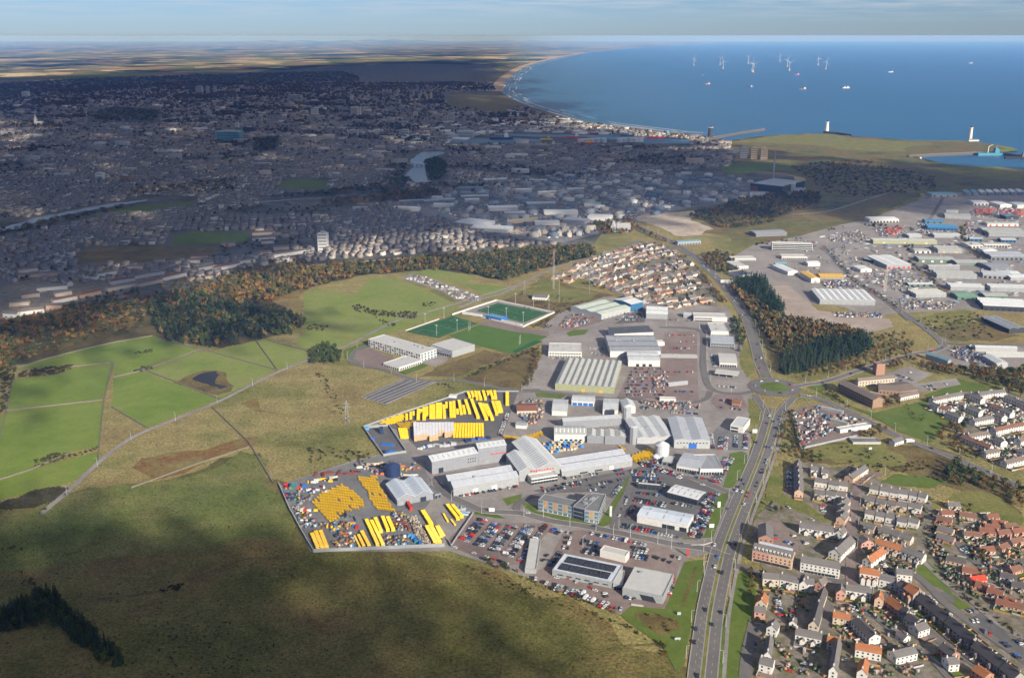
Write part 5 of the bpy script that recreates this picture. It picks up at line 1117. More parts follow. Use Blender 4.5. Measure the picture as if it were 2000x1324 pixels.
# the hillside village beyond the works: individual houses along its streets
STREETS = [[(1098,548),(1180,508),(1290,480)],[(1140,545),(1230,512),(1320,492)],[(1180,558),(1262,532),(1352,514)],[(1215,572),(1285,553),(1372,534)],[(1245,588),(1312,569),(1388,556)],[(1300,598),(1390,584)]]
for si,st in enumerate(STREETS):
    line = smooth(PP('p',st),15); k = 0
    dist = 0.0
    for i in range(len(line) - 1):
        d = line[i + 1] - line[i]; tdir = d.normalized(); nn = Vector((-tdir.y,tdir.x,0))
        for side in (-1,1):
            if rng.random() < 0.1: continue
            L_ = rng.uniform(9,15); an = math.atan2(tdir.y,tdir.x) + rng.choice([0,0,1.57]) + rng.uniform(-.3,.3)
            c_ = line[i] + nn * side * rng.uniform(10,15) + tdir * rng.uniform(-3,3)
            wl = rng.choice(['white_wall','cream_wall','cream_wall','peach_wall','granite','stone_wall']); rm = rng.choice(['slate','slate_dark','slate_brown','slate_brown','tile_brown','slate'])
            house_at((c_.x - L_ / 2 * math.cos(an),c_.y - L_ / 2 * math.sin(an)),L_,8.5,an,rng.choice([2.9,2.9,4.6]),wl,rm,'%s house with %s roof, %s along the %s hillside village street' % (WN[wl],RN[rm],nth(k),nth(si)),rise=3.0,group='hillside village',detail=False,chim=1)
            k += 1
print('houses',HOUSES)
# sunlit terraces at the foot of the wooded hill
KIN = [(20,900,110,905),(130,890,290,870),(300,850,400,845),(350,815,505,785),(60,830,190,822),(360,770,470,752),(140,780,260,766),(240,735,440,715),(520,780,660,750),(700,735,890,700),(900,705,1060,672),(720,690,880,665),(1060,665,1215,630),(950,640,1070,622),(850,660,960,640),
       (1280,605,1400,580),(1400,602,1560,568),(1560,556,1660,540),(1300,585,1390,560),(1220,552,1300,548),(1240,525,1350,520),(1000,548,1070,545),(1140,556,1190,552),(1690,500,1765,495),(1780,515,1990,482),(1780,465,1880,458),(1700,425,1785,420),(1640,370,1790,362),(1640,405,1790,396),(1440,440,1530,435),(120,650,420,625),(120,615,250,600),(400,670,440,700),(830,595,930,588),(640,640,760,620)]
for i,(x0,y0,x1,y1) in enumerate(sorted(KIN)):
    rm = ['slate','slate_brown','tile_brown'][i % 3]
    house('l',(x0,y0),(x1,y1),9.0,6.0,['white_wall','cream_wall','white_wall','peach_wall'][i % 4],rm,'%s terrace with %s roof, %s from the left below the wooded hill' % (['white','cream','white','peach'][i % 4],RN[rm],nth(i)),rise=2.6,group='terraces below the wooded hill',chim=0,name='terrace_row',detail=False,cat='terrace')
# gardens: lawns, hedges and board fences round the nearer houses
gl,gp,gf = MB(),MB(),MB(); gh = []
for (lc,ang,L_,D_) in GARD:
    ca,sa = math.cos(ang),math.sin(ang); T_ = lambda u,v: (lc.x + u * ca - v * sa,lc.y + u * sa + v * ca)
    def hits(u,v):
        x,y = T_(u,v)
        return any(q[0] < x < q[2] and q[1] < y < q[3] for q in GB)
    GB = [(min(p[0] for p in q),min(p[1] for p in q),max(p[0] for p in q),max(p[1] for p in q)) for q in OCC if abs(q[0][0] - lc.x) < 40 and abs(q[0][1] - lc.y) < 40]
    for v0,v1 in ((-rng.uniform(5,7),-0.4),(D_ + .4,D_ + rng.uniform(5,9))):
        n = max(1,round(L_ / 7.5))
        for i in range(n):
            u0,u1 = L_ * i / n + .15,L_ * (i + 1) / n - .15
            if hits((u0 + u1) / 2,v0 if v0 < 0 else v1): continue
            mb = gl if rng.random() < .55 else gp; z = .80 + .012 * rng.random()
            mb.quad(*[(*T_(u,v),z) for u,v in ((u0,v0),(u1,v0),(u1,v1),(u0,v1))])
            ve = v0 if v0 < 0 else v1
            strip_mb(gf,[Vector((*T_(u0 - .15,v0),0)),Vector((*T_(u0 - .15,v1),0))],.12,.6,1.5,m=rng.randint(0,2)); strip_mb(gf,[Vector((*T_(u0,ve),0)),Vector((*T_(u1,ve),0))],.12,.6,1.3,m=rng.randint(0,2))
            for k in range(rng.randint(0,3)): gh.append((*T_(rng.uniform(u0,u1),rng.uniform(v0,v1)),rng.uniform(.5,1.3)))
tag(gl.build('garden_lawns','lawn'),kind='structure'); tag(gp.build('garden_paving','yard_red'),kind='structure'); tag(gf.build('garden_fences',['brown_wall','timber','concrete']),kind='stuff')
# ---------------------------------------------------------------- trees, scrub and hedges
def crown_mesh(name,mat,seed,n,kind,size):
    rr = random.Random(seed); mb = MB()
    lobes = [(rr.uniform(-.45,.45),rr.uniform(-.45,.45),rr.uniform(-.25,.55),rr.uniform(.35,.6)) for _ in range(7)]
    for i in range(n):
        if kind == 'cone':
            z = rr.random() ** 1.35; rad = (1 - z) * 0.98 * rr.uniform(0.55,1.05); a = rr.uniform(0,6.283)
            c_ = Vector((rad * math.cos(a),rad * math.sin(a),-0.75 + 1.75 * z)); s = size * (1.15 - 0.6 * z)
            t = Vector((math.cos(a),math.sin(a),-0.55)).normalized()
        else:
            lx,ly,lz,lr = lobes[i % 7]; d = Vector((rr.gauss(0,1),rr.gauss(0,1),rr.gauss(0,1))).normalized()
            c_ = Vector((lx,ly,lz)) + d * lr * rr.uniform(.6,1.0); s = size * rr.uniform(.6,1.25)
            t = Vector((rr.gauss(0,1),rr.gauss(0,1),rr.gauss(0,.7))).normalized()
        u = t.orthogonal().normalized(); v_ = t.cross(u); q = rr.uniform(0,3.14); a1,b1 = (u * math.cos(q) + v_ * math.sin(q)) * s,(v_ * math.cos(q) - u * math.sin(q)) * s
        if kind == 'cone': a1,b1 = t * s,t.cross(Vector((0,0,1))).normalized() * s * .8
        mb.quad(c_ - a1,c_ - b1 * rr.uniform(.5,1) + t * s * .25,c_ + a1,c_ + b1 * rr.uniform(.5,1) + t * s * .25)
    return mb.mesh(name,mat),mb
def trunk_mesh(name,h,seed):
    rr = random.Random(seed); mb = MB(); mb.cyl((0,0,-0.2),(0,0,h),.055,.03,6,cap=False)
    for k in range(4):
        a = k * 1.6 + rr.uniform(0,1); z = h * rr.uniform(.45,.8)
        mb.cyl((0,0,z),(.32 * math.cos(a),.32 * math.sin(a),z + .3),.025,.01,4,cap=False)
    return mb.mesh(name,'bark')
CR = {'broad': [crown_mesh('crown','leaf_autumn',s,120,'b',.2)[0] for s in range(4)],'green': [crown_mesh('crown','leaf_green',20 + s,120,'b',.2)[0] for s in range(3)],'cone': [crown_mesh('crown','leaf_conifer',40 + s,110,'cone',.24)[0] for s in range(3)]}
TRK = [trunk_mesh('trunk',1.2,s) for s in range(3)]
SIMPLE = {k: [(lambda mb: (np.array(mb.v),np.array(mb.f)))(crown_mesh('x','leaf_green',70 + 10 * j + s,30,'cone' if k == 'cone' else 'b',.36)[1]) for s in range(3)] for j,k in enumerate(('broad','green','cone'))}
TINT = {'broad': [(.15,.10,.034),(.17,.085,.028),(.13,.09,.032),(.11,.088,.03),(.19,.115,.036),(.10,.09,.03)],'green': [(.06,.07,.024),(.048,.062,.022),(.078,.085,.03),(.066,.066,.026)],'cone': [(.022,.038,.018),(.03,.048,.02),(.018,.032,.016)]}
TREES = []   # (distance, kind, x, y, radius, height, label, group)
def occupied(x,y,pad=0.0):
    for q in OCCN:
        if q[0] - pad < x < q[2] + pad and q[1] - pad < y < q[3] + pad: return True
    return False
OCCN = [(min(p[0] for p in q),min(p[1] for p in q),max(p[0] for p in q),max(p[1] for p in q)) for q in OCC]
def tree(kind,x,y,rad,h,label,group):
    px,py = topx((x,y,0))
    if -40 < px < 2040 and -20 < py < 1400: TREES.append((math.hypot(x,y),kind,x,y,rad,h,label,group))
def wood(r,poly,spacing,mix,label,rad=(2.6,4.0),h=(7,12),keep=0.9,avoid=True):
    W_ = [Q(r,*p) for p in poly]; x0,x1 = min(p.x for p in W_),max(p.x for p in W_); y0,y1 = min(p.y for p in W_),max(p.y for p in W_)
    y = y0
    while y < y1:
        x = x0
        while x < x1:
            xx,yy = x + rng.uniform(-.5,.5) * spacing,y + rng.uniform(-.5,.5) * spacing
            if rng.random() < keep and inpoly(xx,yy,W_) and not (avoid and occupied(xx,yy,2)):
                k = rng.choices(list(mix),list(mix.values()))[0]; tree(k,xx,yy,rng.uniform(*rad) * (0.95 if k == 'cone' else 1),rng.uniform(*h) * (1.25 if k == 'cone' else 1),label,label)
            x += spacing
        y += spacing
def line_trees(r,pts,spacing,mix,label,rad=(2,3),h=(5,8),jit=1.5):
    ln = smooth(PP(r,pts),spacing); i = 0
    for p in ln:
        k = rng.choices(list(mix),list(mix.values()))[0]
        tree(k,p.x + rng.uniform(-jit,jit),p.y + rng.uniform(-jit,jit),rng.uniform(*rad),rng.uniform(*h),label,label); i += 1
rng.seed(5)
wood('5',[(70,185),(200,132),(300,150),(310,200),(360,270),(420,345),(330,360),(260,300),(180,240)],5.2,{'cone': 1},'dark conifer in the upper strip of the wedge plantation',(3,4),(10,14))
wood('5',[(75,190),(180,240),(260,300),(330,360),(430,392),(640,425),(780,450),(960,500),(700,520),(480,570),(390,640),(335,560),(250,400),(140,280)],6.0,{'broad': 5,'green': 1.6},'russet broadleaf tree in the middle of the wedge plantation',(3.4,5),(8,12))
wood('5',[(390,640),(480,575),(700,525),(900,500),(960,545),(940,590),(760,645),(560,705),(440,735),(385,715)],5.2,{'cone': 1},'dark conifer in the lower block of the wedge plantation',(3,4),(10,14))
wood('5',[(960,500),(1130,480),(1200,540),(1190,600),(900,680),(700,730),(500,755),(560,712),(760,655),(950,595)],7.5,{'broad': 6,'green': 1},'orange and brown tree between the wedge plantation and the east road',(2.2,3.6),(5,8),0.75)
wood('5',[(930,705),(1060,660),(1180,625),(1240,640),(1100,690),(960,715)],7,{'broad': 3,'green': 1},'brownish tree beside the college car park',(2.2,3.4),(5,7),.8)
wood('h',[(430,60),(560,30),(830,60),(840,170),(640,170),(520,120)],7,{'broad': 5,'green': 1},'russet tree behind the college car park',(2.5,3.8),(6,9),.85)
wood('h',[(830,150),(1000,110),(1250,130),(1528,110),(1600,160),(1600,330),(1528,400),(1350,330),(1180,260),(1000,210),(850,190)],8.5,{'broad': 5,'green': 2},'autumn tree in the belt above the council terraces',(3.4,5.0),(8,11),.9)
wood('h',[(640,760),(720,690),(850,650),(960,700),(980,790),(860,830),(700,830)],8,{'broad': 4,'green': 1.5},'brown tree in the clump at the end of the green',(2.8,4.2),(7,9),.7)
wood('h',[(740,850),(880,840),(1000,920),(1140,990),(1180,1060),(1000,1010),(830,930)],7,{'broad': 3,'green': 2},'brownish tree along the council estate edge',(2.2,3.4),(5,7),.8)
wood('h',[(120,420),(260,390),(300,480),(200,540),(130,510)],7,{'broad': 1},'bare brown tree by the brick wing corner',(2.8,4),(6,8),.8)
wood('1',[(1390,70),(1470,20),(1560,60),(1620,130),(1540,160),(1440,170),(1400,140)],7.5,{'green': 3,'cone': 1,'broad': .5},'dark green tree in the thicket by the footbridge path',(3.2,4.6),(7,10),.95)
wood('1',[(1560,80),(1700,110),(1860,180),(1900,330),(1780,250),(1640,190)],7.5,{'broad': 3,'green': 2},'brown tree right of the footbridge thicket',(2.8,4.2),(6,9),.85)
wood('1',[(1560,560),(1640,590),(1670,640),(1600,640)],6.5,{'green': 2,'broad': 2},'large dark tree among the meadow bungalows',(3,4),(7,9),.9)
wood('1',[(1540,250),(1700,380),(1900,400),(1900,450),(1700,420),(1420,330)],9,{'green': 2,'broad': 2},'shrubby tree behind the meadow bungalows',(1.8,3),(4,6),.5)
wood('5',[(390,980),(470,960),(520,1180),(640,1240),(560,1260),(400,1220),(370,1130)],6.5,{'broad': 2,'green': 2},'scrubby tree between the carriageway and the fenced depot',(2,3.2),(4,6),.8)
wood('5',[(860,1060),(960,1040),(1050,1060),(980,1120),(870,1110)],6.5,{'broad': 2,'green': 2},'tree behind the white depot shed',(2.2,3.2),(5,7),.85)
wood('f',[(230,520),(330,500),(420,600),(500,600),(440,660),(260,600)],6,{'broad': 2,'green': 3},'garden tree round the old cottage by the carriageway',(1.8,2.8),(4,6),.6)
line_trees('1',[(210,690),(225,740),(205,820)],5,{'broad': 3,'green': 1},'yellowing tree on the bank beside the carriageway',(2,3),(4,6))
wood('4',[(1330,200),(1400,210),(1430,330),(1380,400),(1345,330)],6.5,{'green': 3,'cone': 2,'broad': 1},'dark tree between the courtyard office and the road',(2.6,3.6),(7,9),.9)
wood('j',[(1060,800),(1200,780),(1340,810),(1370,900),(1330,970),(1240,940),(1130,880)],8,{'green': 2,'broad': 2.5},'tree in the copse by the north road',(3.2,4.6),(8,10),.9)
line_trees('j',[(1055,930),(1100,980),(1150,1050),(1210,1120),(1260,1165)],5,{'broad': 1},'orange roadside tree beside the village green',(2.6,3.6),(6,8),2.5)
line_trees('j',[(470,510),(560,570),(680,640),(800,690)],7,{'broad': 2,'green': 1},'tree lining the north road past the cleared site',(3,4),(7,9),5)
wood('j',[(240,560),(380,530),(560,560),(560,620),(380,640),(250,620)],11,{'broad': 4,'green': 1},'autumn tree round the far church',(4,6),(9,13),.85)
wood('c',[(420,600),(560,640),(720,690),(820,700),(840,800),(720,770),(560,720),(430,650)],5.5,{'green': 2,'broad': 1},'dark bush below the brick-paved car park',(1.8,3),(3,5),.75)
line_trees('c',[(850,790),(1100,900),(1500,1050),(1800,1150)],5,{'broad': 2,'green': 1},'low bush along the moor edge of the dealership',(1,1.8),(2,3),1.5)
wood('2',[(1240,960),(1330,940),(1460,980),(1440,1050),(1360,1050),(1270,1000)],5,{'broad': 3,'green': 1},'brown shrub on the lawn island by the carriageway',(1,1.8),(1.6,2.6),.5)
line_trees('2',[(1370,1120),(1400,1160),(1410,1200)],4,{'broad': 2,'green': 1},'orange shrub at the moor corner',(1.4,2.4),(3,4))
wood('q',[(-30,960),(60,900),(150,860),(290,800),(370,830),(450,930),(520,1010),(660,1130),(780,1210),(760,1260),(620,1260),(480,1130),(400,1050),(310,990),(170,1020),(-30,1060)],4.4,{'cone': 3,'green': 1},'shaded conifer in the dark strip at the lower moor corner',(2.6,3.6),(7,10),.97)
wood('q',[(80,670),(120,680),(260,790),(220,810)],5,{'green': 3,'broad': 1},'dark shrub on the moor lane',(1.6,2.6),(3,4),.7)
wood('6',[(10,690),(30,650),(110,618),(190,640),(212,690),(180,725),(90,735),(30,725)],7,{'green': 1},'grey-green tree in the round clump by the school',(3.6,4.6),(8,10),1.0)
wood('6',[(1320,880),(1350,800),(1400,640),(1425,660),(1400,780),(1380,890)],6,{'broad': 2,'green': 1},'bare tree along the west edge of the lime-walled factory',(2,3),(5,7),.7)
for r_,pts,lb in (('5',[(640,830),(720,880),(740,900)],'hedge bush round the college lawn'),('h',[(360,480),(480,630),(540,580)],'young tree on the green')): line_trees(r_,pts,9,{'broad': 2,'green': 1},lb,(1.3,2.0),(2.5,4),2)
wood('p',[(1100,548),(1180,500),(1290,474),(1350,510),(1400,560),(1395,598),(1300,595),(1200,572)],17,{'broad': 2,'green': 3},'garden tree in the hillside village',(2.4,4),(4,7),.75)
line_trees('i',[(1000,810),(1100,900),(1210,990),(1300,1070)],14,{'broad': 2,'green': 2},'roadside tree inside the eastern estate',(2.5,4),(5,8),5)
line_trees('i',[(1470,500),(1470,620),(1580,760),(1700,830)],14,{'broad': 1,'green': 2},'roadside tree by the estate crossing',(3,4.5),(6,9),6)
line_trees('i',[(330,720),(450,890),(560,1000),(720,1090),(870,1220)],14,{'broad': 1,'green': 2},'shrub along the estate spine road',(1.8,3),(3,5),6)
# far woods
wood('l',[(0,930),(300,870),(420,830),(640,760),(900,720),(960,900),(900,1000),(700,1010),(500,1090),(250,1160),(120,1220),(0,1250)],10.5,{'broad': 5,'green': 3},'russet scrub tree on the hill slope',(3,5),(4,8),.6)
wood('l',[(960,740),(1300,620),(1660,560),(1996,490),(1996,690),(1600,750),(1560,830),(1100,800)],10.5,{'broad': 6,'green': 2},'russet scrub tree above the pastures',(3,5),(4,8),.65)
wood('p',[(-40,690),(0,634),(180,604),(390,572),(500,532),(640,522),(700,518),(690,542),(620,560),(530,590),(470,600),(440,575),(300,590),(240,612),(150,640),(40,660),(30,712),(-40,740)],10,{'broad': 6,'green': 1.4,'cone': .4},'autumn tree on the wooded hill',(4,6),(8,12),.85)
wood('p',[(290,590),(380,570),(470,600),(540,610),(600,630),(570,655),(480,665),(420,680),(330,670),(300,640)],9,{'cone': 4,'green': 3,'broad': .8},'dark tree of the pine wood on the hill',(4,5.5),(9,12),.92)
wood('p',[(640,522),(870,502),(1150,482),(1168,500),(1080,522),(990,552),(940,540),(860,528),(790,532),(700,540)],10,{'broad': 3,'green': 3},'tree of the long wood above the pitches',(4.2,6),(9,12),.85)
wood('p',[(860,520),(960,500),(1150,482),(1165,500),(1060,525),(980,545),(900,530)],10,{'green': 3,'cone': 1},'dark tree of the long wood above the pitches',(4.2,6),(9,12),.9)
wood('j',[(990,500),(1050,450),(1180,440),(1350,370),(1700,310),(1900,290),(2000,330),(2000,400),(1750,470),(1600,560),(1300,590),(1170,560)],12,{'broad': 4,'green': 3},'tree of the wood below the energy plant',(4.5,6.5),(8,12),.8)
wood('m',[(700,930),(900,900),(1150,900),(1300,950),(1500,980),(1500,1060),(1300,1080),(1100,1100),(900,1080),(800,1000)],15,{'broad': 2,'green': 4},'scrub tree on the headland',(4,7),(3,6),.55)
wood('k',[(-330,300),(0,270),(300,230),(500,200),(640,220),(600,250),(300,262),(0,285)],16,{'broad': 2,'green': 3},'riverside tree',(6,9),(9,13),.8)
wood('k',[(520,260),(800,225),(880,270),(760,300),(560,320),(300,330),(100,335),(100,310),(350,290)],15,{'broad': 4,'green': 1},'russet riverside tree',(6,8),(9,12),.85)
wood('k',[(770,60),(860,30),(910,90),(890,170),(800,185),(780,130)],14,{'green': 1},'dark tree on the river bend',(6,9),(10,13),.95)
wood('k',[(540,60),(660,50),(620,150),(690,190),(600,220),(500,200)],15,{'green': 2,'broad': 1},'dark tree on the river bank',(6,9),(10,13),.8)
wood('l',[(-60,360),(200,300),(500,235),(800,180),(1000,160),(700,215),(480,270),(260,330),(0,380)],15,{'green': 2,'broad': 2},'riverside tree by the long bend',(5,8),(8,12),.75)
wood('o',[(850,1050),(1300,1000),(1330,1060),(1100,1085),(700,1085)],18,{'broad': 3,'green': 1},'russet park tree',(6,9),(9,13),.7)
wood('o',[(1400,780),(1560,770),(1540,840),(1420,850)],18,{'green': 2,'broad': 1},'dark city park tree',(7,10),(10,14),.8)
wood('o',[(480,640),(640,600),(900,620),(860,680),(560,680)],26,{'green': 2,'broad': 1},'dark town tree',(9,13),(10,14),.6)
wood('o',[(0,470),(500,440),(1100,420),(1900,400),(1997,430),(1997,490),(1300,480),(700,500),(300,540),(0,560)],45,{'green': 3,'broad': 1},'far suburban tree',(14,24),(10,16),.5)
# scrub: gorse on the moor, hedgerow bushes
def scrub(r,poly,spacing,keep,rad=(0.9,2.2)):
    W_ = [Q(r,*p) for p in poly]; x0,x1 = min(p.x for p in W_),max(p.x for p in W_); y0,y1 = min(p.y for p in W_),max(p.y for p in W_)
    for i in range(int((x1 - x0) * (y1 - y0) / spacing ** 2 * keep)):
        x,y = rng.uniform(x0,x1),rng.uniform(y0,y1)
        if inpoly(x,y,W_): SCR.append((x,y,rng.uniform(*rad)))
SCR = []
scrub('p',[(0,1010),(330,935),(490,880),(600,1080),(870,1085),(1340,1320),(0,1324)],9,.75,(.35,.9))
scrub('p',[(160,955),(480,740),(690,700),(720,830),(545,945),(490,880)],10,.55,(.35,.9))
scrub('q',[(900,1000),(1400,950),(1800,1100),(1700,1300),(1000,1320)],6,.6,(.5,1.1))
scrub('q',[(-60,300),(60,250),(200,185),(330,160),(435,170),(400,215),(300,262),(180,290),(40,308)],3,.8,(.8,1.6))
scrub('l',[(0,900),(300,880),(700,760),(900,740),(940,900),(700,1000),(300,1080),(0,1120)],9,.5,(2,4))
scrub('l',[(1300,640),(1996,520),(1996,700),(1500,760),(1100,760)],9,.5,(2,4))
scrub('6',[(270,370),(320,360),(400,395),(520,400),(680,410),(660,450),(560,440),(430,430),(300,410)],4,.8,(1.2,2.6))
scrub('6',[(400,430),(540,480),(560,500),(480,490)],4,.6,(1.2,2.2)); scrub('6',[(700,350),(790,345),(770,375),(710,370)],4,.8,(1.2,2.2)); scrub('6',[(0,480),(120,490),(140,520),(0,520)],4,.6)
scrub('7',[(110,520),(330,490),(450,480),(430,510),(330,540),(110,555)],3.2,1,(1.2,2.4)); scrub('7',[(175,1080),(330,1020),(430,1010),(440,1035),(220,1110)],3,1,(1.1,2.2)); scrub('7',[(440,1030),(600,975),(605,990),(470,1040)],3.5,.8)
scrub('7',[(1480,130),(1680,110),(1830,180),(1850,250),(1700,280),(1500,290),(1440,230)],5,.9,(2,3.6)); scrub('7',[(1250,350),(1460,330),(1470,355),(1260,382)],4,1,(1.5,2.6)); scrub('7',[(800,520),(880,485),(950,500),(860,525)],3.5,.9)
scrub('7',[(0,430),(100,500),(80,560),(40,750),(0,770)],4.5,.9,(1.8,3)); scrub('7',[(820,405),(930,385),(935,400),(830,418)],3,.6)
scrub('3',[(300,540),(420,560),(440,610),(330,640)],4,.55); scrub('3',[(430,540),(620,570),(720,600),(640,650),(500,620)],5,.5); scrub('3',[(560,560),(690,590),(640,620)],4,.5)
scrub('6',[(960,800),(1080,740),(1380,620),(1420,600),(1400,640),(1140,740),(1000,800)],3.6,.9,(1,2)); scrub('6',[(770,850),(860,835),(900,880),(800,870)],4,.5); scrub('6',[(1290,380),(1480,300),(1760,340),(1640,400),(1560,420)],6,.4,(1,2)); scrub('6',[(1350,480),(1480,440),(1500,510),(1380,500)],5,.5)
scrub('1',[(1000,20),(1390,60),(1380,130),(1100,90),(900,50)],5,.45); scrub('1',[(1290,200),(1330,220),(1240,420),(1210,400)],4,.7); scrub('1',[(1300,640),(1600,880),(1874,1080),(1874,1110),(1560,890),(1290,660)],3,.8,(.9,1.8)); scrub('1',[(1250,340),(1330,330),(1340,480),(1260,450)],3.5,.6,(1,2))
scrub('5',[(520,1180),(800,1160),(1120,1240),(1500,1300),(1000,1320),(560,1270)],6,.4); scrub('5',[(1200,390),(1600,350),(1700,500),(1420,510),(1290,440)],6,.5,(1.2,2.6)); scrub('5',[(640,770),(820,930),(800,940),(650,830)],3,.6)
scrub('2',[(200,640),(420,720),(900,900),(1200,1000),(1380,1130),(1370,1150),(1180,1030),(880,930),(400,760),(180,670)],3,.5,(.7,1.4)); scrub('q',[(980,790),(1010,770),(1130,750),(1100,785),(1000,805)],2.6,1,(1,1.8)); scrub('q',[(0,540),(160,520),(170,545),(0,570)],4,.6); scrub('q',[(200,340),(270,300),(300,280),(240,340)],3,.6)
scrub('6',[(40,770),(90,770),(270,1080),(240,1090)],4,.4,(1,1.8)); scrub('i',[(900,640),(1050,640),(1080,720),(1000,720)],8,.8,(2.5,4)); scrub('i',[(1620,520),(1690,540),(1690,600),(1640,580)],8,.9,(3,4.5)); scrub('i',[(1090,800),(1220,900),(1240,950),(1120,860)],8,.7,(2,3.4)); scrub('i',[(560,480),(680,470),(1040,520),(1040,540),(640,520)],9,.6,(2,4)); scrub('p',[(1430,480),(1560,465),(1690,432),(1650,445),(1500,480)],10,.4,(2,4))
TREES.sort(key=lambda q: q[0]); TLAB = []; used = {'broad': 0,'green': 0,'cone': 0}; rest = {'broad': [],'green': [],'cone': []}
NAMES = {'broad': 'autumn_tree','green': 'green_tree','cone': 'conifer_tree'}
for d,k,x,y,rad,h,lab,grp in TREES:
    if used[k] < 260 and d < 1900:
        used[k] += 1; i = used[k]
        o = thing(NAMES[k],lab,'tree',(x,y,0.5),(i * 2.399) % 6.28,grp)
        link('trunk',TRK[i % 3],o,None,0,(h * .8,h * .8,h * .55)); z = h * (.5 if k == 'cone' else .56)
        link('crown',CR[k][i % len(CR[k])],o,(0,0,z),0,(rad,rad,h * .5 if k == 'cone' else h * .46)); TLAB.append((lab,topx((x,y,0))[0],o))
    else: rest[k].append((x,y,rad,h))
byl = {}
for lab,px,o in sorted(TLAB,key=lambda q: q[1]):
    byl[lab] = byl.get(lab,-1) + 1; o['label'] = '%s, %s from left' % (lab,nth(byl[lab]))
print('trees',len(TREES),used)
lf = None
def leaf_mass(name,items,k,label_kind='stuff'):
    for s in range(3):
        it = items[s::3]
        if not it: continue
        A_ = np.array(it); V,F = SIMPLE[k][s]
        tt = np.array(TINT[k])[nrg.integers(0,len(TINT[k]),len(it))] * nrg.uniform(.75,1.25,(len(it),1))
        yield V,F,np.stack([A_[:,0],A_[:,1],.4 + A_[:,3] * .5],1),np.stack([A_[:,2] * 1.1,A_[:,2] * 1.1,A_[:,3] * .5],1),tt
def mass(name,parts):
    Vs,Fs,Ts,n = [],[],[],0
    for V,F,pos,scl,tt in parts:
        k = len(pos); r_ = nrg.uniform(0,6.28,k); c_,s_ = np.cos(r_),np.sin(r_); sv = V[None] * scl[:,None,:]
        X = np.stack([sv[...,0] * c_[:,None] - sv[...,1] * s_[:,None] + pos[:,None,0],sv[...,0] * s_[:,None] + sv[...,1] * c_[:,None] + pos[:,None,1],sv[...,2] + pos[:,None,2]],-1).reshape(-1,3)
        Fs.append((F[None] + (np.arange(k) * len(V))[:,None,None]).reshape(-1,F.shape[1]) + n); Vs.append(X); Ts.append(np.repeat(tt,len(V),0)); n += len(X)
    return raw(name,np.concatenate(Vs),np.concatenate(Fs),'tint_leaf',np.concatenate(Ts))
mass('woodland',[p for k in rest for p in leaf_mass('x',rest[k],k)])
S_ = np.array(SCR + gh)
mass('scrub',[(SIMPLE['green'][s][0],SIMPLE['green'][s][1],np.stack([S_[s::3,0],S_[s::3,1],.4 + S_[s::3,2] * .4],1),np.stack([S_[s::3,2],S_[s::3,2],S_[s::3,2] * .75],1),np.array([(.055,.05,.02),(.04,.045,.018),(.07,.06,.025)])[nrg.integers(0,3,len(S_[s::3]))]) for s in range(3)])
# ---------------------------------------------------------------- the pipe yard: yellow modules in stacks
def module_mesh(mat,name='shell'):
    """a ribbed cylinder lying along x, 1 x 1 x 1"""
    mb = MB(); k = 9
    for x0,x1,r0 in ((-.5,-.38,.5),(-.38,-.04,.46),(-.04,.04,.5),(.04,.38,.46),(.38,.5,.5)):
        mb.cyl((x0,0,.5),(x1,0,.5),r0,r0,k)
    return mb.mesh(name,mat)
def bore_mesh():
    mb = MB()
    for s in (-1,1): mb.cyl((s * .5,0,.5),(s * .506,0,.5),.2,.2,8)
    return mb.mesh('bore','paint_black')
MODM = {c: module_mesh(c) for c in ('paint_yellow','paint_orange','wrap_grey','paint_tan')}
BORE = bore_mesh()
tvm,tfm = (lambda mb: (np.array(mb.v),np.array(mb.f)))((lambda mb: (mb.cyl((-.5,0,.5),(.5,0,.5),.5,.5,8,cap=False),mb)[1])(MB()))
MODS = []  # dist, x, y, z, angle, (len, dia), mat, label
def stack(r,p0,p1,wpx,label,mat='paint_yellow',dia=1.55,layers=2,s=None):
    a,b2 = Q(r,*p0),Q(r,*p1); d = b2 - a; n = max(1,int(d.length / (dia * 1.04))); t = d.normalized()
    m_ = (a + b2) / 2; rngd = math.hypot(m_.length,CAMH); ln = max(1.6,wpx / ZR[r][2] * rngd / FPX)
    ang = math.atan2(t.y,t.x) + math.pi / 2
    for l in range(layers):
        for i in range(n - l):
            c_ = a + t * (dia * 1.04 * (i + .5 + .5 * l))
            mt = mat
            if mat == 'wrap_grey' and i < 3: mt = 'paint_tan'
            MODS.append((c_.length - l * 4,c_.x,c_.y,.75 + l * dia * .86,ang,(ln,dia),mt,'%s, %s from south, %s layer' % (label,nth(i),('bottom','upper','top')[l]) if p0[1] > p1[1] else '%s, %s from north, %s layer' % (label,nth(i),('bottom','upper','top')[l])))
def cluster(r,poly,label,dx=3.0,dy=4.2,dia=1.9,ang=-0.25,mat='paint_yellow',keep=.97,lay=1):
    W_ = [Q(r,*p) for p in poly]; cx = sum(p.x for p in W_) / len(W_); cy = sum(p.y for p in W_) / len(W_); ca,sa = math.cos(ang),math.sin(ang); rw = 0
    for j in range(-40,41):
        k = 0; any_ = False
        for i in range(-40,41):
            x,y = cx + i * dx * ca - j * dy * sa,cy + i * dx * sa + j * dy * ca
            if inpoly(x,y,W_) and rng.random() < keep:
                any_ = True; lab = '%s, %s from left, %s row from south' % (label,nth(k),nth(rw)); k += 1
                for l in range(lay): MODS.append((math.hypot(x,y),x,y,.75 + l * dia * .88,ang + math.pi / 2 + 0.9,(3.4,dia),mat,lab + (', on top' if l else '')))
        rw += any_
rng.seed(21)
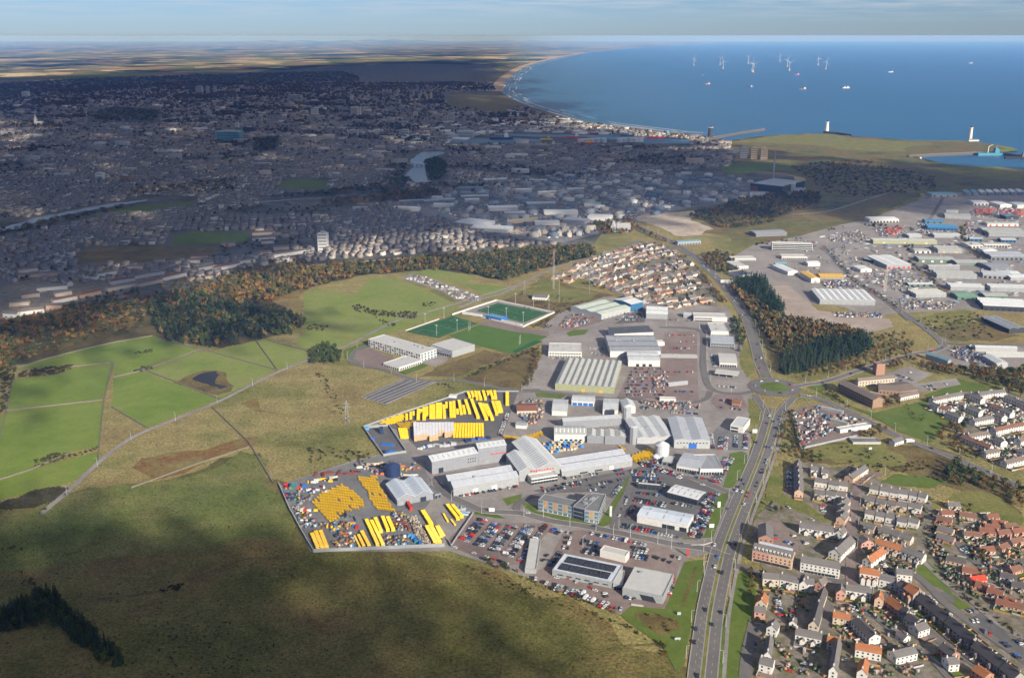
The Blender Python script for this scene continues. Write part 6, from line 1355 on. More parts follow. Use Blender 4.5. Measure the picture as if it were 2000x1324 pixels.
LOW = [(480,920,415,765,38),(530,925,450,735,40),(575,920,500,730,38),(955,910,890,775,30),(1010,905,925,740,35),(1095,890,970,615,35),(1150,890,1025,630,35),(1130,755,1065,605,35),(1200,740,1140,590,35),(1255,735,1190,590,38),(1645,680,1548,525,45),
       (1690,870,1590,685,40),(1735,870,1640,690,40),(1750,800,1695,690,34),(1920,622,1800,465,36),(1960,600,1850,465,36),(915,910,850,775,13),(1780,785,1712,672,13),(1815,640,1765,552,18),(1890,675,1840,612,18)]
for i,(x0,y0,x1,y1,w_) in enumerate(LOW): stack('a',(x0,y0),(x1,y1),w_,'yellow module in the %s long lower-yard stack' % nth(i),layers=2 if w_ > 20 else 1)
cluster('a',[(545,330),(640,300),(720,255),(830,310),(915,380),(970,490),(770,530),(715,570),(650,655),(610,640),(470,510),(430,450),(460,390)],'yellow module of the big block',2.5,5.0)
cluster('a',[(905,180),(1090,170),(1105,250),(1190,400),(1265,520),(1080,515),(1020,410),(990,330),(920,250)],'yellow module of the narrow block',2.5,5.0)
UP = [(525,402,525,342,28),(570,396,570,326,28),(600,352,600,312,22),(650,402,655,292,34),(684,327,684,292,24),(714,406,716,272,36),(745,362,746,262,28),(788,390,788,245,32),(820,390,820,240,32),(860,388,860,225,34),(894,386,892,222,32),(936,388,926,242,30),(958,272,955,212,25),(1008,378,1000,212,32),(1042,376,1036,206,32),
      (1078,338,1074,292,28),(1118,345,1090,192,30),(1155,337,1138,248,30),(1208,338,1160,188,32),(1300,388,1225,182,34),(1390,406,1312,222,38),(1455,408,1382,236,36),(1420,372,1350,232,28),(1502,352,1455,206,30),(1530,325,1490,205,30),(1556,322,1520,204,30),(1616,245,1616,102,36),(1210,162,1185,102,28),(1250,160,1225,98,28),(1290,185,1268,95,28),(1330,188,1300,95,30),(1380,186,1352,92,30),(1412,135,1398,92,26),(1460,180,1430,90,30),(1492,180,1475,90,28)]
for i,(x0,y0,x1,y1,w_) in enumerate(UP): stack('b',(x0,y0),(x1,y1),w_,'bright yellow module in the %s upper-yard stack' % nth(i),layers=2)
cluster('b',[(205,438),(495,330),(500,398),(350,455)],'yellow module of the fence corner block',3.0,4.0,ang=.35)
cluster('b',[(420,440),(560,425),(655,422),(640,455),(540,500),(420,470)],'yellow module of the pad corner block',3.0,4.0)
for i in range(4): stack('b',(470 + 22 * i,605),(440 + 26 * i,490),22,'amber module in the %s short stack beside the pad' % nth(i),layers=1)
for i in range(13): stack('b',(622 + 33 * i,632 - (i % 5) * 6 - (40 if i > 7 else 0)),(612 + 34 * i,445),31,'grey-wrapped module in the %s pale stack' % nth(i),'wrap_grey',layers=3)
for i in range(11): stack('b',(1040 + 31 * i,592),(1055 + 29 * i,442),24,'amber module in the %s stack east of the pale ones' % nth(i),'paint_yellow',layers=2)
cluster('g',[(850,600),(960,560),(1040,555),(1030,600),(880,645)],'yellow pontoon in the block by the grey tank',2.8,3.6,lay=2)
cluster('g',[(950,530),(1080,535),(1080,560),(960,560)],'yellow pontoon behind the block by the grey tank',2.8,3.6)
cluster('g',[(715,490),(760,500),(830,545),(800,545)],'yellow pontoon beside the long workshop end',2.8,3.6)
cluster('3',[(1500,490),(1600,500),(1750,465),(1690,510),(1600,515)],'yellow float in the wedge behind the main hall',2.6,3.4,lay=2)
MODS.sort(key=lambda q: q[0]); rest_m = []
for i,(d,x,y,z,an,(ln,dia),mt,lab) in enumerate(MODS):
    if i < 300:
        o = thing('buoyancy_module',lab,'module',(x,y,z),an,'yellow modules in the pipe yard'); link('shell',MODM[mt],o,None,0,(ln,dia,dia)); link('bore',BORE,o,None,0,(ln,dia,dia))
    else: rest_m.append((x,y,z,an,ln,dia,mt))
print('modules',len(MODS))
if rest_m:
    A_ = np.array([q[:6] for q in rest_m]); CT = {'paint_yellow': (.84,.50,.008),'paint_orange': (.62,.18,.03),'wrap_grey': (.46,.45,.46),'paint_tan': (.55,.38,.20)}
    merge('module_stacks',tvm,tfm,A_[:,:3],A_[:,3],np.stack([A_[:,4],A_[:,5],A_[:,5]],1),'tint_paint',np.array([CT[q[6]] for q in rest_m]) * nrg.uniform(.9,1.06,(len(rest_m),1)))
# containers and crates one can tell apart
CONT = {}
def container(r,x,y,ang,L_,W_,H_,mat,label,z=0.7,grp='containers',nm='container'):
    c_ = Q(r,x,y); t = thing(nm,label,nm,(c_.x,c_.y,z),ang,grp)
    if mat not in CONT:
        mb = MB(); mb.box(-.5,.5,-.5,.5,0,1,bottom=True)
        for i in range(9):
            for s in (-1,1): mb.box(-.45 + i * .1,-.4 + i * .1,s * .5 - .02,s * .5 + .02,.06,.94)
        d = MB()
        for s in (-1,1): d.box(.5,.515,s * .24 - .22,s * .24 + .22,.05,.95)
        CONT[mat] = (mb.mesh('shell',mat),d.mesh('door','paint_grey'))
    link('shell',CONT[mat][0],t,None,0,(L_,W_,H_)); link('door',CONT[mat][1],t,None,0,(L_,W_,H_))
    return t
CN = {'paint_red': 'red','paint_blue': 'blue','paint_skyblue': 'sky-blue','paint_rust': 'rusty','paint_orange': 'orange','paint_white': 'white','paint_grey': 'grey','paint_green': 'green','paint_navy': 'navy','paint_cyan': 'teal','paint_yellow': 'yellow','paint_maroon': 'maroon','paint_tan': 'tan','paint_cream': 'cream','paint_black': 'black','paint_silver': 'silver'}
def crates(r,p0,p1,n,mats,place,L_=(3,6),W_=2.4,H_=(1.2,2.6),jit=2.0,grp='crates and containers in the yard',nm='container',start=0):
    a,b2 = Q(r,*p0),Q(r,*p1)
    for i in range(n):
        c_ = a.lerp(b2,(i + .5) / n) + Vector((rng.uniform(-jit,jit),rng.uniform(-jit,jit),0)); mt = rng.choice(mats); px = topx(c_)
        container('p',px[0],px[1],rng.choice([0,.3,1.57,-.2,1.9]),rng.uniform(*L_),W_,rng.uniform(*H_),mt,'%s %s, %s along %s' % (CN[mt],nm.replace('_',' '),nth(i),place),grp=grp,nm=nm)
crates('a',(330,300),(560,300),12,['paint_grey','paint_navy','paint_white','paint_maroon'],'the dark heap above the big yellow block',(2.5,5),1.8,(1,2),6)
crates('a',(730,560),(860,590),6,['paint_black','paint_grey'],'the dark beams below the big yellow block',(6,9),1.2,(.6,1),3)
crates('a',(1240,60),(1500,90),10,['paint_yellow','paint_orange','paint_white'],'the lane behind the round blue tank',(2,4),2,(1,2),4)
crates('a',(1300,150),(1480,150),8,['paint_cream','paint_white','paint_grey'],'the rails behind the twin-gabled shed',(6,9),1.2,(.8,1.2),2)
crates('a',(1560,900),(1780,840),1,['paint_red'],'the yard corner by the fence',(2,2.2),2,(1.5,1.6),0)
crates('a',(1900,480),(2000,560),8,['paint_silver','paint_white','paint_skyblue'],'the pale beams beside the gate',(7,9),1.0,(.8,1.2),2)
crates('a',(1440,780),(1530,870),5,['paint_skyblue','paint_cyan','paint_blue'],'the row beside the stacked logs',(5,6),2.4,(2.4,2.6),1)
crates('a',(1290,600),(1420,720),8,['paint_rust','paint_maroon','paint_navy'],'the rack row left of the stacked logs',(6,8),1.8,(1.2,2.2),1.5)
crates('a',(1180,810),(1400,860),10,['paint_skyblue','paint_rust','paint_cyan','paint_grey'],'the lower fence left of the sky-blue crates',(3,6),1.8,(1,2),4)
crates('a',(1360,490),(1480,480),1,['paint_red'],'the south face of the twin-gabled shed as a lorry box',(13,13.5),2.6,(3.4,3.5),0)
crates('a',(100,270),(330,280),12,['paint_blue','paint_red','paint_green','paint_cyan','paint_navy'],'the north-west fence corner',(2.5,5),2.2,(1.4,2.6),4)
crates('a',(140,330),(240,420),10,['paint_green','paint_cyan','paint_red','paint_navy'],'the west fence',(2.5,5),2.2,(1.2,2.4),3)
crates('a',(230,500),(420,540),10,['paint_red','paint_orange','paint_yellow','paint_white'],'the middle of the west fence',(2.5,4),2,(1,1.8),5)
crates('a',(290,620),(500,680),12,['paint_white','paint_grey','paint_silver','paint_navy'],'the grey heap at the south-west fence',(2,4),1.6,(1,1.8),5)
crates('a',(430,150),(880,130),14,['paint_rust','paint_maroon','paint_rust'],'the rusty steel bank on the north fence',(6,10),2.0,(1,1.8),3)
crates('a',(380,230),(680,190),16,['paint_cream','paint_yellow','paint_black','paint_white'],'the pale pipe racks on the north fence',(4,7),1.5,(1,1.6),4)
crates('a',(880,70),(1150,40),14,['paint_cream','paint_tan','paint_white','paint_black'],'the pipe racks below the test pad',(5,8),1.4,(1,1.8),4)
crates('a',(1050,130),(1220,130),9,['paint_red','paint_blue','paint_navy','paint_orange'],'the crates left of the round blue tank',(3,5),2.2,(1.6,2.6),4)
crates('a',(700,730),(820,880),10,['paint_tan','paint_skyblue','paint_cream','paint_orange'],'the pallet line inside the lower yard',(2.5,4),2,(1,1.8),2)
crates('a',(620,700),(660,720),4,['paint_white','paint_skyblue','paint_yellow'],'the small heap above the pallet line',(3,5),1.6,(1,1.5),3)
crates('a',(830,660),(880,700),3,['paint_blue','paint_red','paint_yellow'],'the trio in the open lower yard',(4,5),2.4,(1.6,2.4),1)
crates('b',(780,690),(1060,665),12,['paint_silver','wrap_grey' if False else 'paint_silver','paint_grey'],'the silver racks behind the long grey shed',(4,6),2.2,(2,3.2),2)
crates('b',(640,710),(760,690),6,['paint_orange','paint_white','paint_blue'],'the corner behind the long grey shed',(2.5,4),2,(1.2,2),2)
crates('b',(1150,630),(1440,590),10,['paint_navy','paint_blue','paint_rust'],'the dark racks behind the tall grey shed',(4,6),2.2,(1.6,2.6),2)
crates('b',(280,760),(380,750),4,['paint_blue','paint_navy'],'the south wall of the test pad',(3,5),2,(2,3),2)
for i,(x,y,mt) in enumerate([(95,500,'paint_skyblue'),(155,610,'paint_blue'),(250,540,'paint_navy')]): container('b',x,y,.2,4,4,(3,2.4,7)[i],mt,['sky-blue cabin in the pad corner','blue cabin on the pad wall','tall navy test tower on the pad'][i],grp=None,nm=['cabin','cabin','test_tower'][i])
container('b',320,670,-.2,14,4,1.6,'paint_blue','blue and white test frame lying on the pad',grp=None,nm='test_rig')
crates('b',(1000,145),(1060,150),1,['paint_white'],'the blue sheeted strip by the fence',(9,9.5),6,(2.6,2.8),0)
# strapped crates between the halls, one by one
for j in range(5):
    crates('g',(85 + 14 * j,480 + 20 * j),(430,470 + 9 * j),11,['paint_tan','paint_tan','paint_blue','paint_cream','paint_skyblue'],'the %s line of strapped crates between the halls' % nth(j),(2.2,3.4),2.4,(1.4,2.6),1.6,'strapped crates between the halls','crate')
# stacked logs of pipe ends
pv = []; W_ = [Q('a',*p) for p in [(1400,590),(1480,580),(1640,870),(1530,880)]]
for i in range(1600):
    x,y = rng.uniform(min(p.x for p in W_),max(p.x for p in W_)),rng.uniform(min(p.y for p in W_),max(p.y for p in W_))
    if inpoly(x,y,W_): pv.append((x,y,.75 + rng.uniform(0,1.2)))
A_ = np.array(pv)
merge('pipe_pile',tvm,tfm,A_,nrg.uniform(1.0,2.2,len(A_)),np.stack([nrg.uniform(1.5,3,len(A_)),np.full(len(A_),.8),np.full(len(A_),.8)],1),'tint_paint',np.array([(.55,.47,.33),(.40,.30,.20),(.12,.08,.06),(.6,.55,.45)])[nrg.integers(0,4,len(A_))])
# perimeter walls and fences
def wall_line(r,pts,h,w_,mat,label,nm='boundary_wall',cat='wall',closed=False,z=0.45,posts=0):
    ln = PP(r,pts + ([pts[0]] if closed else [])); t = thing(nm,label,cat); mb = MB(); cb = MB()
    for i in range(len(ln) - 1):
        strip_mb(mb,[ln[i],ln[i + 1]],w_,z,h); strip_mb(cb,[ln[i],ln[i + 1]],w_ + .12,z + h,.12)
    mb.build('run',mat,t); cb.build('coping',mat if mat == 'drystone' else 'concrete',t)
    return t
wall_line('a',[(1780,885),(430,943),(300,720),(215,560),(195,530),(75,250)],2.8,.5,'fence_grey','pale concrete wall round the south and west of the storage yard')
wall_line('b',[(330,465),(55,485),(270,790),(520,750),(330,465)],2.6,.5,'fence_grey','pale grey wall round the test pad')
wall_line('b',[(55,475),(480,320),(880,190),(1160,92),(1740,92)],1.8,.3,'fence_grey','grey fence along the north of the upper storage yard')
wall_line('c',[(75,400),(110,470),(340,130)],2.2,.3,'sheet_dim','dark fence between the yard and the brick-paved car park')
wall_line('6',[(885,425),(1155,338),(1508,412),(1315,500),(1060,440)],2.4,.8,'white_wall','white wall round the small football ground')
wall_line('6',[(600,522),(805,450)],1.2,.4,'white_wall','white rail along the school pitch')
wall_line('5',[(440,945),(460,980),(510,1182),(860,1102)],2.2,.4,'fence_grey','grey fence round the depot yard')
DW = [([(690,555),(870,515),(1215,387)],'rising to the pine wood'),([(884,512),(1338,688)],'between the pond field and the wedge field'),([(1220,390),(1290,402),(1690,512)],'along the top of the pond field'),([(440,490),(680,466),(690,470),(635,690),(605,980),(600,1060)],'down the middle of the green fields'),
      ([(40,760),(630,693)],'between the two western green fields'),([(682,737),(900,865)],'below the wedge field'),([(930,302),(1060,347),(1215,387)],'under the pine wood edge'),([(-200,1245),(180,1122),(420,1020)],'low on the western field'),([(80,568),(40,757),(0,930)],'at the far west of the fields'),([(110,500),(250,452),(500,387),(700,342),(930,302)],'along the wooded hill foot'),
      ([(1295,740),(1520,955),(1665,1200)],'crossing the moor to the yard corner'),([(1520,980),(1200,1085),(800,1230)],'crossing the moor westward'),([(1640,332),(1874,395)],'near the round clump'),([(1560,330),(1690,510)],'short and dark beside the pond field')]
for pts,lab in DW: wall_line('7',pts,1.3,.9,'drystone','dry stone field wall %s' % lab,'stone_wall','wall')
wall_line('1',[(1210,660),(1262,560)],2.2,.5,'white_wall','white garden wall at the terrace end by the play lawn')
wall_line('2',[(1195,882),(1270,892)],1.2,.8,'concrete','low pale wall on the lawn by the showroom')
wall_line('2',[(1560,520),(1640,515),(1690,500)],0.8,.5,'concrete','curved pale sign wall at the estate entrance')
# ---------------------------------------------------------------- vehicles
def car_meshes(kind,mat):
    b_ = MB(); c_ = MB(); rf = MB()
    if kind == 'van': Lc,Wc,prof,cab,hr = 5.2,2.0,[(-2.6,.35),(2.6,.35),(2.6,.95),(1.9,1.15),(1.3,2.1),(-2.6,2.2)],None,2.2
    else:
        Lc = 4.3 if kind == 'hatchback' else 4.7; Wc = 1.8; e = Lc / 2
        prof = [(-e,.3),(e,.3),(e,.7),(e - 1.15,.95),(-e + (.35 if kind == 'hatchback' else .9),.98),(-e,.85)]
    n = len(prof)
    for s in (-1,1):
        p = [(x,s * Wc / 2,z) for x,z in prof]; b_.quad(*(p if s < 0 else p[::-1]))
    for i in range(n):
        (x0,z0),(x1,z1) = prof[i],prof[(i + 1) % n]; b_.quad((x0,Wc / 2,z0),(x1,Wc / 2,z1),(x1,-Wc / 2,z1),(x0,-Wc / 2,z0))
    if kind == 'van':
        c_.quad((1.31,-.85,2.0),(1.88,-.85,1.2),(1.88,.85,1.2),(1.31,.85,2.0))
        for s in (-1,1): c_.quad((.4,s * 1.01,1.2),(1.7,s * 1.01,1.2),(1.25,s * 1.01,1.95),(.4,s * 1.01,1.95))
        rf.box(-2.5,1.2,-.9,.9,2.19,2.24)
    else:
        x0,x1 = (-e + .15,e - 1.2) if kind == 'hatchback' else (-e + .75,e - 1.25); t0,t1 = x0 + .45,x1 - .75
        B4 = [(x0,-.84),(x1,-.84),(x1,.84),(x0,.84)]; T4 = [(t0,-.66),(t1,-.66),(t1,.66),(t0,.66)]
        for i in range(4): j = (i + 1) % 4; c_.quad((*B4[i],.93),(*B4[j],.93),(*T4[j],1.43),(*T4[i],1.43))
        rf.box(t0 - .03,t1 + .03,-.68,.68,1.42,1.48)
    return b_,c_,rf,Lc
wb = MB(); wb.cyl((0,-.1,0),(0,.1,0),.32,.32,10); WH = wb.mesh('wheel','tyre')
CARM = {}
COLS = [('white','paint_white',.20),('black','paint_black',.22),('grey','paint_grey',.20),('silver','paint_silver',.13),('navy','paint_navy',.09),('red','paint_red',.10),('blue','paint_blue',.04),('maroon','paint_maroon',.02)]
COLV = {'paint_white': (.62,.62,.60),'paint_black': (.02,.02,.022),'paint_grey': (.14,.145,.15),'paint_silver': (.42,.43,.44),'paint_navy': (.02,.035,.09),'paint_red': (.5,.03,.02),'paint_blue': (.03,.13,.42),'paint_maroon': (.16,.02,.02)}
def get_car(kind,mat):
    k = (kind,mat)
    if k not in CARM:
        b_,c_,rf,Lc = car_meshes(kind,mat); CARM[k] = (b_.mesh('car_body',mat),c_.mesh('cabin','glass'),rf.mesh('roof_panel',mat),Lc)
    return CARM[k]
CARS = []   # dist, x, y, z, ang, kind, colour name, mat, label, group
def pick(rr,wts=None):
    return rr.choices(COLS,[c_[2] for c_ in COLS] if wts is None else wts)[0]
def add_car(x,y,ang,where,grp,z=.75,kind=None,col=None,rr=rng):
    px,py = topx((x,y,0))
    if not (-15 < px < 2015 and py < 1335): return
    kind = kind or rr.choices(['hatchback','saloon','van'],[.55,.37,.08])[0]; c_ = col or pick(rr)
    CARS.append((math.hypot(x,y),x,y,z,ang,kind,c_[0],c_[1],'%s %s, %s' % (c_[0],kind,where),grp))
def lot(r,p0,p1,place,occ=.85,pitch=2.65,along=False,wts=None,dbl=False,end='left',z=.75,jit=.12,skew=0.0):
    a,b2 = Q(r,*p0),Q(r,*p1); d = b2 - a; t = d.normalized(); n = max(1,int(d.length / (5.6 if along else pitch))); an = math.atan2(t.y,t.x); nv = Vector((-t.y,t.x,0)); k = 0
    for side in ((-1,1) if dbl else (0,)):
        k = 0
        for i in range(n):
            if rng.random() > occ: continue
            c_ = a.lerp(b2,(i + .5) / n) + nv * side * 2.55 + nv * rng.uniform(-.3,.3)
            ww = '%s from %s in %s%s' % (nth(k),end,place,'' if not dbl else (' near side' if side < 0 else ' far side')); k += 1
            add_car(c_.x,c_.y,an + skew + (0 if along else math.pi / 2) + (math.pi if rng.random() < .5 else 0) + rng.uniform(-.05,.05) * (jit / .12),ww,place,z,col=pick(rng,wts))
rng.seed(33)
WHT = [.5,.15,.12,.08,.05,.08,.02,0]; DRK = [.12,.32,.22,.1,.14,.06,.04,0]
# brick-paved car park: five slanting rows and the hedge row
for i,(x0,y0,x1,y1,oc) in enumerate([(232,420,440,185,.72),(385,465,590,232,.93),(540,520,745,255,.93),(690,575,925,255,.9),(812,625,1090,240,.93)]):
    lot('c',(x0,y0),(x1,y1),'the %s slanting car park row,' % nth(i),oc,dbl=i < 4,end='bottom')
lot('c',(120,468),(710,650),'the hedge row of the brick-paved car park',.85,along=True)
lot('c',(1150,335),(1215,290),'the cluster above the narrow garage block',.95,dbl=True)
for i in range(4): lot('c',(1250 + 12 * i,480 - 52 * i),(1330 + 16 * i,490 - 52 * i),'the %s short row beside the narrow garage block' % nth(i),.95,wts=WHT)
lot('c',(1110,690),(1240,520),'the row along the west wall of the solar dealership',.9,wts=DRK)
for i,(x0,y0,x1,y1) in enumerate([(925,795,1000,800),(1040,830,1110,850),(1140,875,1250,905),(1295,920,1470,975),(1470,990,1590,1035),(1590,1040,1720,1085),(1740,1090,1880,1120)]): lot('c',(x0,y0),(x1,y1),'the %s group of the moor-side display row' % nth(i),.97,wts=[.38,.2,.12,.08,.1,.1,.02,0],dbl=i in (2,3,5))
for x,y,an in ((1195,790,2.8),(1400,830,1.2),(1560,855,.9),(1545,895,2.4),(1590,920,2.6),(1330,800,.2),(1690,955,.4),(1700,985,.4),(1095,560,.9),(1060,610,.8)):
    c_ = Q('c',x,y); add_car(c_.x,c_.y,an,'standing loose on the solar dealership forecourt, %s from left' % nth(sorted([1195,1400,1560,1545,1590,1330,1690,1700,1095,1060]).index(x)),'loose forecourt cars')
lot('2',(930,445),(1290,520),'the roadside row of the solar dealership',.95,wts=WHT); lot('2',(890,500),(1000,520),'the inner row behind the solar dealership',.95,wts=DRK,dbl=True); lot('2',(900,550),(1000,572),'the second row behind the solar dealership',.95,wts=DRK,dbl=True)
lot('2',(1180,580),(1300,600),'the row east of the white box',.9,dbl=True); lot('2',(1190,540),(1300,560),'the upper row east of the white box',.95,dbl=True)
lot('2',(1330,590),(1480,640),'the visitor row behind the square showroom',.5); lot('2',(1340,570),(1500,600),'the kerb row behind the square showroom',.4); lot('2',(1420,830),(1455,720),'the row along the east wall of the square showroom',.9,wts=WHT); lot('2',(1150,838),(1230,850),'the row under the square showroom front',.95,wts=DRK)
# dealers in the middle
lot('g',(770,1195),(1270,1290),'the estate road row below the pale blue showroom',.95); lot('g',(780,1175),(1050,1225),'the second row below the pale blue showroom',.9)
lot('g',(1400,1290),(1520,1030),'the long east lot by the carriageway',.95,dbl=True); lot('g',(1365,1280),(1440,1090),'the inner east lot by the carriageway',.9,wts=WHT); lot('g',(1480,1020),(1580,900),'the upper east lot by the carriageway',.93,dbl=True)
lot('g',(820,1120),(880,1010),'the row at the west end of the pale blue showroom',.9); lot('g',(745,1110),(830,930),'the lane edge west of the pale blue showroom',.5,along=True)
lot('g',(880,960),(1160,1010),'the row between the two pale showrooms',.93,dbl=True); lot('g',(900,900),(1110,925),'the row below the black-walled garage',.9); lot('g',(1200,990),(1420,1030),'the row before the columned showroom',.8)
for i in range(5): lot('g',(870 - 6 * i,820 - 26 * i),(1150 - 20 * i,845 - 30 * i),'the %s packed row above the black-walled garage' % nth(i),.9)
lot('g',(1010,665),(1300,770),'the slanting row beside the boundary hedge',.95,dbl=True); lot('g',(920,660),(1110,620),'the row below the yellow pontoons',.9,dbl=True); lot('g',(1300,715),(1420,745),'the front of the curved dealership',.9,wts=DRK); lot('g',(1380,765),(1560,790),'the forecourt of the curved dealership',.6); lot('g',(1570,815),(1700,600),'the east kerb of the curved dealership',.95,dbl=True); lot('g',(1440,825),(1540,850),'the lane below the curved dealership',.7,along=True)
lot('g',(1555,520),(1540,395),'the first row of the grey factory car park',.95); lot('g',(1640,530),(1650,420),'the second row of the grey factory car park',.95,dbl=True); lot('g',(1750,510),(1755,410),'the third row of the grey factory car park',.95); lot('g',(1835,520),(1840,400),'the fourth row of the grey factory car park',.95); lot('g',(1190,205),(1430,220),'the row behind the broad grey factory',.95)
# the works front
lot('g',(270,780),(850,690),'the parking strip before the long workshop',.45); lot('g',(30,870),(860,725),'the outer strip before the long workshop',.35); lot('3',(1240,845),(1600,785),'the kerb before the low workshop',.6); lot('g',(90,890),(420,830),'the hedge row behind the office',.75); lot('g',(420,850),(780,790),'the east part of the hedge row behind the office',.5); lot('g',(690,930),(770,830),'the lot east of the office',.9); lot('g',(480,880),(640,850),'the row right behind the office',.7)
lot('b',(1530,570),(1620,330),'the fence row of the upper storage yard',.93,wts=WHT)
# retail and factory car parks
for i in range(9): lot('4',(735 - 8 * i,505 + 20 * i),(940 + (180 if i in (1,7) else 0),505 + 20 * i),'the %s row of the rubble-strewn car park' % nth(i),.5)
for i in range(4): lot('4',(940 + 5 * i,300 + 40 * i),(1110,300 + 40 * i),'the %s row of the lorry park' % nth(i),.3,wts=[.4,.05,.1,.1,.05,.3,0,0])
for i in range(4): lot('4',(690 - 20 * i,150 + 18 * i),(800,150 + 20 * i),'the %s row beside the blue block' % nth(i),.75)
for i in range(3): lot('4',(350,180 + 25 * i),(560 - 30 * i,165 + 25 * i),'the %s row of the compound by the green-roofed warehouse' % nth(i),.55)
lot('4',(960,205),(1100,215),'the row west of the courtyard office',.5); lot('4',(470,380),(570,385),'the row beside the dark-roofed factory',.8,wts=WHT); lot('4',(480,410),(600,430),'the lower row beside the dark-roofed factory',.6); lot('4',(230,440),(420,445),'the row before the white two-level office',.7); lot('4',(1255,700),(1420,690),'the round car park upper row',.5); lot('4',(1270,740),(1400,755),'the round car park lower row',.5); lot('4',(1255,610),(1370,620),'the filling station forecourt',.7,wts=WHT); lot('4',(1220,420),(1240,490),'the row beside the glazed white showroom',.8)
lot('h',(200,190),(330,240),'the upper row of the college car park',.6); lot('h',(270,170),(430,230),'the middle row of the college car park',.7); lot('h',(350,130),(480,180),'the far row of the college car park',.3); lot('h',(540,290),(760,260),'the east row of the college car park',.45); lot('h',(560,320),(700,310),'the lower east row of the college car park',.4)
lot('5',(470,985),(520,1160),'the west fence of the depot yard',.9,wts=WHT); lot('5',(580,1070),(660,1080),'the middle of the depot yard',.8,wts=WHT); lot('5',(510,1110),(540,1115),'the red corner of the depot yard',1,wts=[0,0,0,0,0,1,0,0])
# the new village
lot('f',(500,215),(510,400),'the parking strip beside the stepped terrace',.9); lot('f',(1115,390),(1095,520),'the kerb of the brick road',.7,along=True); lot('f',(1095,620),(1100,700),'the lower kerb of the brick road',.8,along=True); lot('f',(1180,660),(1175,790),'the right kerb of the brick road',.5,along=True); lot('f',(830,540),(845,620),'the court by the brick road gable',.8); lot('f',(780,480),(1050,500),'the front gardens of the western close',.35); lot('f',(1280,460),(1820,540),'the lane behind the first row of the eastern close',.2); lot('f',(1250,590),(1790,640),'the lane behind the second row of the eastern close',.3); lot('f',(470,550),(640,650),'the lane beside the old cottage',.6,along=True); lot('f',(640,650),(820,720),'the lower lane beside the old cottage',.5,along=True)
lot('f',(240,790),(340,810),'the upper court of the flats',.7); lot('f',(360,830),(380,880),'the inner court of the flats',.9); lot('f',(460,900),(560,930),'the lower court of the flats',.8); lot('f',(520,820),(560,850),'the corner court of the flats',.6); lot('f',(650,890),(720,960),'the courtyard behind the shop terrace',.5); lot('f',(1380,1080),(1450,1150),'the courtyard car park behind the orange terrace',.95,wts=WHT); lot('f',(210,1195),(300,1185),'the street before the flats',.5,along=True)
lot('d',(350,400),(500,420),'the top of the lane court',.6); lot('d',(420,490),(460,680),'the west side of the lane court',.7); lot('d',(590,600),(600,720),'the east side of the lane court',.9,wts=[.1,.1,.2,.1,.1,.3,.1,0]); lot('d',(240,420),(200,560),'the bank lane beside the orange-tiled end house',.5,along=True); lot('d',(215,760),(190,1050),'the bank lane lower down',.35,along=True); lot('d',(640,1030),(780,1060),'the kerb under the twin-gabled house',.6); lot('d',(560,1150),(540,1300),'the west side of the lower court',.6); lot('d',(710,1170),(700,1310),'the middle of the lower court',.8); lot('d',(1140,560),(1420,660),'the garden lane',.55); lot('d',(1360,800),(1520,850),'the garden lane end',.5,along=True); lot('d',(1100,1150),(1180,1140),'the mouth of the bottom lane',.9,along=True,wts=[1,0,0,0,0,0,0,0]); lot('d',(1440,1180),(1520,1300),'the corner beside the wide white house',.6)
lot('e',(590,450),(900,700),'the upper kerb of the slanting car park road',.4,along=True); lot('e',(760,600),(880,700),'the kerb behind the stone terrace',.8); lot('e',(990,640),(1110,620),'the top row of the slanting car park',.8); lot('e',(1060,730),(1300,740),'the second row of the slanting car park',.7); lot('e',(1200,850),(1290,870),'the third row of the slanting car park',.6); lot('e',(1400,950),(1480,1020),'the fourth row of the slanting car park',.8); lot('e',(1540,930),(1620,990),'the edge row of the slanting car park',.8,wts=WHT); lot('e',(1540,1080),(1590,1160),'the lowest row of the slanting car park',.8)
lot('e',(200,440),(600,760),'the slanting street',.3,along=True); lot('e',(1080,1170),(1180,1240),'the slanting street further down',.5,along=True); lot('1',(1470,480),(1660,690),'the bungalow road',.25,along=True); lot('1',(1490,540),(1530,570),'the bend of the bungalow road',.9,wts=[1,0,0,0,0,0,0,0]); lot('h',(900,450),(1000,470),'the first council court',.6); lot('h',(1200,540),(1400,620),'the second council court',.4); lot('h',(1350,500),(1500,560),'the third council court',.5)
# moving traffic on the main roads
for key,off,n,sgn in (('south_road',-2.4,9,-1),('south_road',2.4,8,-1),('north_road',-2.4,8,1),('north_road',2.4,10,1),('north',-3,13,1),('north',3,12,-1),('east',2,5,1),('se',-2,4,-1),('eastup',2,9,1),('eastup',-2,8,-1),('estate',2,3,1),('eastdiag',2,7,1)):
    ln = offset(ROADLINES[key],off); k = 0
    for i in sorted(rng.sample(range(2,len(ln) - 2),min(n,len(ln) - 5))):
        t = ln[i + 1] - ln[i]
        add_car(ln[i].x,ln[i].y,math.atan2(t.y,t.x) + (math.pi if sgn < 0 else 0),'driving, %s from south on the %s %s lane' % (nth(k),key.replace('_',' ').replace('eastup','estate rise').replace('eastdiag','estate spine'),'inner' if off < 0 else 'outer'),'traffic',RZ + .05,kind=rng.choices(['hatchback','saloon','van'],[.5,.3,.2])[0]); k += 1
for i in range(7):
    a_ = 6.283 * i / 7 + .3; add_car(RB.x + 22 * math.cos(a_),RB.y + 22 * math.sin(a_),a_ - math.pi / 2,'circling the roundabout, %s clockwise from the east' % nth(i),'traffic',RZ + .1)
CARS.sort(key=lambda q: q[0]); restc = []; nc = 0; perkind = {}
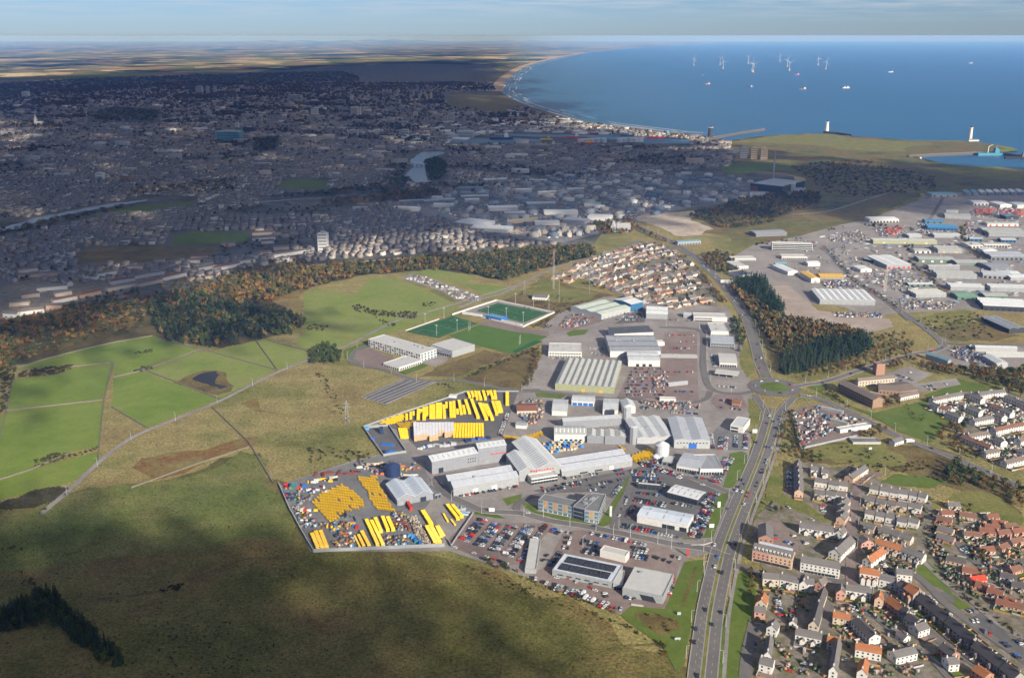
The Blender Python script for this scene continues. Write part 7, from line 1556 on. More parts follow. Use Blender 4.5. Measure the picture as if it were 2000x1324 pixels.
for d,x,y,z,an,kind,cn,mt,lab,grp in CARS:
    if nc < 300:
        nc += 1; bm_,cm_,rm_,Lc = get_car(kind,mt)
        o = link('van' if kind == 'van' else 'car',bm_,None,(x,y,z),an); tag(o,lab,'van' if kind == 'van' else 'car',grp.rstrip(',') if grp != 'traffic' else 'moving traffic')
        link('cabin',cm_,o); link('roof_panel',rm_,o)
        for sx in (-1,1):
            for sy in (-1,1): link('wheel',WH,o,(sx * (Lc / 2 - .85),sy * .82,.32))
    else: restc.append((x,y,z,an,1.0 if kind != 'van' else 1.15,1.0 if kind != 'van' else 1.45,mt))
print('cars',len(CARS))
b_,c_,rf,Lc = car_meshes('hatchback','paint_white')
def tri(mb,sh):
    V = np.array(mb.v); F = []
    for f in mb.f:
        for i in range(1,len(f) - 1): F.append((f[0],f[i],f[i + 1]))
    return V,np.array(F) + sh
bv,bf = tri(b_,0); rv,rff = tri(rf,len(bv)); cv,cf = tri(c_,0)
A_ = np.array([q[:6] for q in restc]); S3 = np.stack([A_[:,4],np.ones(len(A_)),A_[:,5]],1)
co = merge('parked_cars',np.concatenate([bv,rv]),np.concatenate([bf,rff]),A_[:,:3],A_[:,3],S3,'tint_paint',np.array([COLV[q[6]] for q in restc]))
merge('cabin_glass',cv,cf,A_[:,:3],A_[:,3],S3,'glass',parent=co,kind=None)
# ---------------------------------------------------------------- the town beyond
HV = np.array([(-.5,-.5,0),(.5,-.5,0),(.5,.5,0),(-.5,.5,0),(-.5,-.5,.70),(.5,-.5,.70),(.5,.5,.70),(-.5,.5,.70),(-.5,0,1),(.5,0,1)])
HT = [(0,1,5),(0,5,4),(2,3,7),(2,7,6),(1,2,6),(1,6,5),(5,6,9),(3,0,4),(3,4,7),(4,8,7),(4,5,9),(4,9,8),(6,7,8),(6,8,9)]
HM = [0] * 10 + [1] * 4
BV = np.array([(-.5,-.5,0),(.5,-.5,0),(.5,.5,0),(-.5,.5,0),(-.5,-.5,1),(.5,-.5,1),(.5,.5,1),(-.5,.5,1)])
BT = [(0,1,5),(0,5,4),(1,2,6),(1,6,5),(2,3,7),(2,7,6),(3,0,4),(3,4,7),(4,5,6),(4,6,7)]
BM = [0] * 8 + [1] * 2
WALLT = np.array([(.27,.25,.23),(.32,.29,.26),(.22,.20,.19),(.48,.45,.41),(.40,.33,.26),(.25,.22,.19),(.55,.53,.48),(.33,.25,.19)])
CITY = PP('p',[(-120,178),(100,162),(300,156),(480,148),(640,138),(800,130),(955,134),(965,175),(1010,208),(1090,232),(1240,256),(1380,270),(1425,280),(1425,325),(1200,345),(1000,362),(880,385),(760,405),(900,442),(980,465),(1090,478),(900,490),(640,508),(500,520),(380,560),(180,590),(-120,620)])
HOLES = [PP(r,p) for r,p in (('l',[(-300,410),(-300,310),(0,285),(500,185),(960,110),(1300,110),(1290,180),(700,245),(0,385)]),('k',[(-330,330),(-330,280),(300,225),(640,205),(880,250),(880,300),(560,330),(100,345)]),('k',[(600,215),(610,40),(690,-20),(930,-20),(920,120),(890,190),(800,200)]),('l',[(1090,340),(1640,335),(1630,425),(1100,445)]),('l',[(490,440),(1440,425),(1440,500),(990,550),(490,575)]),('o',[(1520,1065),(1580,990),(1850,995),(1820,1070)]),('o',[(480,600),(900,600),(900,690),(480,690)]),('o',[(1390,765),(1570,760),(1560,850),(1400,860)]),('n',[(600,520),(930,505),(1040,600),(980,640),(640,600)]),('n',[(640,740),(1200,735),(1997,775),(1997,830),(1150,800),(640,810)]))]
ROW = [ROADLINES[k] for k in ('citypass','kincorth')]
def town(n_try,ybox,size,colw):
    x = nrg.uniform(-5200,2600,n_try); y = nrg.uniform(*ybox,n_try)
    # snap to street rows: blocks of streets, each with its own bearing
    bx,by = np.floor(x / 420),np.floor(y / 380); hsh = np.sin(bx * 12.9898 + by * 78.233) * 43758.5453; ang = (hsh - np.floor(hsh)) * 1.1 - .75
    c_,s_ = np.cos(ang),np.sin(ang); u,v = x * c_ + y * s_,-x * s_ + y * c_
    v = np.round(v / size[2]) * size[2] + nrg.uniform(-2,2,n_try); u = np.round(u / size[3]) * size[3] + nrg.uniform(-1.2,1.2,n_try)
    x,y = u * c_ - v * s_,u * s_ + v * c_
    key = np.round(u / size[3]).astype(np.int64) * 100003 + np.round(v / size[2]).astype(np.int64) + (bx * 7919 + by * 104729).astype(np.int64) * 1000003
    _,first = np.unique(key,return_index=True); x,y,ang = x[first],y[first],ang[first]
    ok = inpoly_np(x,y,CITY) & (nrg.random(len(x)) < colw)
    for h in HOLES: ok &= ~inpoly_np(x,y,h)
    sn = np.sin(x / 170 + 2 * np.sin(y / 230)) * np.cos(y / 140 + x / 400); ok &= sn > -.62
    return x[ok],y[ok],ang[ok]
xs,ys,an,Ls,Ds,Hs = [],[],[],[],[],[]
for (n,yb,sz,cw) in ((90000,(1650,3300),(15,7.5,21,17.5),.95),(110000,(3300,5600),(17,8,23,20),.94),(80000,(5600,9200),(20,12,42,25),.85)):
    x,y,a_ = town(n,yb,sz,cw); k = len(x); xs.append(x); ys.append(y); an.append(a_ + nrg.choice([0,0,0,math.pi / 2],k)); Ls.append(nrg.uniform(.75,1.25,k) * sz[0]); Ds.append(nrg.uniform(.85,1.15,k) * sz[1]); Hs.append(nrg.choice([6.5,8,9.5,12],k,p=[.35,.35,.2,.1]))
x,y,a_,Lq,Dq,Hq = map(np.concatenate,(xs,ys,an,Ls,Ds,Hs))
sun_ok = np.ones(len(x),bool)
for q in OCCN: sun_ok &= ~((x > q[0] - 5) & (x < q[2] + 5) & (y > q[1] - 5) & (y < q[3] + 5))
x,y,a_,Lq,Dq,Hq = (q[sun_ok] for q in (x,y,a_,Lq,Dq,Hq)); k = len(x)
wt = np.array((1.06,1.0,.9)) * WALLT[nrg.choice(8,k,p=[.26,.2,.18,.09,.08,.1,.04,.05])] * nrg.uniform(.85,1.1,(k,1))
print('town houses',k)
merge('town_houses',HV,HT,np.stack([x,y,np.full(k,.3)],1),a_,np.stack([Lq,Dq,Hq],1),['tint_wall','slate'],wt,HM)
# larger blocks of the town centre
bx,by = nrg.uniform(-3200,900,900),nrg.uniform(2900,6800,900); ok = inpoly_np(bx,by,CITY)
for h in HOLES: ok &= ~inpoly_np(bx,by,h)
bx,by = bx[ok],by[ok]; kb = len(bx)
merge('town_blocks',BV,BT,np.stack([bx,by,np.full(kb,.3)],1),nrg.uniform(-.6,.3,kb),np.stack([nrg.uniform(18,60,kb),nrg.uniform(12,26,kb),nrg.choice([9,12,15,20],kb,p=[.35,.35,.2,.1])],1),['tint_wall','tint_roof'],WALLT[nrg.integers(0,8,kb)] * nrg.uniform(.7,1.05,(kb,1)),BM)
# street and garden trees of the town
kt = 30000; tx,ty = nrg.uniform(-5200,2600,kt * 3),nrg.uniform(1650,9000,kt * 3)
ok = inpoly_np(tx,ty,CITY); sn = np.sin(tx / 170 + 2 * np.sin(ty / 230)) * np.cos(ty / 140 + tx / 400); ok &= (sn < -.5) | (nrg.random(len(tx)) < .22)
for h in HOLES: ok &= ~inpoly_np(tx,ty,h)
tx,ty = tx[ok],ty[ok]; sc = np.clip(ty / 3000,.8,2.2); print('town trees',len(tx))
par = []
for s in range(3):
    k3 = 'broad' if s != 1 else 'green'; V,F = SIMPLE[k3][s]; X,Y,S1 = tx[s::3],ty[s::3],sc[s::3]; r_ = nrg.uniform(3,5.5,len(X)) * S1
    par.append((V,F,np.stack([X,Y,.4 + r_],1),np.stack([r_ * 1.15,r_ * 1.15,r_],1),np.array(TINT[k3])[nrg.integers(0,4,len(X))] * .7))
mass('town_trees',par)
# works in the valley: sheds one can pick out, then the mass
VAL = [((560,372),(720,378),(700,345),'white'),((990,242),(1140,238),(1130,215),'teal'),((1150,190),(1300,186),(1290,158),'pale'),((950,470),(1110,490),(1080,420),'grey'),((1060,505),(1300,520),(1290,470),'pale'),((1480,470),(1640,468),(1630,432),'white'),((1180,376),(1370,372),(1360,335),'white'),
       ((1540,402),(1760,400),(1750,362),'white'),((1285,412),(1420,408),(1410,372),'grey'),((1430,350),(1620,346),(1610,310),'grey'),((1030,322),(1120,318),(1115,290),'white'),((870,318),(960,316),(955,296),'pale'),((1300,462),(1500,440),(1490,416),'tan'),((1000,300),(1180,296),(1170,268),'pale'),((760,330),(860,325),(850,300),'grey'),((1350,255),(1460,252),(1450,228),'grey'),
       ((1500,270),(1620,266),(1610,250),'pale'),((1420,190),(1560,190),(1550,172),'white'),((1660,450),(1800,462),(1790,420),'grey'),((1820,432),(1960,440),(1950,396),'white'),((1690,250),(1800,248),(1790,225),'pale'),((820,350),(950,352),(940,326),'white'),((1800,345),(1910,342),(1900,320),'teal'),((600,330),(760,322),(750,300),'grey')]
CLR = {'white': ('white_wall','sheet_white'),'teal': ('sheet_pale','sheet_teal'),'pale': ('sheet_pale','sheet_pale'),'grey': ('sheet_grey','sheet_grey'),'tan': ('tan_wall','fibre')}
for i,(A,B,C,cl_) in enumerate(sorted(VAL)): shed('k',A,B,C,8,'x',CLR[cl_][0],CLR[cl_][1],'%s roofed shed, %s from the left among the valley works' % (cl_,nth(i)),name='valley_shed',rise=1.8,group='valley works')
rng.seed(8)
def sheds_mass(name,r,poly,n,size,tints):
    W_ = [Q(r,*p) for p in poly]; pts = []
    x0,x1 = min(p.x for p in W_),max(p.x for p in W_); y0,y1 = min(p.y for p in W_),max(p.y for p in W_); boxes = []
    for _ in range(n * 30):
        if len(pts) >= n: break
        x,y = rng.uniform(x0,x1),rng.uniform(y0,y1); L_,D_ = rng.uniform(*size),rng.uniform(size[0] * .7,size[1] * .6); rr = max(L_,D_) * .55
        if not inpoly(x,y,W_) or any(abs(x - b[0]) < rr + b[2] and abs(y - b[1]) < rr + b[2] for b in boxes): continue
        if any(q[0] - rr < x < q[2] + rr and q[1] - rr < y < q[3] + rr for q in OCC2): continue
        boxes.append((x,y,rr)); pts.append((x,y,.5,-.25 + rng.choice([0,1.57]) + rng.uniform(-.15,.15),L_,D_,rng.uniform(6,10)))
    A_ = np.array(pts); t_ = np.array(tints)[nrg.integers(0,len(tints),len(A_))]
    return merge(name,HV * np.array([1,1,1.0]),HT,A_[:,:3],A_[:,3],A_[:,4:7],['tint_wall','tint_roof'],t_,HM)
OCC2 = [(min(p[0] for p in q),min(p[1] for p in q),max(p[0] for p in q),max(p[1] for p in q)) for q in OCC]
sheds_mass('valley_sheds','p',[(780,398),(900,378),(1000,352),(1200,330),(1440,348),(1560,372),(1440,392),(1340,405),(1240,432),(1100,470),(980,456)],190,(16,44),[(.34,.34,.33),(.26,.27,.28),(.46,.46,.44),(.2,.21,.22),(.3,.28,.24),(.13,.16,.19)])
sheds_mass('harbour_sheds','n',[(420,720),(900,680),(1200,690),(1600,730),(1700,745),(1500,750),(1150,745),(900,740),(600,800),(430,830),(340,800)],160,(40,110),[(.5,.5,.48),(.4,.41,.42),(.62,.62,.6),(.45,.42,.36)])
sheds_mass('shore_sheds','n',[(1000,620),(1130,640),(1300,670),(1500,710),(1400,720),(1100,700),(960,660)],60,(40,90),[(.5,.5,.46),(.55,.5,.42),(.4,.41,.42)])
# small clutter on the eastern estate: stacked goods, skips, plant
def clutter(name,r,polys,n,tints,size=(1.5,5)):
    pts = []
    for poly in polys:
        W_ = [Q(r,*p) for p in poly]; x0,x1 = min(p.x for p in W_),max(p.x for p in W_); y0,y1 = min(p.y for p in W_),max(p.y for p in W_); k = 0
        for _ in range(n * 12):
            x,y = rng.uniform(x0,x1),rng.uniform(y0,y1)
            if inpoly(x,y,W_) and not any(q[0] - 2 < x < q[2] + 2 and q[1] - 2 < y < q[3] + 2 for q in OCC2):
                pts.append((x,y,.7,rng.choice([-.2,1.37,.5]),rng.uniform(*size),rng.uniform(1.4,2.6),rng.uniform(1,2.6))); k += 1
                if k >= n: break
    A_ = np.array(pts); t_ = np.array(tints)[nrg.integers(0,len(tints),len(A_))]
    merge(name,BV,BT,A_[:,:3],A_[:,3],A_[:,4:7],'tint_paint',t_)
MIXC = [(.5,.5,.48),(.42,.42,.40),(.05,.08,.16),(.22,.07,.05),(.05,.05,.05),(.2,.2,.2),(.12,.12,.12),(.3,.27,.23),(.1,.16,.2),(.16,.13,.1),(.3,.2,.09)]
clutter('estate_goods','i',[[(330,560),(560,540),(660,600),(560,650),(320,630)],[(460,760),(700,800),(1000,900),(1200,1000),(1000,1060),(760,1040),(620,920)],[(230,990),(440,970),(560,1030),(300,1040)],[(840,1160),(1060,1130),(1400,1180),(1380,1220),(960,1220)],[(0,620),(200,640),(180,720),(0,720)],[(690,520),(900,500),(1000,560),(760,590)],[(1080,480),(1440,550),(1440,590),(1100,560)],[(1480,460),(1560,460),(1560,600),(1500,600)],[(1550,330),(1990,350),(1990,440),(1560,420)]],150,MIXC)
clutter('estate_huts','i',[[(40,600),(560,540),(700,600),(1000,480),(1300,440),(1540,340),(1990,300),(1990,1200),(1640,1180),(1330,1180),(800,1150),(560,1010),(0,880)]],260,[(.3,.3,.29),(.22,.22,.23),(.38,.38,.36),(.15,.15,.15),(.26,.22,.18),(.08,.14,.2)],(6,16))
clutter('red_goods','i',[[(1570,345),(1740,345),(1700,405),(1580,400)],[(1730,345),(1990,360),(1990,420),(1780,390)],[(800,510),(940,510),(900,580),(780,560)]],110,[(.36,.06,.035),(.4,.11,.05),(.2,.06,.04)],(4,12))
clutter('works_goods','4',[[(270,260),(340,190),(460,160),(480,220),(380,250)],[(860,560),(950,540),(960,620),(870,630)],[(620,290),(840,270),(840,340),(620,350)],[(60,700),(170,690),(200,790),(150,860),(40,800)],[(770,700),(1140,715),(1140,760),(780,750)]],90,MIXC + [(.45,.22,.14)] * 3,(1,3.5))
clutter('yard_goods','a',[[(110,290),(380,300),(440,400),(250,470),(170,430)],[(430,650),(800,640),(820,720),(600,730)],[(1180,780),(1400,790),(1430,870),(1190,890)],[(240,480),(400,560),(480,690),(310,700)],[(1240,560),(1360,540),(1400,720),(1300,740)],[(620,740),(860,740),(840,900),(640,900)],[(880,20),(1500,20),(1500,110),(1000,150)]],38,MIXC + [(.6,.36,.01),(.2,.07,.04)],(.8,3.2))
clutter('depot_goods','5',[[(460,960),(620,920),(900,1010),(740,1080),(530,1150)]],130,MIXC,(1.5,6)); clutter('site_caravans','6',[[(590,200),(650,180),(750,200),(880,255),(1050,315),(1040,340),(910,325),(830,280),(700,235)]],150,[(.45,.45,.43),(.4,.38,.34),(.3,.3,.3),(.22,.13,.09),(.15,.14,.12),(.1,.1,.06)],(2.5,7))
clutter('unit_goods','5',[[(1420,570),(1560,550),(1640,640),(1560,660),(1440,620)],[(710,350),(1010,355),(1010,380),(720,375)],[(1570,650),(1680,640),(1690,690),(1590,680)]],110,MIXC,(2,6))
clutter('valley_goods','p',[[(800,398),(900,380),(1000,355),(1200,332),(1440,352),(1560,372),(1340,405),(1240,432),(1100,470),(980,456)]],2600,MIXC,(3,9))
clutter('village_goods','1',[[(260,700),(640,780),(1000,900),(1300,1200),(1200,1320),(260,1320)],[(900,560),(1230,660),(1100,800),(880,740)],[(1260,480),(1340,480),(1500,700),(1600,850),(1400,720)],[(1350,330),(1870,420),(1870,900),(1700,800)]],150,[(.28,.26,.23),(.2,.14,.09),(.04,.07,.02),(.08,.075,.06),(.28,.14,.06),(.05,.08,.02),(.03,.05,.02)],(.8,2.6))
clutter('garden_sheds','h',[[(600,480),(900,420),(1500,420),(1528,720),(1250,720),(900,640)],[(900,800),(1528,760),(1528,1080),(1150,980)]],160,[(.4,.3,.2),(.05,.08,.02),(.3,.28,.25),(.6,.58,.54)],(1,3.5))
# tower blocks
def tower(r,x,y,wpx,hpx,mat,label,group=None,dep=None,rows=True,nm='tower_block'):
    c_ = Q(r,x,y); s = ZR[r][2]; rg = math.hypot(c_.length,CAMH); mpp = rg / FPX; L_ = wpx / s * mpp; H_ = hpx / s * mpp / math.cos(math.atan2(CAMH,c_.length)); D_ = dep or max(14,L_ * .8)
    t = thing(nm,label,'tower block',(c_.x - L_ / 2,c_.y,0.3),0,group); mb = MB(); mb.box(0,L_,0,D_,0,H_); mb.build('wall',mat,t)
    mb = MB(); mb.box(L_ * .3,L_ * .7,D_ * .3,D_ * .7,H_ + .02,H_ + 4); mb.build('lift_house','concrete',t)
    if rows:
        n = max(3,int(H_ / 6)); cN = max(2,int(L_ / 8))
        for i in range(n):
            mb = MB(); mb.box(L_ * .08,L_ * .92,-.25,0,0,1.6); mb.build('window_band','glass',t,(0,0,H_ * (i + .4) / n))
    OCC2.append((c_.x,c_.y,c_.x + L_,c_.y + D_))
tower('p',631,493,19,35,'white_wall','white and blue tower block standing alone before the valley')
for i,(x,y,w_,h) in enumerate([(555,1010,38,40),(697,1022,40,36),(1110,527,30,40),(1158,527,14,40),(1198,527,14,40),(1324,525,18,26),(618,590,22,26),(1752,650,36,42),(1320,725,20,36),(1452,705,18,55),(1975,655,40,50),(140,545,30,28),(1960,568,16,36),(1640,565,70,30)]): tower('o',x,y,w_,h,['white_wall','brown_wall','concrete','concrete','concrete','cream_wall','cream_wall','concrete','white_wall','granite','cream_wall','white_wall','white_wall','granite'][i],['white tower block above the long river bend','brown block right of the white one above the river bend','wide slab first of three grey northern slabs','second of three grey northern slabs','third of three grey northern slabs','sunlit cream tower on the northern edge of town','sunlit cream tower in the western suburbs','broad grey office tower in the middle of town','white tower behind the glass complex','dark granite tower by the red-brick range','cream slab tower east of the town centre','pale block far in the west','pale needle-thin block near the north shore','long grey university block in the north'][i],'town towers')
for i,(x,y,w_,h) in enumerate([(128,652,52,50),(282,530,12,28),(302,530,12,28),(321,530,12,28),(367,527,14,26),(436,572,12,40),(450,548,10,40),(482,572,12,42),(490,550,10,38),(516,552,10,36),(526,572,12,40),(548,560,12,38),(461,656,22,30),(658,690,36,54),(628,686,22,30),(250,750,50,22),(112,760,54,30),(396,756,50,28),(740,770,90,34),(860,752,20,22)]): tower('n',x,y,w_,h,'cream_wall' if i < 15 else 'concrete','%s tower from the left in the seaward half of the town' % nth(i),'seaward towers')
for i,x in enumerate((436,493,548)): tower('m',x,885 + 3 * i,36,58,'concrete' if i < 1 else 'tan_wall',['grey','tan middle','tan right-hand'][i] + ' block of the three towers beyond the valley works','three southern towers')
tower('o',1270,790,130,50,'sheet_teal','green glass office complex with white fins in town',dep=60,nm='office_complex'); tower('o',1385,742,60,28,'clad_dark','black block with white frame beside the glass complex',dep=40,nm='office_complex')
# houses of the flats cluster by the cleared site
for i,(x,y) in enumerate([(1150,1310),(1180,1300),(1230,1290),(1265,1312),(1290,1290),(1320,1318),(1350,1300),(1420,1295)]): tower('n',x,y + 6,24,26,'cream_wall','%s cream flats block from the left above the hillside village' % nth(i),'cream flats',rows=False,nm='flats_block')
# church spires
for r,x,y,h,lab in (('o',203,700,60,'pale granite spire in the western town'),('o',1163,660,48,'slim spire in the middle of town'),('j',390,610,26,'stone church tower among the autumn trees')):
    c_ = Q(r,x,y); t = thing('church',lab,'church',(c_.x,c_.y,.3)); mb = MB(); mb.box(-6,6,-6,6,0,h * .5); mb.build('tower','granite',t)
    mb = MB(); mb.cyl((0,0,h * .5),(0,0,h),7,.2,8); mb.build('spire','granite',t); mb = MB(); mb.box(6,36,-8,8,0,12); mb.quad((6,-8,12),(36,-8,12),(36,0,19),(6,0,19)); mb.quad((6,0,19),(36,0,19),(36,8,12),(6,8,12)); mb.build('nave','granite',t)
# bridges
for r,a,b2,w_,lab in (('k',(655,78),(770,84),12,'pale road bridge over the narrow river reach'),('k',(640,205),(800,195),14,'dark bridge at the river bend'),('l',(1300,170),(1420,115),14,'pale bridge carrying the bypass over the river')):
    A,B = Q(r,*a),Q(r,*b2); t = thing('bridge',lab,'bridge'); mb = MB(); strip_mb(mb,[A,B],w_,6,1.5); mb.build('deck','concrete',t)
    for k in range(1,4):
        p = A.lerp(B,k / 4); mb = MB(); mb.box(p.x - 2,p.x + 2,p.y - 4,p.y + 4,.2,6); mb.build('pier','concrete',t)
# harbour: piers, lights, tanks, ships
def pier(r,pts,w_,lab): 
    ln = PP(r,pts); t = thing('pier',lab,'pier'); mb = MB(); strip_mb(mb,ln,w_ * .4,-4,8); mb.build('wall','slate_dark',t); mb = MB(); strip_mb(mb,ln,w_ * .15,4,2); mb.build('parapet','drystone',t)
pier('m',[(230,775),(300,765),(440,740),(550,724)],26,'long granite north pier at the harbour mouth'); pier('m',[(880,738),(960,745),(1030,756)],22,'short south breakwater below the white light'); pier('m',[(1350,875),(1500,865),(1760,855)],26,'quay wall along the new bay'); pier('m',[(1860,855),(1997,875),(2100,880)],40,'southern arm of the new bay')
def beacon(r,x,y,h,rad,mat,lab):
    c_ = Q(r,x,y); t = thing('lighthouse',lab,'lighthouse',(c_.x,c_.y,0)); mb = MB(); mb.cyl((0,0,0),(0,0,h * .86),rad,rad * .7,14); mb.build('shaft',mat,t); mb = MB(); mb.cyl((0,0,h * .86),(0,0,h * .9),rad,rad,14); mb.build('gallery','paint_white',t); mb = MB(); mb.cyl((0,0,h * .9),(0,0,h),rad * .55,rad * .2,10); mb.build('lantern','glass',t)
beacon('m',1695,786,58,8,'white_wall','tall white lighthouse on the southern headland'); beacon('m',897,738,50,9,'white_wall','white harbour light on the headland tip'); beacon('m',248,772,50,11,'clad_dark','dark round harbour control tower')
c_ = Q('m',1690,790); t = thing('keepers_house','white keepers cottage at the lighthouse foot','house',(c_.x,c_.y,.6)); block(t,40,12,6,'x','white_wall','slate',3)
def ship(r,x,y,L_,ang,hull,lab,deckcol='paint_white',z=-4.0,cranes=0):
    c_ = Q(r,x,y); L_ *= .72; t = thing('ship',lab,'ship',(c_.x,c_.y,z),ang,'ships'); W_ = L_ * .2; H_ = L_ * .09
    mb = MB(); mb.prism([(-L_ / 2,-W_ / 2),(L_ * .32,-W_ / 2),(L_ / 2,0),(L_ * .32,W_ / 2),(-L_ / 2,W_ / 2)],-1,H_); mb.build('hull',hull,t)
    mb = MB(); mb.box(L_ * .12,L_ * .3,-W_ * .42,W_ * .42,H_,H_ + L_ * .11); mb.box(L_ * .14,L_ * .26,-W_ * .36,W_ * .36,H_ + L_ * .11,H_ + L_ * .17); mb.build('superstructure',deckcol,t)
    mb = MB(); mb.cyl((L_ * .2,0,H_ + L_ * .17),(L_ * .2,0,H_ + L_ * .28),L_ * .008,L_ * .004,6); mb.build('mast','paint_white',t)
    if cranes:
        mb = MB(); mb.cyl((-L_ * .1,0,H_),(-L_ * .1,0,H_ + L_ * .22),L_ * .015,L_ * .015,6); mb.cyl((-L_ * .1,0,H_ + L_ * .22),(L_ * .06,0,H_ + L_ * .3),L_ * .012,L_ * .006,6); mb.build('crane','paint_white',t)
for x,y,L_,ang,hull,dk,lab in ((235,468,70,.3,'paint_orange','paint_white','small orange ship first from the left at anchor'),(470,486,85,-.2,'paint_navy','paint_white','white-topped ship anchored under the tallest turbine'),(733,416,80,.1,'paint_red','paint_white','red ship anchored nearest the turbines'),(766,497,90,.1,'paint_rust','paint_white','rust-red ship anchored in the middle of the bay'),(990,490,80,0,'paint_navy','paint_white','left ship of the pair anchored side by side'),(1006,490,85,.1,'paint_white','paint_white','right ship of the pair anchored side by side'),(1255,402,85,.1,'paint_white','paint_white','white ship with wake east of the turbines'),(1700,353,90,.1,'paint_white','paint_white','farthest ship near the eastern edge'),(202,422,70,.1,'paint_navy','paint_grey','dim grey ship left of the turbines')): ship('m',x,y,L_,ang,hull,lab,dk)
ship('m',1810,860,135,.05,'paint_cyan','bright teal offshore ship moored in the new bay','paint_cyan',cranes=1); ship('m',1410,884,45,.1,'paint_red','little red ship by the quay of the new bay'); ship('m',1965,880,120,-.2,'paint_black','dark ship at the southern arm of the new bay','paint_grey')
for i,(x,y,L_,hull,dk) in enumerate([(470,750,80,'paint_red','paint_orange'),(520,752,70,'paint_orange','paint_yellow'),(940,778,130,'paint_navy','paint_white'),(1190,780,70,'paint_yellow','paint_yellow'),(1340,770,90,'paint_red','paint_white'),(1400,808,120,'paint_red','paint_yellow'),(1210,815,90,'paint_blue','paint_white'),(1480,750,110,'paint_maroon','paint_white'),(1800,772,100,'paint_red','paint_white'),(1850,752,80,'paint_blue','paint_skyblue'),(1640,760,80,'paint_navy','paint_white')]): ship('n',x,y,L_,.05,hull,'%s harbour ship from the left, %s hull' % (nth(i),CN[hull]),dk,z=.8)
for i,(x,y) in enumerate([(1380,800),(1410,798),(1445,796),(1475,795),(1510,795),(1600,795),(1625,793),(1660,793),(1690,793),(1715,793)]): silo('n',x,y,12,16,'%s white oil tank from the left on the harbour quay' % nth(i),False,'harbour tanks','paint_white','oil_tank')
# offshore wind turbines
BL = MB()
for i in range(3):
    a_ = 2.094 * i + .35; d = Vector((math.sin(a_),0,math.cos(a_))); s_ = d.cross(Vector((0,1,0)))
    BL.quad(*(Vector((0,-6,0)) + d * u + s_ * w_ for u,w_ in ((2,-1.2),(18,-2),(80,-.4),(80,.4),(18,.9),(2,1.2)))); BL.quad(*(Vector((0,-5.2,0)) + d * u + s_ * w_ for u,w_ in ((2,1.2),(18,.9),(80,.4),(80,-.4),(18,-2),(2,-1.2))))
for i,(x,y) in enumerate([(157,365),(303,362),(320,383),(482,398),(489,404),(637,342),(678,372),(690,393),(850,363),(893,386),(460,352)]):
    c_ = Q('m',x,y); t = thing('wind_turbine','%s white offshore wind turbine from the left' % nth(i) if i < 10 else 'small white offshore wind turbine behind the tallest pair','wind turbine',(c_.x,c_.y,-4),0,'offshore wind turbines'); t.scale = (.85,.85,.85)
    mb = MB(); mb.cyl((0,0,0),(0,0,22),8,5,8); mb.build('jacket','paint_yellow',t); mb = MB(); mb.cyl((0,0,22),(0,0,108),3,1.8,10); mb.build('tower','pole_grey',t); mb = MB(); mb.box(-3,3,-6,10,107,113); n_ = mb.build('nacelle','paint_white',t)
    b_ = BL.build('rotor','pole_grey',t,(0,0,110)); b_.rotation_euler = (0,i * .7,0)
# ---------------------------------------------------------------- lamp posts, masts, pylons, signs
def lamp_parts():
    p = MB(); p.cyl((0,0,0),(0,0,9.5),.17,.1,6); a = MB(); a.cyl((0,0,9.4),(1.5,0,9.9),.08,.06,5); l = MB(); l.box(1.3,2.2,-.18,.18,9.8,10.0,bottom=True)
    return p.mesh('pole','pole_grey'),a.mesh('arm','pole_grey'),l.mesh('lantern','paint_silver')
LP_ = lamp_parts()
def lamp(p,ang,label,grp,sc=1.0):
    t = thing('lamp_post',label,'lamp post',(p[0],p[1],RZ - .1),ang,grp); t.scale = (sc,sc,sc)
    for n,m_ in zip(('pole','arm','lantern'),LP_): link(n,m_,t)
def lamps(key,off,every,place,face=0,lo=0,hi=10 ** 6):
    ln = offset(ROADLINES[key],off); s,k = every / 2,0
    for i in range(1,len(ln)):
        s += (ln[i] - ln[i - 1]).length
        if s >= every and lo <= i <= hi:
            s = 0; px,py = topx(ln[i])
            if not (-10 < px < 2010 and py < 1330): continue
            t = ln[i] - ln[i - 1]; lamp(ln[i],math.atan2(t.y,t.x) + face,'grey lamp post, %s along %s' % (nth(k),place),place); k += 1
lamps('south_road',-6.6,38,'the west verge of the dual carriageway',-math.pi / 2); lamps('north_road',6.6,38,'the east verge of the dual carriageway',math.pi / 2); lamps('estate',-5.6,34,'the estate road',-math.pi / 2); lamps('north',8.5,45,'the north road',math.pi / 2); lamps('east',-6.0,36,'the east road',-math.pi / 2); lamps('se',-6,36,'the south-east road',-math.pi / 2); lamps('eastup',6,45,'the estate rise',math.pi / 2); lamps('school',-5,40,'the school road',-math.pi / 2); lamps('village3',5,36,'the slanting village street',math.pi / 2); lamps('village2',5.4,36,'the brick village road',math.pi / 2); lamps('west',5,40,'the works road',math.pi / 2); lamps('track',4,60,'the farm track',math.pi / 2,0,60)
for i,(x,y) in enumerate([(1640,700),(1440,540),(1410,460),(1190,470),(980,430),(900,540),(660,350)]): p = Q('2',x,y); lamp(p,.5,'tall forecourt light, %s from the east round the dealers' % nth(i),'forecourt lights',1.15)
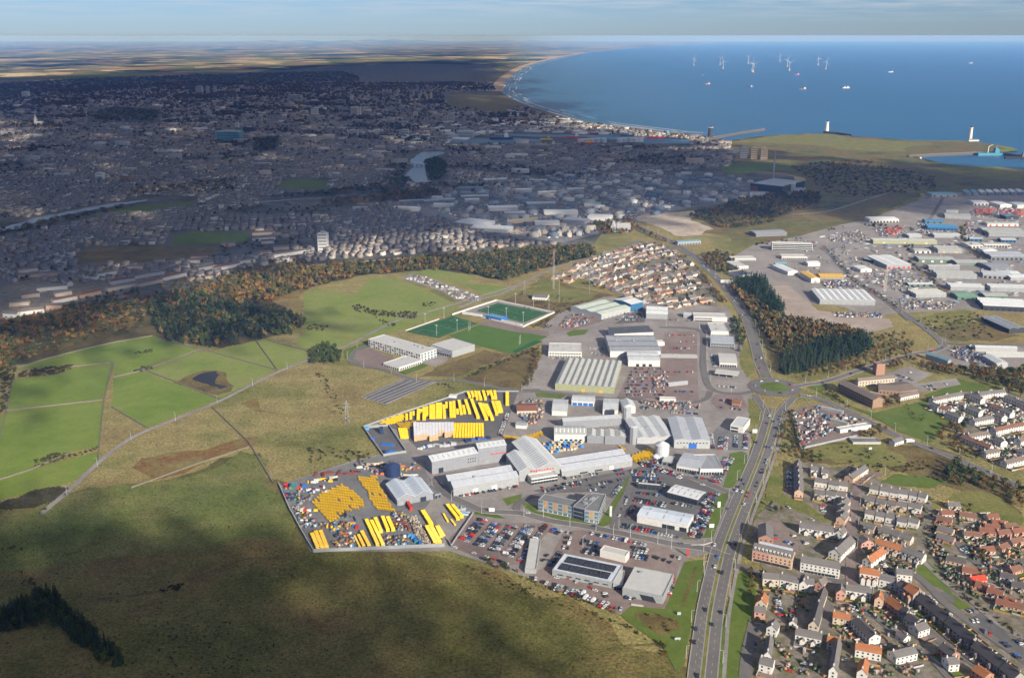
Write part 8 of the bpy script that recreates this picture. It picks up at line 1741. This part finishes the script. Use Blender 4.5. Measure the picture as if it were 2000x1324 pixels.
# lattice tower, guyed mast, antenna poles
def lattice(r,x,y,H_,w0,w1,label,nm,arms=(),mat='steel'):
    c_ = Q(r,x,y); t = thing(nm,label,nm.split('_')[-1],(c_.x,c_.y,.4)); n = max(4,int(H_ / 4.5)); k = max(.08,w0 * .03)
    for sx in (-1,1):
        for sy in (-1,1): mb = MB(); mb.cyl((sx * w0,sy * w0,0),(sx * w1,sy * w1,H_),k,k * .7,5); mb.build('leg',mat,t)
    br = MB()
    for i in range(n):
        z0,z1 = H_ * i / n,H_ * (i + 1) / n; a = w0 + (w1 - w0) * i / n; b2 = w0 + (w1 - w0) * (i + 1) / n
        for (x0,y0),(x1,y1) in (((-1,-1),(1,-1)),((1,-1),(1,1)),((1,1),(-1,1)),((-1,1),(-1,-1))):
            br.cyl((x0 * a,y0 * a,z0),(x1 * b2,y1 * b2,z1),k * .6,k * .6,4,cap=False); br.cyl((x1 * a,y1 * a,z0),(x0 * b2,y0 * b2,z1),k * .6,k * .6,4,cap=False)
    br.build('lattice',mat,t)
    for z,w_ in arms: mb = MB(); mb.cyl((-w_,0,z),(w_,0,z),.15,.15,5); mb.cyl((-w_,0,z),(0,0,z + 1.6),.1,.1,4); mb.cyl((w_,0,z),(0,0,z + 1.6),.1,.1,4); mb.build('cross_arm',mat,t)
    return t
lattice('6',245,1088,27,2.4,.5,'steel lattice pylon on the moor above the test pad','lattice_pylon',((19,4.5),(23,3.6)))
lattice('6',1503,268,68,1.2,1.2,'tall pale guyed radio mast beyond the football ground','radio_mast',(),'pole_grey'); lattice('6',1325,308,26,1.8,.8,'short lattice mast with dishes left of the tall radio mast','radio_mast'); lattice('6',1537,350,46,.5,.4,'thin antenna mast right of the tall radio mast','radio_mast'); lattice('6',1722,292,40,.5,.4,'thin antenna mast near the village edge','radio_mast')
t = lattice('i',790,1070,38,1.5,1.5,'white lattice tower crane in the eastern estate','tower_crane',((36,6),),'paint_white')
for i,(r,x,y,h) in enumerate([('6',720,482,15),('6',790,552,15),('6',915,520,15),('6',835,445,15),('6',1105,440,16),('6',1215,450,16),('6',1318,475,16),('6',1380,375,16),('6',1270,355,16),('6',1475,395,16)]):
    c_ = Q(r,x,y); tt = thing('floodlight','floodlight mast, %s round the pitches' % nth(i),'floodlight',(c_.x,c_.y,.6),0,'pitch floodlights'); mb = MB(); mb.cyl((0,0,0),(0,0,h),.2,.12,6); mb.build('pole','pole_grey',tt); mb = MB(); mb.box(-1.4,1.4,-.2,.2,h,h + .8,bottom=True); mb.build('lamp_head','paint_silver',tt)
for i,(x,y) in enumerate([(990,520),(1297,605)]):
    c_ = Q('6',x,y); tt = thing('rugby_posts',['west','east'][i] + 'ern white rugby posts on the grass pitch','goalposts',(c_.x,c_.y,.7),-.3 + math.pi / 2)
    for s in (-1,1): mb = MB(); mb.cyl((s * 2.8,0,0),(s * 2.8,0,13),.14,.12,6); mb.build('upright','paint_white',tt)
    mb = MB(); mb.cyl((-2.8,0,3),(2.8,0,3),.12,.12,6); mb.build('crossbar','paint_white',tt)
def sign(r,x,y,w_,h,z,mat,label,ang=0.0):
    c_ = Q(r,x,y); t = thing('road_sign',label,'sign',(c_.x,c_.y,.7),ang)
    for s in (-1,1): mb = MB(); mb.cyl((s * w_ * .35,0,0),(s * w_ * .35,0,z),.12,.12,6); mb.build('post','pole_grey',t)
    mb = MB(); mb.box(-w_ / 2,w_ / 2,-.12,.12,z,z + h,bottom=True); mb.build('panel',mat,t)
sign('4',1480,905,5,4,2,'paint_white','white square billboard by the carriageway'); sign('2',1540,585,1.6,6,.3,'paint_red','red totem sign at the estate entrance'); sign('2',1730,290,2.6,5.5,.5,'paint_white','white totem sign beside the upper lawn'); sign('2',1685,420,4,3.5,1.5,'paint_white','small pale sign beside the lower lawn'); sign('2',1478,1100,4,1.5,1,'paint_silver','pinkish white banner on the corner lawn'); sign('2',1487,945,2.6,2.2,.4,'sheet_grey','grey kiosk panel on the corner lawn'); sign('2',1070,345,2,10,.4,'sheet_pale','tall pale totem beside the office'); sign('2',345,318,5,3.4,1,'paint_white','white round-cornered sign by the works gate'); sign('5',935,1190,3,2,1.5,'paint_white','little white sign by the caravan yard')
# ---------------------------------------------------------------- clouds overhead, out of the frame, whose shade lies on the city and the moor
def ico():
    p = (1 + 5 ** 0.5) / 2
    v = [(-1,p,0),(1,p,0),(-1,-p,0),(1,-p,0),(0,-1,p),(0,1,p),(0,-1,-p),(0,1,-p),(p,0,-1),(p,0,1),(-p,0,-1),(-p,0,1)]
    v = [Vector(x).normalized() for x in v]
    f = [(0,11,5),(0,5,1),(0,1,7),(0,7,10),(0,10,11),(1,5,9),(5,11,4),(11,10,2),(10,7,6),(7,1,8),(3,9,4),(3,4,2),(3,2,6),(3,6,8),(3,8,9),(4,9,5),(2,4,11),(6,2,10),(8,6,7),(9,8,1)]
    vv = list(v); ff = []; cache = {}
    def mid(a,b2):
        k = (min(a,b2),max(a,b2))
        if k not in cache: cache[k] = len(vv); vv.append(((vv[a] + vv[b2]) / 2).normalized())
        return cache[k]
    for a,b2,c_ in f:
        x,y,z = mid(a,b2),mid(b2,c_),mid(c_,a); ff += [(a,x,z),(b2,y,x),(c_,z,y),(x,y,z)]
    return np.array(vv),np.array(ff)
IV,IF = ico()
SHADES = [  # ground outline in pixels, grid in metres, softness in metres, density in the middle, floor height
    ([(-120,158),(60,150),(250,140),(420,132),(560,128),(720,122),(900,117),(1000,117),(985,150),(975,180),(1040,212),(1180,247),(1330,268),(1420,290),(1560,330),(1700,335),(1880,345),(2050,352),
      (2050,372),(1860,378),(1700,395),(1560,402),(1400,402),(1280,412),(1150,420),(1060,440),(960,462),(800,478),(640,478),(560,486),(430,512),(330,540),(180,566),(60,590),(-100,612)],120,420,0.86,1500),
    ([(-150,1045),(0,1050),(140,1050),(300,1048),(430,1055),(540,1090),(640,1140),(880,1150),(1000,1185),(1180,1245),(1270,1300),(1340,1370),(1340,1700),(-600,1900),(-700,1200)],34,150,0.97,900),
    ([(-300,1160),(300,1130),(700,1170),(980,1215),(1150,1275),(1240,1350),(1240,1700),(-600,1900)],40,220,0.85,1010),
    ([(-80,690),(120,640),(330,610),(480,610),(560,640),(420,690),(220,720),(60,760),(-80,800)],40,130,0.25,1000),
    ([(-200,132),(60,120),(200,112),(380,113),(300,122),(100,135),(-200,146)],260,500,0.35,1500),
    ([(700,105),(900,100),(1000,103),(950,110),(780,112)],260,500,0.5,1500)]
cp,cs_ = [],[]
for poly,g_,soft,dens,h0 in SHADES:
    W = [P(*p) for p in poly]
    xs = np.array([p.x for p in W]); ys = np.array([p.y for p in W])
    X,Y = np.meshgrid(np.arange(xs.min() - soft,xs.max() + soft,g_),np.arange(max(ys.min() - soft,-200),ys.max() + soft,g_))
    x = X.ravel() + nrg.uniform(-.5,.5,X.size) * g_; y = Y.ravel() + nrg.uniform(-.5,.5,X.size) * g_
    d = dist_np(x,y,W); d = np.where(inpoly_np(x,y,W),d,-d)
    d += soft * 0.75 * (np.sin(x / soft * 0.9 + 1.3 * np.sin(y / soft * 0.6)) * np.cos(y / soft * 0.8 + 0.7))
    D = np.clip(0.5 + d / soft,0,1) * dens
    ok = D > 0.06; x,y,D = x[ok],y[ok],D[ok]
    r = g_ * np.sqrt(D) * 0.74 * nrg.uniform(0.85,1.15,len(x)) * (1 + 0.25 * (D > 0.85))
    h = h0 + nrg.uniform(0,1,len(x)) * g_ * 1.5
    k = h / -LDIR.z
    px = np.stack([x - LDIR.x * k,y - LDIR.y * k,h],1)
    cp.append(px); cs_.append(np.stack([r,r,r * 0.45],1))
pos = np.concatenate(cp); scl = np.concatenate(cs_)
c = merge('clouds',IV,IF,pos,nrg.uniform(0,6.28,len(pos)),scl,'cloud')
tag(c,'broken grey cloud bank high above the town','cloud')
print('cloud puffs',len(pos))
# ---------------------------------------------------------------- haze
m = bpy.data.materials.new('haze'); m.use_nodes = True; t = m.node_tree
for n in list(t.nodes): t.nodes.remove(n)
v = t.nodes.new('ShaderNodeVolumePrincipled'); o_ = t.nodes.new('ShaderNodeOutputMaterial')
v.inputs['Color'].default_value = (0.17,0.40,1.0,1); v.inputs['Absorption Color'].default_value = (0.70,0.62,1,1); v.inputs['Density'].default_value = 3.9e-5; v.inputs['Anisotropy'].default_value = -0.15
t.links.new(v.outputs[0],o_.inputs['Volume']); M['haze'] = m
mb = MB(); mb.box(-FAR - 800,FAR + 800,-1900,FAR + 800,-5.2,404.0,bottom=True)
tag(mb.build('haze','haze'),kind='stuff')
